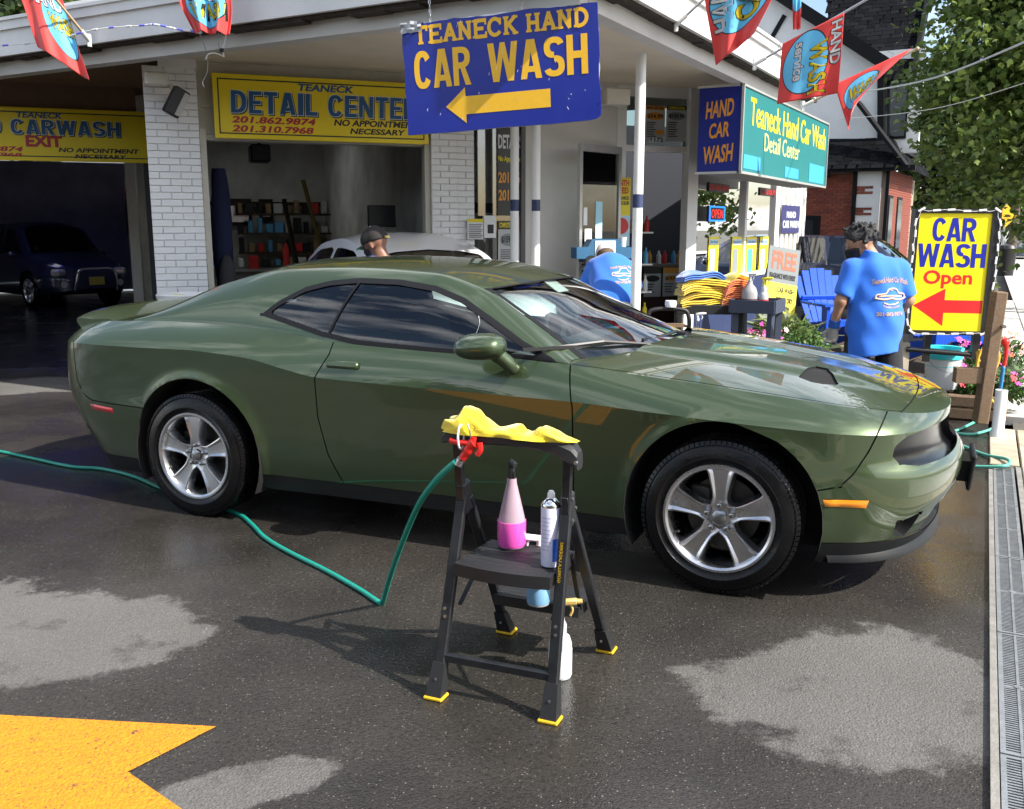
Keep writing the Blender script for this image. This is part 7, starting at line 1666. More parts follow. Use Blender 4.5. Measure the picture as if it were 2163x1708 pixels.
sh1 = garment(man1, 'polo_shirt', [('K', (0, .02, 1.27), (.0, -.005, .92), .150, .162, (1.25, .9, 1.)), ('K', (.0, .0, .95), (.01, -.01, .66), .162, .17, (1.22, .92, 1.)), ('K', (-.15, .03, 1.322), (.15, .03, 1.322), .072, .072), ('K', (-.18, .03, 1.315), (-.243, -.005, 1.13), .071, .074), ('K', (.18, .03, 1.315), (.230, .015, 1.13), .071, .074), ('K', (-.02, .03, 1.37), (-.05, .035, 1.43), .075, .07)], (-.42, -.3, .66), (.42, .35, 1.55), .009, SHIRT, .035, lambda X, Y, Z: np.maximum(np.maximum(.70 - Z + .02 * np.sin(9 * X), np.where(np.abs(X) > .215, 1.11 - Z + (np.abs(X) - .22) * .4, -1)), np.where(np.abs(X) < .14, Z - 1.445 + .25 * (X + .05), -1)), .008, 2.)
print_on(man1, sh1, [('Teaneck Hand Car Wash', -.02 - .06, .20, 1.205, 1.245, .03, .02), ('&', .055, .075, 1.165, 1.185, .02, 0), ('Detailing Center', .0, .14, 1.045, 1.07, .02, -.012), ('201-862-9874', -.045, .165, .985, 1.015, .04, 0)]); car_emblem(man1, sh1, .065, 1.115, .12)
HP_ = lambda a, b, d: tuple(hc_ + f_ * a + sd_ * b + up_ * d)
rngh = np.random.default_rng(3)
curl = [('K', HP_(-.03, 0, .055), HP_(.03, 0, .06), .088, .078), ('K', HP_(-.07, 0, .0), HP_(-.06, 0, -.05), .05, .035)]
for _ in range(150):
    d_ = rngh.normal(size=3); d_ /= np.linalg.norm(d_)
    a_, b_, c_ = d_ * np.array([.115, .092, .10]); a_ -= .01; c_ += .045
    if c_ < .0 + .35 * max(0, a_) or (a_ > .055 and c_ < .085): continue
    curl.append(('K', HP_(a_, b_, c_), HP_(a_ * 1.1 + .008 * rngh.normal(), b_ * 1.1 + .008 * rngh.normal(), c_ + .012 + .008 * rngh.normal()), .015, .009))
garment(man1, 'hair', curl, (-.32, -.12, 1.40), (.08, .26, 1.68), .006, HAIR, .008, lambda X, Y, Z: ((X - hc_.x) * f_.x + (Y - hc_.y) * f_.y + (Z - hc_.z) * f_.z - .062 - 1.2 * np.maximum(0, (X - hc_.x) * up_.x + (Y - hc_.y) * up_.y + (Z - hc_.z) * up_.z - .045)))
garment(man1, 'face_mask', [('K', HP_(.045, 0, -.03), HP_(.058, 0, -.08), .066, .044), ('K', HP_(.10, 0, -.03), HP_(.10, 0, -.06), .022, .02)], (-.35, -.1, 1.33), (.05, .3, 1.6), .006, MASK, .02, lambda X, Y, Z: np.maximum((X - hc_.x) * up_.x + (Y - hc_.y) * up_.y + (Z - hc_.z) * up_.z + .008, -((X - hc_.x) * f_.x + (Y - hc_.y) * f_.y + (Z - hc_.z) * f_.z) + .028))
MB().tube([HP_(.03, .085, -.012), HP_(.005, .092, .0), HP_(-.008, .092, .012)], .0018, 5).build('mask_loop', MASK, man1)
er = Vector(HP_(-.004, .093, -.045)); MB().tube([er + Vector((.010 * math.cos(t), 0, .012 * math.sin(t))) for t in np.linspace(0, 6.28, 13)[:-1]], .002, 5, closed=True).build('earring', M('gold_ring', (.7, .5, .15), .3, metal=1.), man1)
garment(man1, 'work_glove', [(p[0], p[1], p[2], p[3] * 1.25 + .003, p[4] * 1.25 + .002) for p in hL], (-.45, -.1, .66), (-.12, .25, .96), .006, GLOVE, .008); MB().cyl((-.283, .022, .94), (-.286, .032, .885), .042, .04, n=18).build('wrist_band', M('band_blue', (.015, .08, .32), .8), man1, smooth=40)
# --- worker in dark cap between the cars
L2_ = AY(800, 520, 7.6); L2_.z = 0
hp2, (f_, sd_, up_, hc_) = head_prims((-.03, .03, 1.475), (-.86, .34, -.30))
torso2 = [('K', (.03, .02, 1.24), (.02, .02, .95), .15, .145, (1.25, .85, 1.)), ('K', (-.12, .03, 1.285), (.17, .0, 1.285), .07, .07), ('K', (.02, .02, 1.30), (-.01, .03, 1.42), .06, .056)]
arms2 = [('K', (-.16, .03, 1.28), (-.28, .12, 1.06), .052, .042), ('K', (-.28, .12, 1.06), (-.36, .30, 1.0), .04, .028), ('K', (.21, .0, 1.28), (.24, .1, 1.04), .052, .042), ('K', (.24, .1, 1.04), (.12, .30, 1.0), .04, .028)]
legs2 = [('K', (-.09, 0, .90), (-.1, .02, .50), .085, .06), ('K', (-.1, .02, .50), (-.1, .02, .10), .058, .042), ('K', (.12, 0, .90), (.12, .02, .50), .085, .06), ('K', (.12, .02, .50), (.12, .02, .10), .058, .042), ('K', (-.1, .02, .05), (-.12, .16, .04), .045, .04), ('K', (.12, .02, .05), (.13, .16, .04), .045, .04)]
man2, _b = person('worker in a dark cap with green brim between the green and silver cars', L2_, torso2 + hp2 + arms2 + legs2 + hand((-.36, .30, 1.0), (-.3, .9, -.2), (0, .2, 1), .5) + hand((.12, .30, 1.0), (-.6, .7, -.2), (0, .2, 1), .5), (-.5, -.3, -.02), (.42, .5, 1.68), .011, SKIN2)
garment(man2, 'trousers', [(p[0], p[1], p[2], p[3] + .022, p[4] + .028) for p in legs2[:4]] + [('K', (-.05, 0, .92), (.08, 0, .92), .15, .15)], (-.4, -.3, .06), (.4, .4, 1.05), .015, PANTS, .04)
garment(man2, 'polo_shirt', [('K', (.03, .02, 1.24), (.02, .0, .80), .165, .17, (1.28, .9, 1.)), ('K', (-.12, .03, 1.285), (.18, .0, 1.285), .08, .08), ('K', (-.15, .03, 1.28), (-.235, .085, 1.12), .078, .072), ('K', (.2, .0, 1.28), (.225, .05, 1.12), .078, .072), ('K', (.02, .02, 1.30), (.0, .03, 1.385), .078, .074)], (-.4, -.3, .72), (.45, .4, 1.5), .011, SHIRT, .035, lambda X, Y, Z: np.maximum(.76 - Z, np.where(np.abs(X - .01) < .13, Z - 1.395, -1)), .004, 5.)
HP_ = lambda a, b, d: tuple(hc_ + f_ * a + sd_ * b + up_ * d)
CAPD = M('cap_dark', (.022, .018, .016), .85, bump=.3, bscale=200)
cap = garment(man2, 'cap', [('K', HP_(-.028, 0, .048), HP_(.022, 0, .048), .094, .088), ('K', HP_(-.02, 0, .09), HP_(.01, 0, .09), .065, .06)], (-.22, -.15, 1.40), (.16, .22, 1.70), .007, CAPD, .02, lambda X, Y, Z: -((X - hc_.x) * up_.x + (Y - hc_.y) * up_.y + (Z - hc_.z) * up_.z) + .028)
mb = MB(); rows = []
for i in range(9):
    a = -1.05 + 2.1 * i / 8; rows.append([HP_(.075 * math.cos(a) + .02, .082 * math.sin(a), .032), HP_(.10 + .075 * math.cos(a) * .9, .080 * math.sin(a), .024 - .01 * abs(a)), HP_(.155 * math.cos(a * .55) + .0, .066 * math.sin(a), .016 - .014 * abs(a))])
mb.grid(rows); br = mb.build('cap_brim', M('brim_green', (.05, .22, .12), .7), cap, smooth=0); br.modifiers.new('t', 'SOLIDIFY').thickness = .004
MB().sphere(HP_(-.003, 0, .152), .007).build('cap_button', PAPER, cap); MB().box(HP_(-.118, .0, .035), (.03, .05, .018), R=Matrix.Rotation(math.atan2(f_.y, f_.x), 3, 'Z')).build('cap_strap', M('strap_yellow', (.65, .5, .15), .7), cap)
MB().tube(catmull([HP_(.06, .068, -.03), HP_(.02, .088, .0), HP_(-.018, .092, .01), HP_(-.022, .088, -.02), HP_(.02, .078, -.055)], 4), .0028, 6).build('mask_loop', PAPER, man2)
garment(man2, 'face_mask', [('K', HP_(.045, 0, -.03), HP_(.058, 0, -.08), .066, .044)], (-.25, -.1, 1.30), (.12, .25, 1.56), .008, MASK, .02, lambda X, Y, Z: np.maximum((X - hc_.x) * up_.x + (Y - hc_.y) * up_.y + (Z - hc_.z) * up_.z + .008, -((X - hc_.x) * f_.x + (Y - hc_.y) * f_.y + (Z - hc_.z) * f_.z) + .028))
# --- worker bending forward by the shop door
L3_ = AY(1296, 600, 9.05); L3_.z = 0
hp3, (f_, sd_, up_, hc_) = head_prims((-.045, .40, 1.315), (-.12, .72, -.66))
torso3 = [('K', (0, -.08, .98), (-.0, .22, 1.18), .13, .13, (1.25, .85, 1.)), ('K', (-.14, .26, 1.215), (.15, .24, 1.205), .06, .06), ('K', (-.02, .27, 1.24), (-.04, .36, 1.29), .06, .056)]
arms3 = [('K', (-.19, .26, 1.21), (-.27, .36, .98), .052, .042), ('K', (-.27, .36, .98), (-.16, .55, .90), .04, .028), ('K', (.2, .24, 1.2), (.26, .36, .97), .052, .042), ('K', (.26, .36, .97), (.12, .56, .90), .04, .028)]
legs3 = [('K', (-.10, -.08, .90), (-.12, -.02, .50), .09, .065), ('K', (-.12, -.02, .50), (-.12, -.10, .10), .06, .045), ('K', (.10, -.08, .90), (.12, -.02, .50), .09, .065), ('K', (.12, -.02, .50), (.12, -.10, .10), .06, .045), ('K', (-.12, -.10, .05), (-.13, .05, .04), .045, .04), ('K', (.12, -.10, .05), (.13, .05, .04), .045, .04)]
man3, _b = person('worker in a pale cap bending forward beside the white pipe post at the shop door', L3_, torso3 + hp3 + arms3 + legs3 + hand((-.16, .55, .90), (.5, .8, -.2), (0, .2, 1), .5) + hand((.12, .56, .90), (-.5, .8, -.2), (0, .2, 1), .5), (-.45, -.4, -.02), (.45, .8, 1.55), .011, SKIN3)
garment(man3, 'trousers', [(p[0], p[1], p[2], p[3] + .022, p[4] + .028) for p in legs3[:4]] + [('K', (-.06, -.08, .92), (.06, -.08, .92), .155, .155)], (-.4, -.4, .06), (.4, .4, 1.05), .015, PANTS, .04)
sh3 = garment(man3, 'polo_shirt', [('K', (0, -.11, .92), (-.0, .22, 1.205), .17, .172, (1.28, .95, 1.)), ('K', (-.15, .26, 1.225), (.16, .24, 1.215), .084, .084), ('K', (-.18, .26, 1.21), (-.245, .33, 1.05), .08, .074), ('K', (.19, .24, 1.2), (.24, .32, 1.05), .08, .074), ('K', (-.02, .27, 1.24), (-.035, .32, 1.27), .078, .074)], (-.42, -.4, .74), (.42, .55, 1.42), .011, SHIRT, .035, lambda X, Y, Z: .78 - Z, .007, 9.)
print_on(man3, sh3, [('Teaneck Hand Car Wash', -.04, .19, 1.225, 1.25, .03, .012), ('201-862-9874', .0, .2, 1.10, 1.125, .04, 0)]); car_emblem(man3, sh3, .085, 1.175, .11)
HP_ = lambda a, b, d: tuple(hc_ + f_ * a + sd_ * b + up_ * d)
cap3 = garment(man3, 'cap', [('K', HP_(-.028, 0, .048), HP_(.022, 0, .048), .094, .088), ('K', HP_(-.02, 0, .09), HP_(.01, 0, .09), .065, .06)], (-.25, .2, 1.2), (.16, .62, 1.55), .009, M('cap_pale', (.62, .60, .58), .85, bump=.2, bscale=200), .02, lambda X, Y, Z: -((X - hc_.x) * up_.x + (Y - hc_.y) * up_.y + (Z - hc_.z) * up_.z) + .035)
garment(man3, 'hair', [('K', HP_(-.03, 0, .02), HP_(.0, 0, .03), .088, .083), ('K', HP_(-.055, 0, -.02), HP_(-.06, 0, -.05), .05, .04)], (-.25, .2, 1.15), (.16, .62, 1.5), .009, M('brown_hair', (.10, .06, .035), .7, bump=.5, bscale=150), .02, lambda X, Y, Z: (X - hc_.x) * f_.x + (Y - hc_.y) * f_.y + (Z - hc_.z) * f_.z - .02)
# ---------------------------------------------------------------- other vehicles (one lofted shell each, windows cut out)
def gcar(name, label, loc, yaw, paint, C, side, ws, rw, axles, wr, lamps=True, group=None, cat='car', detail=True):
    """C: stations l -> (zbottom, t_wide, z_wide, t_belt, z_belt, t_rail, z_rail, z_centre)"""
    ls = [c[0] for c in C]; fn = [pchip(ls, [c[i] for c in C]) for i in range(1, 9)]; l0, l1 = ls[0], ls[-1]; v = thing(name, label, cat, loc, yaw, group); bm = bmesh.new(); rows = []; n = 72
    for i in range(n + 1):
        u = i / n; l = l0 + (l1 - l0) * (u - .06 * math.sin(2 * math.pi * u)); e = 1.
        for en, w in ((l0, .55), (l1, .7)):
            d = abs(l - en)
            if d < w: e = min(e, max(.02, 1 - (1 - d / w) ** 4.) ** .5)
        zb, tw, zw, tb, zt, tr, zr, zc = [f(l) for f in fn]; K = [(tw * .93, zb), (tw * .985, zb + .12), (tw, zw), (tb, zt), (tr, zr), (tr * .55, zr + (zc - zr) * .8), (0, zc)]; half = []
        for a, b in zip(K, K[1:]):
            for q in range(5): half.append((a[0] + (b[0] - a[0]) * q / 5, a[1] + (b[1] - a[1]) * q / 5))
        half.append(K[-1]); full = [(t * e, z) for t, z in half] + [(-t * e, z) for t, z in half[-2::-1]]; rows.append([bm.verts.new((l, t, z)) for t, z in full])
    for a, b in zip(rows, rows[1:]):
        for j in range(len(a) - 1): bm.faces.new((a[j], b[j], b[j + 1], a[j + 1]))
    for r in (rows[0], rows[-1]): bm.faces.new(r)
    bmesh.ops.recalc_face_normals(bm, faces=bm.faces); sds = [poly_sd(p) for p in side]; top = [poly_sd(p) for p in (ws, rw) if p]; belt = fn[4]; fl_ = lambda c: abs(c.y) > fn[5](c.x) * .97 and c.z > belt(c.x) - .05
    for s_ in sds: bm_cut(bm, (lambda s_: lambda c: s_(c.x, c.z) if fl_(c) else 1)(s_))
    for s_ in top: bm_cut(bm, (lambda s_: lambda c: s_(c.x, abs(c.y)) if abs(c.y) < fn[5](c.x) * 1.02 and c.z > .7 else 1)(s_))
    for ax in axles: bm_cut(bm, (lambda ax: lambda c: math.hypot(c.x - ax, c.z - wr) - wr * 1.16 if abs(c.y) > .45 else 1)(ax))
    def cls(f):
        c = f.calc_center_median()
        if abs(c.y) > .45 and any(math.hypot(c.x - ax, c.z - wr) < wr * 1.16 for ax in axles): return 'well'
        if fl_(c) and any(s_(c.x, c.z) < 0 for s_ in sds): return 'glass'
        if abs(c.y) < fn[5](c.x) * 1.02 and c.z > .7 and any(s_(c.x, abs(c.y)) < 0 for s_ in top): return 'glass'
        return 'body'
    cl = {f: cls(f) for f in bm.faces}; b = bm_part(bm, lambda f: cl[f] == 'body', 'body', paint, v, None, 32); bm_part(bm, lambda f: cl[f] == 'glass', 'windows', glass_mat('dark_car_glass', (.22, .26, .25), 1.3), v, -.008); bm_part(bm, lambda f: cl[f] == 'well', 'wheel_well', GAPM, v, -.09); bm.free()
    MB().box(((l0 + l1) / 2, 0, .45), ((l1 - l0) * .7, 1.3, .4)).build('cabin_floor', INTER, v)
    if detail:
        for ax in axles:
            for sd in (1, -1): w = copy_tree(wheel0); w.parent = v; w.location = (ax, -sd * (fn[1](ax) - .12), wr); w.scale = (wr / .354,) * 3; w.rotation_euler = (math.radians(90 * sd), 0, 0)
        for sd in (1, -1):
            mx = [p[0] for p in side[-1]]; MB().sphere((max(mx) - .12, sd * (fn[3](max(mx)) + .09), belt(max(mx)) + .05), .09, sc=(.7, 1, .75)).build('door_mirror', paint, v, smooth=0)
            if lamps: MB().box((l1 - .16, sd * fn[1](l1 - .3) * .72, fn[2](l1 - .3) + .1), (.2, .30, .15), rz=-sd * .5, bev=.04).build('headlamp', M('headlamp_far', (.5, .5, .52), .15, coat=1.), v)
    return v
SED = [(-2.15, .35, .80, .62, .74, .85, .60, .90, .92), (-1.9, .25, .86, .62, .80, .93, .66, 1.0, 1.02), (-1.45, .22, .89, .62, .82, .97, .68, 1.05, 1.10), (-.85, .2, .90, .6, .84, .98, .60, 1.38, 1.43), (-.2, .2, .90, .6, .85, .97, .58, 1.51, 1.575), (.35, .2, .90, .6, .85, .95, .59, 1.46, 1.535), (.85, .2, .90, .6, .84, .93, .66, 1.20, 1.28), (1.25, .2, .89, .6, .80, .91, .72, .97, 1.0), (1.75, .22, .87, .58, .74, .82, .66, .88, .9), (2.15, .3, .80, .55, .62, .68, .5, .72, .74)]
SIL = M('silver_paint', (.78, .79, .81), .3, metal=.2, coat=1.)
SEDW = [[(-1.25, 1.0), (-1.0, 1.2), (-.6, 1.40), (-.15, 1.43), (-.15, 1.0)], [(-.08, 1.0), (-.08, 1.43), (.35, 1.40), (.75, 1.22), (1.05, 1.0)]]
gcar('silver_sedan', 'silver sedan parked behind the green coupe with its rear window showing', (-1.22, 9.70, 0), math.atan2(.87, -.5), SIL, SED, SEDW, [(.42, 0), (.48, .50), (1.2, .66), (1.25, .0), (1.2, -.1), (.4, -.1)], [(-1.42, -.1), (-1.42, .60), (-.92, .52), (-.88, -.1)], (-1.3, 1.35), .32)
SUVC = [(-2.25, .4, .82, .75, .78, 1.0, .62, 1.55, 1.58), (-2.0, .3, .88, .75, .84, 1.05, .66, 1.64, 1.68), (-1.2, .25, .91, .7, .87, 1.05, .66, 1.69, 1.73), (0, .25, .91, .7, .88, 1.04, .65, 1.69, 1.74), (.55, .25, .91, .7, .88, 1.03, .66, 1.58, 1.66), (1.0, .25, .91, .7, .86, 1.02, .72, 1.22, 1.3), (1.25, .25, .90, .7, .84, 1.0, .74, 1.06, 1.1), (1.8, .28, .88, .65, .78, .92, .68, .98, 1.0), (2.15, .35, .82, .6, .70, .8, .6, .86, .88), (2.3, .4, .76, .55, .6, .66, .5, .7, .72)]
SUVW = [[(-1.9, 1.1), (-1.75, 1.6), (-1.1, 1.63), (-1.1, 1.1)], [(-1.02, 1.1), (-1.02, 1.63), (-.2, 1.63), (-.2, 1.1)], [(-.12, 1.08), (-.12, 1.63), (.4, 1.58), (.95, 1.1)]]
rav = gcar('parked_suv', 'dark blue sport utility vehicle with chrome bull bar in the dark left bay', (-10.2, 20.8, 0), math.radians(-41), M('dark_navy_paint', (.022, .03, .085), .3, metal=.4, coat=1.), SUVC, SUVW, [(.55, -.1), (.6, .58), (1.2, .70), (1.24, -.1)], None, (-1.33, 1.33), .355, cat='suv')
mb = MB(); mb.tube(catmull([(2.38, -.42, .35), (2.45, -.40, .62), (2.45, -.32, .78), (2.45, 0, .80), (2.45, .32, .78), (2.45, .40, .62), (2.38, .42, .35)], 6), .03, 10); mb.build('bull_bar', CHROME, rav, smooth=0); MB().box((2.44, 0, .56), (.01, .31, .16)).build('number_plate', M('plate_yellow', (.62, .5, .12), .5), rav)
for sd in (1, -1): MB().cyl((2.2, sd * .58, .5), (2.26, sd * .58, .5), .07).build('fog_lamp', CHROME, rav)
NVP = M('navy_car_paint', (.016, .022, .05), .3, metal=.3, coat=1.)
WAG = [(c[0], c[1], c[2], c[3] * .92, c[4], .62 + (c[5] - .62) * .85, c[6], c[7] * .865, c[8] * .855) for c in SUVC]
nw = AY(1815, 500, 17.2); gcar('parked_wagon', 'navy station wagon parked between the shop and the brick house', (nw.x - .25, nw.y, 0), math.atan2(RU.y, RU.x), NVP, WAG, [[(x, .62 + (z - .62) * .82) for x, z in w] for w in SUVW], [(.55, -.1), (.6, .58), (1.2, .70), (1.24, -.1)], None, (-1.33, 1.33), .33)
for i, (x, Y, col, yw_) in enumerate(((2150, 62, (.6, .6, .6), 1.05), (2163, 50, (.05, .06, .08), 1.1))):
    p = AY(x, 500, Y); gcar('street_car', ('pale car coming along the far street', 'dark car nearer on the far street')[i], (p.x, p.y, -.1), yw_ + math.pi, M('far_paint_%d' % i, col, .3, coat=1.), SED, SEDW, [(.42, 0), (.48, .50), (1.2, .66), (1.25, .0), (1.2, -.1), (.4, -.1)], None, (-1.3, 1.35), .32, detail=False)
# ---------------------------------------------------------------- shopfront and garage clutter
ORG = M('poster_orange', (.75, .33, .04), .5); PYEL = M('poster_yellow', (.80, .66, .03), .5); PRED = M('poster_red', (.58, .03, .03), .5); PBLU = M('poster_blue', (.10, .35, .62), .5); PBLK = M('poster_black', (.014, .014, .015), .35); PGRY = M('poster_grey', (.50, .52, .53), .5)
def sheet(label, o, rz, w, h, base, bits, name='poster', cat='poster', th=.006, group=None):
    """o: lower left corner; bits: ('r',u0,u1,v0,v1,mat) bars and ('t',text,u0,u1,v0,v1,mat) lines, v from the top"""
    s = thing(name, label, cat, o, rz, group); MB().box((w / 2, th / 2, h / 2), (w, th, h)).build('sheet', base, s); y = -.001
    for b in bits:
        if b[0] == 'r': panel(s, b[1] * w, b[2] * w, h * (1 - b[4]), h * (1 - b[3]), b[5], y - .001, .001, 'printed_block')
        elif b[0] == 'e':
            cx, cz, rx, rz_ = (b[1] + b[2]) / 2 * w, h * (1 - (b[3] + b[4]) / 2), (b[2] - b[1]) / 2 * w, (b[4] - b[3]) / 2 * h; MB().add([(cx + rx * math.cos(t), y - .001, cz + rz_ * math.sin(t)) for t in np.linspace(0, 6.283, 25)[:-1]], [tuple(range(24))]).build('printed_oval', b[5], s)
        else: lettering(s, b[1], b[2] * w, b[3] * w, h * (1 - b[5]), h * (1 - b[4]), b[6], y - .0016, bold=.03)
        y -= .0012
    return s
def fsheet(label, x0, y0, x1, y1, d, base, bits, **k):
    q0, zt_ = fq(x0, y0, d); q1, _ = fq(x1, y0, d); _, zb_ = fq(x0, y1, d); return sheet(label, F(q0, d + .006, zb_), FA, q1 - q0, zt_ - zb_, base, bits, **k)
lines = lambda u0, u1, v0, n, st, m: [('r', u0, u1 - .06 * (i % 3), v0 + i * st, v0 + i * st + st * .35, m) for i in range(n)]
WT = SIGN_WHITE
fsheet('tall black window poster reading DETAIL SERVICE behind the two pipe posts', 1050, 268, 1147, 455, -.10, PBLK, [('t', 'DETAIL SERVICE', .02, .95, .08, .24, WT), ('t', 'No Appointment Necessary', .02, .95, .32, .40, PYEL), ('t', '201-862-9874', .02, .97, .50, .63, ORG), ('t', '201-310-7968', .02, .97, .70, .83, ORG)])
fsheet('grey window poster with yellow COMPLETE DETAIL heading and price', 1052, 466, 1095, 555, -.10, PGRY, [('r', 0, 1, 0, .2, PBLK), ('t', 'COMPLETE DETAIL', .05, .95, .04, .16, PYEL), ('e', .1, .9, .3, .6, M('poster_slate', (.25, .27, .28), .5)), ('t', '$159.99', .15, .85, .36, .54, PBLK)] + lines(.1, .9, .68, 5, .05, PBLK))
fsheet('red window poster with round price $34 low behind the posts', 1097, 458, 1150, 555, -.10, PGRY, [('r', 0, 1, 0, .32, PRED), ('t', '15-MINUTE', .15, .85, .05, .15, PYEL), ('t', 'EXPRESS', .15, .85, .19, .29, PYEL), ('e', .12, .88, .45, .80, PRED), ('t', '$34', .22, .75, .50, .75, PYEL)])
fsheet('yellow and white notice taped to the white brick pier', 987, 462, 1020, 505, .02, PAPER, [('r', 0, 1, 0, .16, PYEL)] + lines(.08, .95, .25, 8, .09, PBLK), name='notice', cat='notice')
ds = fsheet('small white wall dispenser on the brick pier', 1022, 455, 1047, 502, .03, PAPER, [('r', .3, .8, .4, .8, PBLK)], name='dispenser', cat='dispenser', th=.05)
fsheet('yellow and red ONE MONTH UNLIMITED poster on the grey wall', 1264, 374, 1332, 520, -.03, PYEL, [('r', 0, 1, .55, 1, M('poster_sky', (.45, .68, .8), .5)), ('t', 'ONE MONTH', .08, .95, .03, .12, PRED), ('t', 'UNLIMITED', .10, .93, .14, .23, PRED), ('t', 'FULL SERVICE', .3, .95, .27, .32, PBLK), ('t', 'CAR WASH CLUB', .3, .95, .34, .39, PBLK), ('t', 'ONLY', .3, .65, .46, .54, PBLK), ('e', .08, .55, .58, .82, ORG), ('e', .5, .95, .58, .82, PRED), ('t', 'THE CAR WASH', .1, .9, .88, .95, PBLU)])
fsheet('handwritten price note under the poster', 1248, 500, 1300, 545, -.02, PAPER, lines(.1, .9, .15, 4, .2, PBLU), name='notice', cat='notice')
for i, (x0, x1, hd_m, pr_, lb) in enumerate(((1362, 1405, ORG, '$54.99', 'orange headed MINI DETAIL price poster in the window over the door'), (1408, 1450, PBLK, '$159.99', 'black headed COMPLETE DETAIL price poster in the window over the door'))):
    fsheet(lb, x0, 222, x1, 298, -.09, PGRY, [('r', 0, 1, 0, .12, hd_m), ('t', ('MINI DETAIL', 'COMPLETE DETAIL')[i], .08, .92, .02, .1, PYEL if i else PBLK), ('e', .06, .94, .18, .4, (ORG, M('poster_slate', (.25, .27, .28), .5))[i]), ('t', pr_, .12, .88, .23, .36, PBLK)] + lines(.08, .55, .46, 7, .065, PBLK) + [('r', .52, .92, .68, .8, (ORG, PGRY)[i])])
fsheet('white number plate 1172 under the window posters', 1372, 288, 1402, 300, -.085, PAPER, [('t', '1172', .06, .94, .12, .88, PBLK)], name='number_plate', cat='number')
# blue car shaped customer box on a stand
cb = F(*[fq(1218, 560, .55)[0], .55, 0.]); zb_ = fq(1218, 560, .55)[1]; ht = fq(1218, 505, .55)[1] - zb_; wd = fq(1336, 560, .55)[0] - fq(1218, 560, .55)[0]
cbx = thing('customer_box', 'blue wooden car shaped box with Thank You card on a stand', 'box', cb, FA); oc = [(0, .25), (0, .68), (.20, .70), (.27, 1.), (.74, 1.), (.80, .70), (1, .68), (1, .25), (.86, .25), (.80, .10), (.70, .08), (.64, .25), (.34, .25), (.29, .08), (.20, .10), (.14, .25)]
BXB = M('box_blue', (.02, .10, .20), .55, var=.12); MB().prism([(u * wd, zb_ + v * ht) for u, v in oc], 0, .16, Matrix(((1, 0, 0, 0), (0, 0, 1, 0), (0, 1, 0, 0), (0, 0, 0, 1)))).build('cutout', BXB, cbx)
for u in (.25, .75): MB().cyl((u * wd, -.02, zb_ + .12 * ht), (u * wd, .02, zb_ + .12 * ht), .26 * ht, n=20).build('painted_wheel', BLACK, cbx, smooth=40)
MB().box((wd * .5, -.004, zb_ + ht * .66), (wd * .36, .006, ht * .56)).build('card', PAPER, cbx); lettering(cbx, 'Thank You', wd * .36, wd * .64, zb_ + ht * .72, zb_ + ht * .84, PBLU, -.009); lettering(cbx, 'CUSTOMERS', wd * .35, wd * .65, zb_ + ht * .5, zb_ + ht * .6, PBLK, -.009)
MB().box((wd * .5, .08, zb_ * .5), (.3, .14, zb_)).build('stand', BXB, cbx); MB().lathe([(0, 0), (.035, 0), (.045, .11), (.042, .11), (.03, .01)], 16, Matrix.Translation((wd * .87, .08, zb_ + ht * .69))).build('paper_cup', PAPER, cbx)
# street-window items -------------------------------------------------------
SW0 = F(QD1 + .13, -.02)
def sx(x, y, o=0.):
    r = _ray(x, y); q = Vector((0, 0, HC)); p0 = SW0 + RU * o; t = (p0 - q).dot(RU) / r.dot(RU); p = q + r * t; return (p - SW0).dot(RV), p.z
def ssheet(label, x0, y0, x1, y1, o, base, bits, **k): k0, zt_ = sx(x0, y0, o); k1, _ = sx(x1, y0, o); _, zb_ = sx(x0, y1, o); return sheet(label, SW0 + RV * k0 + RU * (o + .006) + Vector((0, 0, zb_)), BA, k1 - k0, zt_ - zb_, base, bits, **k)
op = ssheet('lit OPEN window sign with red letters and blue outline', 1497, 434, 1530, 467, .05, M('sign_dark_back', (.01, .012, .02), .4), [], name='open_sign', cat='sign', th=.03)
w_ = sx(1530, 434, .05)[0] - sx(1497, 434, .05)[0]; h_ = sx(1497, 434, .05)[1] - sx(1497, 467, .05)[1]
NR = M('neon_red', (1., .03, .02), .4, emit=1.1); NB = M('neon_blue', (.02, .22, 1.), .4, emit=1.1); lettering(op, 'OPEN', w_ * .14, w_ * .86, h_ * .22, h_ * .78, NR, -.006, bold=-.012, spacing=1.15)
for a, b in (((0, 0), (1, 0)), ((1, 0), (1, 1)), ((1, 1), (0, 1)), ((0, 1), (0, 0))): MB().cyl((w_ * (.03 + .94 * a[0]), -.006, h_ * (.05 + .9 * a[1])), (w_ * (.03 + .94 * b[0]), -.006, h_ * (.05 + .9 * b[1])), .010, n=8).build('neon_tube', NB, op)
ssheet('small navy HAND CAR WASH board on the ribbed wall', 1652, 432, 1690, 492, .02, M('board_navy', (.03, .03, .12), .5), [('t', 'HAND', .25, .75, .22, .45, WT), ('t', 'CAR WASH', .06, .94, .55, .82, WT)], name='wall_sign', cat='sign')
for i, (x0, x1, lb) in enumerate(((1497, 1518, 'yellow repair poster at the window corner by the door'), (1546, 1567, 'yellow poster with silver wheel in the shop window'), (1577, 1598, 'yellow poster with teal car in the shop window'), (1605, 1623, 'yellow poster beside the leaning board'))):
    ssheet(lb, x0, 500, x1, 585, -.035, PYEL, [('r', .08, .92, .06, .2, M('poster_pale', (.6, .68, .72), .5)), ('t', 'Dent Repair', .12, .88, .09, .17, PBLU), ('r', .1, .6, .3, .9, (PGRY, M('poster_slate', (.25, .27, .28), .5), M('poster_teal', (.1, .5, .5), .5), PGRY)[i])])
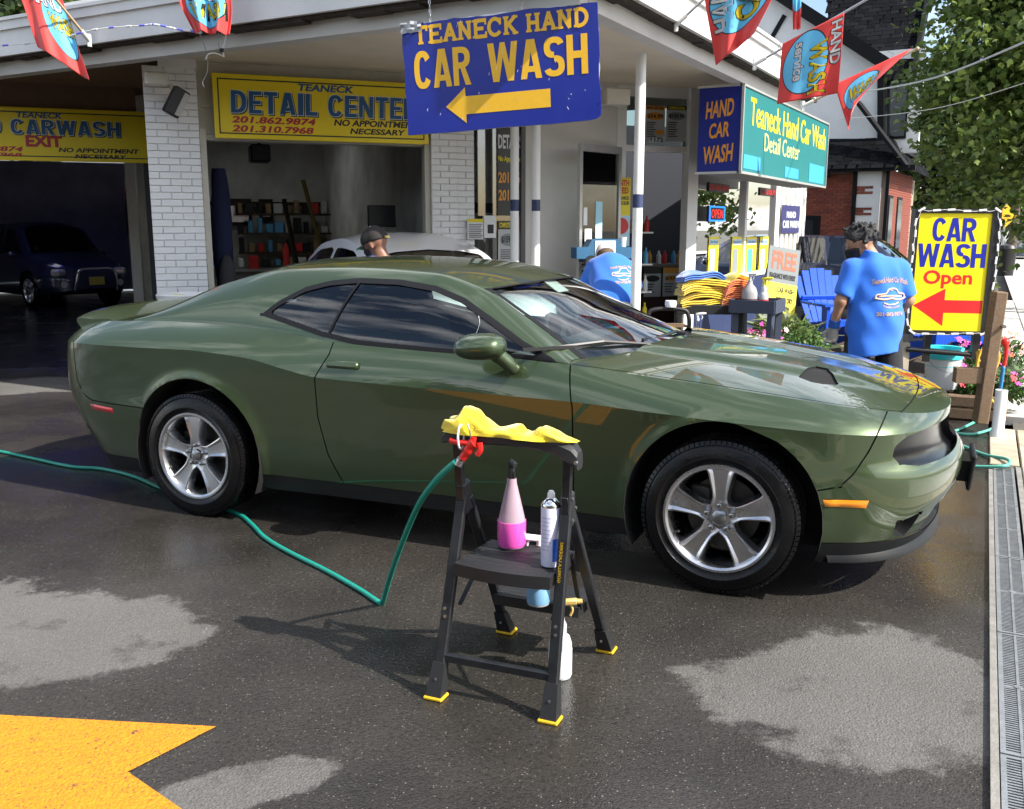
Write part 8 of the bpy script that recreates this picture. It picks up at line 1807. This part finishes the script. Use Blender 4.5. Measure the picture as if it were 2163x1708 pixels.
ssheet('red phone number strip at the top of the first shop pane', 1497, 384, 1540, 403, -.03, PBLK, [('t', '201-862-9874', .03, .97, .15, .85, PRED)], name='number_strip', cat='notice'); ssheet('red phone number strip at the top of the second shop pane', 1605, 395, 1645, 412, -.03, PBLK, [('t', '201-310-7968', .03, .97, .15, .85, PRED)], name='number_strip', cat='notice')
# counter and stock inside the shop
ct = F(7.05, -2.2, .15); cn = thing('shop_counter', 'dark shop counter hung with price posters inside the doorway', 'counter', ct, FA); MB().box((0, 0, .45), (1.5, .5, .9)).build('counter', M('counter_brown', (.07, .035, .025), .5), cn); MB().box((0, -.02, .92), (1.55, .56, .04)).build('worktop', M('worktop', (.12, .1, .09), .4), cn)
for i, (c_, t_) in enumerate(((PBLK, '$94.99'), (ORG, '$54.99'), (PRED, '$34.99'))): sheet(('black headed $94 price card', 'orange headed $54 price card', 'red headed $34 price card')[i] + ' on the counter front', F(6.62 + i * .31, -1.92, .62), FA, .28, .42, PGRY, [('r', 0, 1, 0, .2, c_), ('e', .1, .9, .26, .48, PYEL if i == 2 else c_), ('t', t_, .15, .85, .3, .44, PRED if i == 2 else PBLK)] + lines(.1, .6, .55, 4, .09, PBLK), name='price_card')
for i in range(9): bottle('stock_bottle', 'small %s product bottle standing on the shop counter' % ('white', 'red', 'blue', 'orange')[i % 4], F(6.45 + i * .125, -2.1 - .05 * (i % 2), 1.091), [(0, 0), (.035, 0), (.036, .12), (.02, .15), (.012, .19)], (PAPER, PRED, PBLU, ORG)[i % 4], group='bottles on the shop counter')
sv = thing('shelf_rack', 'narrow white shelf rack of bottles inside the door frame', 'shelf', F(5.80, -.6, .15), FA)
for z in (.3, .65, 1.0, 1.4): MB().box((0, 0, z), (.30, .3, .02)).build('shelf', FRM, sv)
for i in range(12): MB().lathe([(0, 0), (.03, 0), (.032, .12), (.012, .16), (.012, .2)], 12, Matrix.Translation((-.1 + .1 * (i % 3), -.06, (.31, .66, 1.01, 1.41)[i // 3]))).build('bottle', (PAPER, PRED, PYEL, PBLU, ORG)[i % 5], sv, smooth=40)
# leaning FREE board
a_ = AY(1608, 650, 11.6); fb_ = sheet('leaning grey and yellow board reading FREE beside the cart', (a_.x, a_.y, .12), 0, .42, 1.34, M('board_grey', (.20, .22, .22), .7), [('t', 'FREE', .12, .9, .04, .21, M('free_orange', (.5, .10, .04), .5)), ('t', 'FRAGRANCE WITH EVERY', .08, .92, .25, .30, PBLK), ('r', 0, 1, .34, .62, PYEL), ('t', '- CAR WASH', .3, .9, .38, .43, PBLK), ('t', '- TOWEL DRY', .3, .9, .47, .52, PBLK), ('t', '- VACUUM', .3, .8, .55, .60, PBLK)], name='sandwich_board', cat='board', th=.012); fb_.rotation_euler = (math.radians(-14), math.radians(10), math.radians(10))
MB().box((.21, .2, .65), (.38, .01, 1.3), R=Matrix.Rotation(math.radians(16), 3, 'X')).build('rear_leaf', PGRY, fb_)
# towel cart ----------------------------------------------------------------
cp_ = AY(1497, 640, 9.3); cart = thing('utility_cart', 'black plastic utility cart loaded with towels in front of the shop', 'cart', (cp_.x, cp_.y, 0), -.12); CT = .86
CAR_ = M('cart_black', (.022, .021, .021), .5, var=.15)
for z in (.22, CT): mb = MB(); mb.box((0, 0, z), (.62, .42, .03)); mb.box((0, -.205, z - .02), (.64, .03, .09), bev=.006); mb.box((0, .205, z - .02), (.64, .03, .09), bev=.006); mb.build('tray', CAR_, cart)
for x in (-.29, .29):
    for y in (-.19, .19): MB().box((x, y, .50), (.055, .055, .72), bev=.01).build('leg', CAR_, cart); MB().cyl((x, y - .015, .06), (x, y + .015, .06), .06).build('caster', RUBBER, cart)
TOWC = {'yellow': M('towel_yellow', (.80, .58, .02), .95, sheen=.5, bump=.4, bscale=200), 'blue': M('towel_blue', (.05, .17, .55), .95, sheen=.5, bump=.4, bscale=200), 'orange': M('towel_orange', (.80, .19, .02), .95, sheen=.5, bump=.4, bscale=200)}
def towel(col, x, z, w, d, t, seed, rz, slump=0., lab=''):
    o = thing('folded_towel', 'folded %s microfibre towel %s' % (col, lab), 'towel', cart.matrix_basis @ Vector((x, -.02, z)), rz, 'folded %s towels on the cart' % col); r = random.Random(seed); p = [r.uniform(0, 6) for _ in range(4)]; mb = MB(); N_ = 18
    def S(u, v, k): return ((u - .5) * w * (1 + .05 * math.sin(5 * v + p[0])) + .012 * k, (v - .5) * d * (1 + .05 * math.sin(6 * u + p[1])), k * t + .014 * math.sin(7 * u + p[2]) * math.sin(4 * v + p[3]) - slump * max(0, abs(u - .5) * 2 - .4) ** 2 * .12)
    for la in range(3):
        ks = (la / 3, (la + .86) / 3); T_ = [[S(i / N_, j / 8, ks[1]) for j in range(9)] for i in range(N_ + 1)]; B_ = [[S(i / N_, j / 8, ks[0]) for j in range(9)] for i in range(N_ + 1)]; mb.grid(T_); mb.grid(B_)
        for e in (0, 8): mb.grid([[B_[i][e], tuple((a + b) / 2 + (0, (-.012 if e == 0 else .012), 0)[q] for q, (a, b) in enumerate(zip(B_[i][e], T_[i][e]))), T_[i][e]] for i in range(N_ + 1)])
        for e in (0, N_): mb.grid([[B_[e][j], tuple((a + b) / 2 + ((-.012 if e == 0 else .012), 0, 0)[q] for q, (a, b) in enumerate(zip(B_[e][j], T_[e][j]))), T_[e][j]] for j in range(9)])
    mb.build('cloth', TOWC[col], o, smooth=50)
for k, (col, x, w, rz) in enumerate((('yellow', -.06, .52, .05), ('yellow', -.04, .50, -.06), ('yellow', -.08, .46, .1), ('yellow', -.05, .48, -.02), ('blue', -.10, .38, .08))): towel(col, x, CT + .017 + k * .064, w, .34, .062, k, rz, 1., ('at the bottom of the cart pile', 'second from the bottom of the cart pile', 'third from the bottom of the cart pile', 'directly under the blue towel', 'on top of the yellow pile')[k])
for k in range(4): towel('orange', .23, CT + .02 + k * .062, .26, .32, .058, 20 + k, .1 * k - .15, 1., ('at the bottom of the orange pile', 'second up in the orange pile', 'third up in the orange pile', 'topmost of the orange pile')[k])
towel('yellow', .22, CT + .275, .22, .26, .035, 31, .4, 1.2, 'lying over the orange pile')
tp = AY(1452, 622, 9.0)
# tray trolley with bottles, and tubular hand truck
ty = AY(1600, 640, 9.0); tr_ = thing('tray_trolley', 'dark tilted tray trolley holding spray bottles beside the towel cart', 'trolley', (ty.x, ty.y, 0), -.5); MB().box((0, 0, .84), (.40, .42, .02)).box((0, -.21, .89), (.42, .02, .12)).box((0, .21, .89), (.42, .02, .12)).box((-.21, 0, .89), (.02, .40, .12)).box((.21, 0, .89), (.02, .40, .12)).build('tray', M('trolley_slate', (.045, .055, .085), .5), tr_)
for x in (-.17, .17): MB().bar((x, -.15, .83), (x * .9, -.18, .0), .06, .04).build('leg', M('trolley_slate', (.045, .055, .085), .5), tr_); MB().bar((x, .15, .83), (x * .9, .18, .0), .06, .04).build('leg', M('trolley_slate', (.045, .055, .085), .5), tr_)
bottle('spray_bottle', 'white and red spray bottle with yellow trigger on the tray trolley', tr_.matrix_basis @ Vector((.08, -.1, .851)), sqp, MILK, PRED, [(.042, .03), (.0425, .03), (.0425, .1), (.042, .1)], .225, PYEL, 2.6, 1.05); bottle('jug', 'grey plastic jug of dark cleaner on the tray trolley', tr_.matrix_basis @ Vector((-.08, .0, .851)), [(0, 0), (.07, 0), (.075, .15), (.06, .2), (.025, .24), (.025, .27)], M('jug_plastic', (.45, .45, .45), .4, trans=.3), M('jug_fluid', (.12, .07, .08), .4), [(.0765, .005), (.0775, .1), (.076, .101)], .27, PGRY, 2.2)
ht_ = AY(1412, 650, 8.9); hk = thing('hand_trolley', 'black tube framed hand trolley standing at the shop step', 'trolley', (ht_.x, ht_.y, 0), .0); mb = MB(); mb.tube(catmull([(-.20, 0, .02), (-.20, 0, .6), (-.19, .0, .80), (-.12, 0, .86), (.12, 0, .86), (.19, 0, .80), (.20, 0, .6), (.20, 0, .02)], 6), .02, 10); mb.build('frame', CAR_, hk, smooth=0)
for z in (.25, .55): MB().box((0, .10, z), (.38, .24, .03)).build('shelf', CAR_, hk)
MB().box((0, .1, .70), (.36, .2, .02)).build('wood_shelf', WOOD, hk); bottle('spray_bottle', 'clear bottle of blue glass cleaner between the trolley and the cart', (ht_.x + .27, ht_.y - .05, .0), [(r_ * 1.1, z * 3.0) for r_, z in conep], CLR, M('pale_blue_liquid', (.22, .45, .72), .15), [(0, .52), (.045, .53), (.04, .6), (0, .601)], .765, PAPER, 2.8); bottle('folded_cloth_roll', 'rolled white and yellow cloth on the trolley handle', (ht_.x + .02, ht_.y, .882), [(0, 0), (.05, .0), (.055, .03), (.05, .06), (0, .06)], PAPER)
# garage odds and ends ----------------------------------------------------------
def gthing(name, label, cat, q, d, z=0., rz=0.): return thing(name, label, cat, F(q, -d, z), FA + rz)
g = gthing('hanging_overalls', 'dark blue overalls hanging just inside the detail bay', 'overalls', .72, .75, .9); mb = MB(); rows = []
for i in range(15):
    v = i / 14; w = .07 + .04 * math.sin(v * 3); rows.append([(w * math.cos(t) * (1 + .12 * math.sin(5 * t + 9 * v)), .09 * math.sin(t), 1.35 * (1 - v)) for t in np.linspace(0, 6.283, 17)])
mb.grid(rows); mb.build('fabric', M('overall_blue', (.01, .014, .05), .9), g, smooth=0)
g = gthing('coat', 'grey work coat hanging below the blue overalls', 'coat', .74, .55, .55); MB().sphere((0, 0, .4), .42, sc=(.24, .25, .9)).build('fabric', M('coat_grey', (.05, .05, .055), .9), g, smooth=0)
for i, (x, y, w, h) in enumerate(((505, 448, .34, .36), (562, 443, .14, .26))):
    q, z = fq(x, y, -8.35); g = gthing('wall_mirror', ('larger framed mirror on the back wall of the bay', 'smaller framed mirror on the back wall of the bay')[i], 'mirror', q, 8.36, z); MB().box((0, 0, 0), (w + .12, .03, h + .14)).build('frame', PBLK, g); MB().box((0, -.02, 0), (w, .01, h)).build('glass', CHROME, g)
g = gthing('wall_ledge', 'dark timber ledge along the garage back wall', 'ledge', 1.7, 8.25, 2.05); MB().box((0, 0, 0), (3.4, .12, .07)).build('plank', M('dark_timber', (.05, .03, .02), .8), g)
for i, (x0, y0, x1, y1) in enumerate(((640, 380, 710, 560), (600, 420, 640, 560))): q0, z0 = fq(x0, y0, -5.); q1, _ = fq(x1, y1, -5.); g = gthing('leaning_pole', ('long yellow pole leaning in the bay', 'dark timber leaning in the bay')[i], 'pole', q0, 5., 0); MB().bar((0, 0, z0), (q1 - q0, -.5, .0), .06, .04).build('pole', (M('pole_olive', (.2, .15, .03), .7), M('dark_timber', (.05, .03, .02), .8))[i], g)
g = gthing('workbench', 'cluttered workbench along the garage back wall', 'workbench', 1.6, 7.7, 0); MB().box((0, 0, .85), (2.8, .6, .05)).build('bench_top', M('bench_grey', (.3, .3, .29), .7), g); MB().box((0, .1, .42), (2.7, .4, .8)).build('cabinet', M('cabinet_pale', (.4, .4, .38), .8), g)
rr = random.Random(5)
for i in range(12): MB().box((-1.25 + i * .22, rr.uniform(-.1, .1), .88 + .1), (rr.uniform(.08, .18), .15, rr.uniform(.12, .3)), bev=.01).build('box', (PAPER, PRED, BLACK, PBLU, M('carton', (.3, .2, .11), .8))[i % 5], g)
g = gthing('wall_monitor', 'black monitor on a bracket beside the bay jamb', 'monitor', 2.62, 1.2, 1.75); MB().box((0, 0, 0), (.34, .06, .26), bev=.01).build('screen', BLACK, g); MB().box((.12, .05, .1), (.04, .2, .04)).build('bracket', BLACK, g)
g = gthing('garage_opener', 'dark door opener hung under the garage ceiling', 'opener', 1.35, 2.6, 2.55); MB().box((0, 0, 0), (.25, .35, .22), bev=.02).cyl((0, 0, .1), (0, 0, .72), .02).build('housing', BLACK, g)
g = gthing('fire_extinguisher', 'small red extinguisher by the bench', 'extinguisher', 2.2, 7.2, .9); MB().lathe([(0, 0), (.06, 0), (.06, .32), (.03, .38), (.02, .44), (0, .44)], 16).build('cylinder', PRED, g, smooth=40)
g = gthing('white_board', 'pale panel fixed to the side wall of the left bay', 'panel', -.40, 9.2, 1.2); MB().box((0, 0, .2), (.03, 1.4, 1.2)).build('board', M('panel_beige', (.42, .38, .32), .8), g)
g = gthing('wire_hooks', 'tangle of hoses hung on the left bay wall', 'hoses', -.42, 7.4, 1.3, math.pi / 2); 
for i in range(4): MB().tube([Vector((.18 * math.cos(t) + .06 * i, 0, .3 * math.sin(t) + .5 + .05 * i)) for t in np.linspace(0, 6.283, 25)[:-1]], .014, 6, closed=True).build('hose_coil', (BLACK, PRED)[i % 2], g)
bl_p = AY(389, 640, 9.25); br_ = thing('plastic_drum', 'white plastic drum with cloths standing before the brick pillar', 'drum', (bl_p.x, bl_p.y, 0)); br_.scale = (1.05, 1.05, 1.06); MB().lathe([(0, 0), (.20, 0), (.215, .05), (.215, .80), (.23, .86), (.245, .92), (.235, .93), (.20, .90), (.19, .5), (0, .4)], 32).build('drum', M('drum_white', (.75, .76, .76), .4), br_, smooth=40); MB().sphere((-.05, -.02, .88), .13, sc=(1, .8, .35)).build('cloth', M('cloth_pale_yellow', (.75, .72, .3), .9), br_, smooth=0)
led = gthing('led_strip', 'thin blue led strip along the left bay ceiling', 'light', -2.4, 9.5, 3.22); MB().box((0, 0, 0), (2.4, .05, .03)).build('strip', M('led_blue', (.03, .04, 1.), .4, emit=4.), led)
g = gthing('wall_shelves', 'dark shelving crowded with tins and cartons on the garage back wall', 'shelves', 2.3, 7.95, 0)
for z in (1.15, 1.5, 1.85): MB().box((0, 0, z), (1.7, .3, .03)).build('shelf', M('dark_timber', (.05, .03, .02), .8), g)
for i in range(30):
    w_ = rr.uniform(.07, .16); h_ = rr.uniform(.1, .28); MB().box((-.8 + (i % 10) * .17, rr.uniform(-.05, .05), (1.165, 1.515, 1.865)[i // 10] + h_ / 2), (w_, .14, h_), bev=.008).build('carton', (BLACK, M('carton', (.3, .2, .11), .8), PBLU, PBLK, PRED, PGRY)[rr.randrange(6)], g)
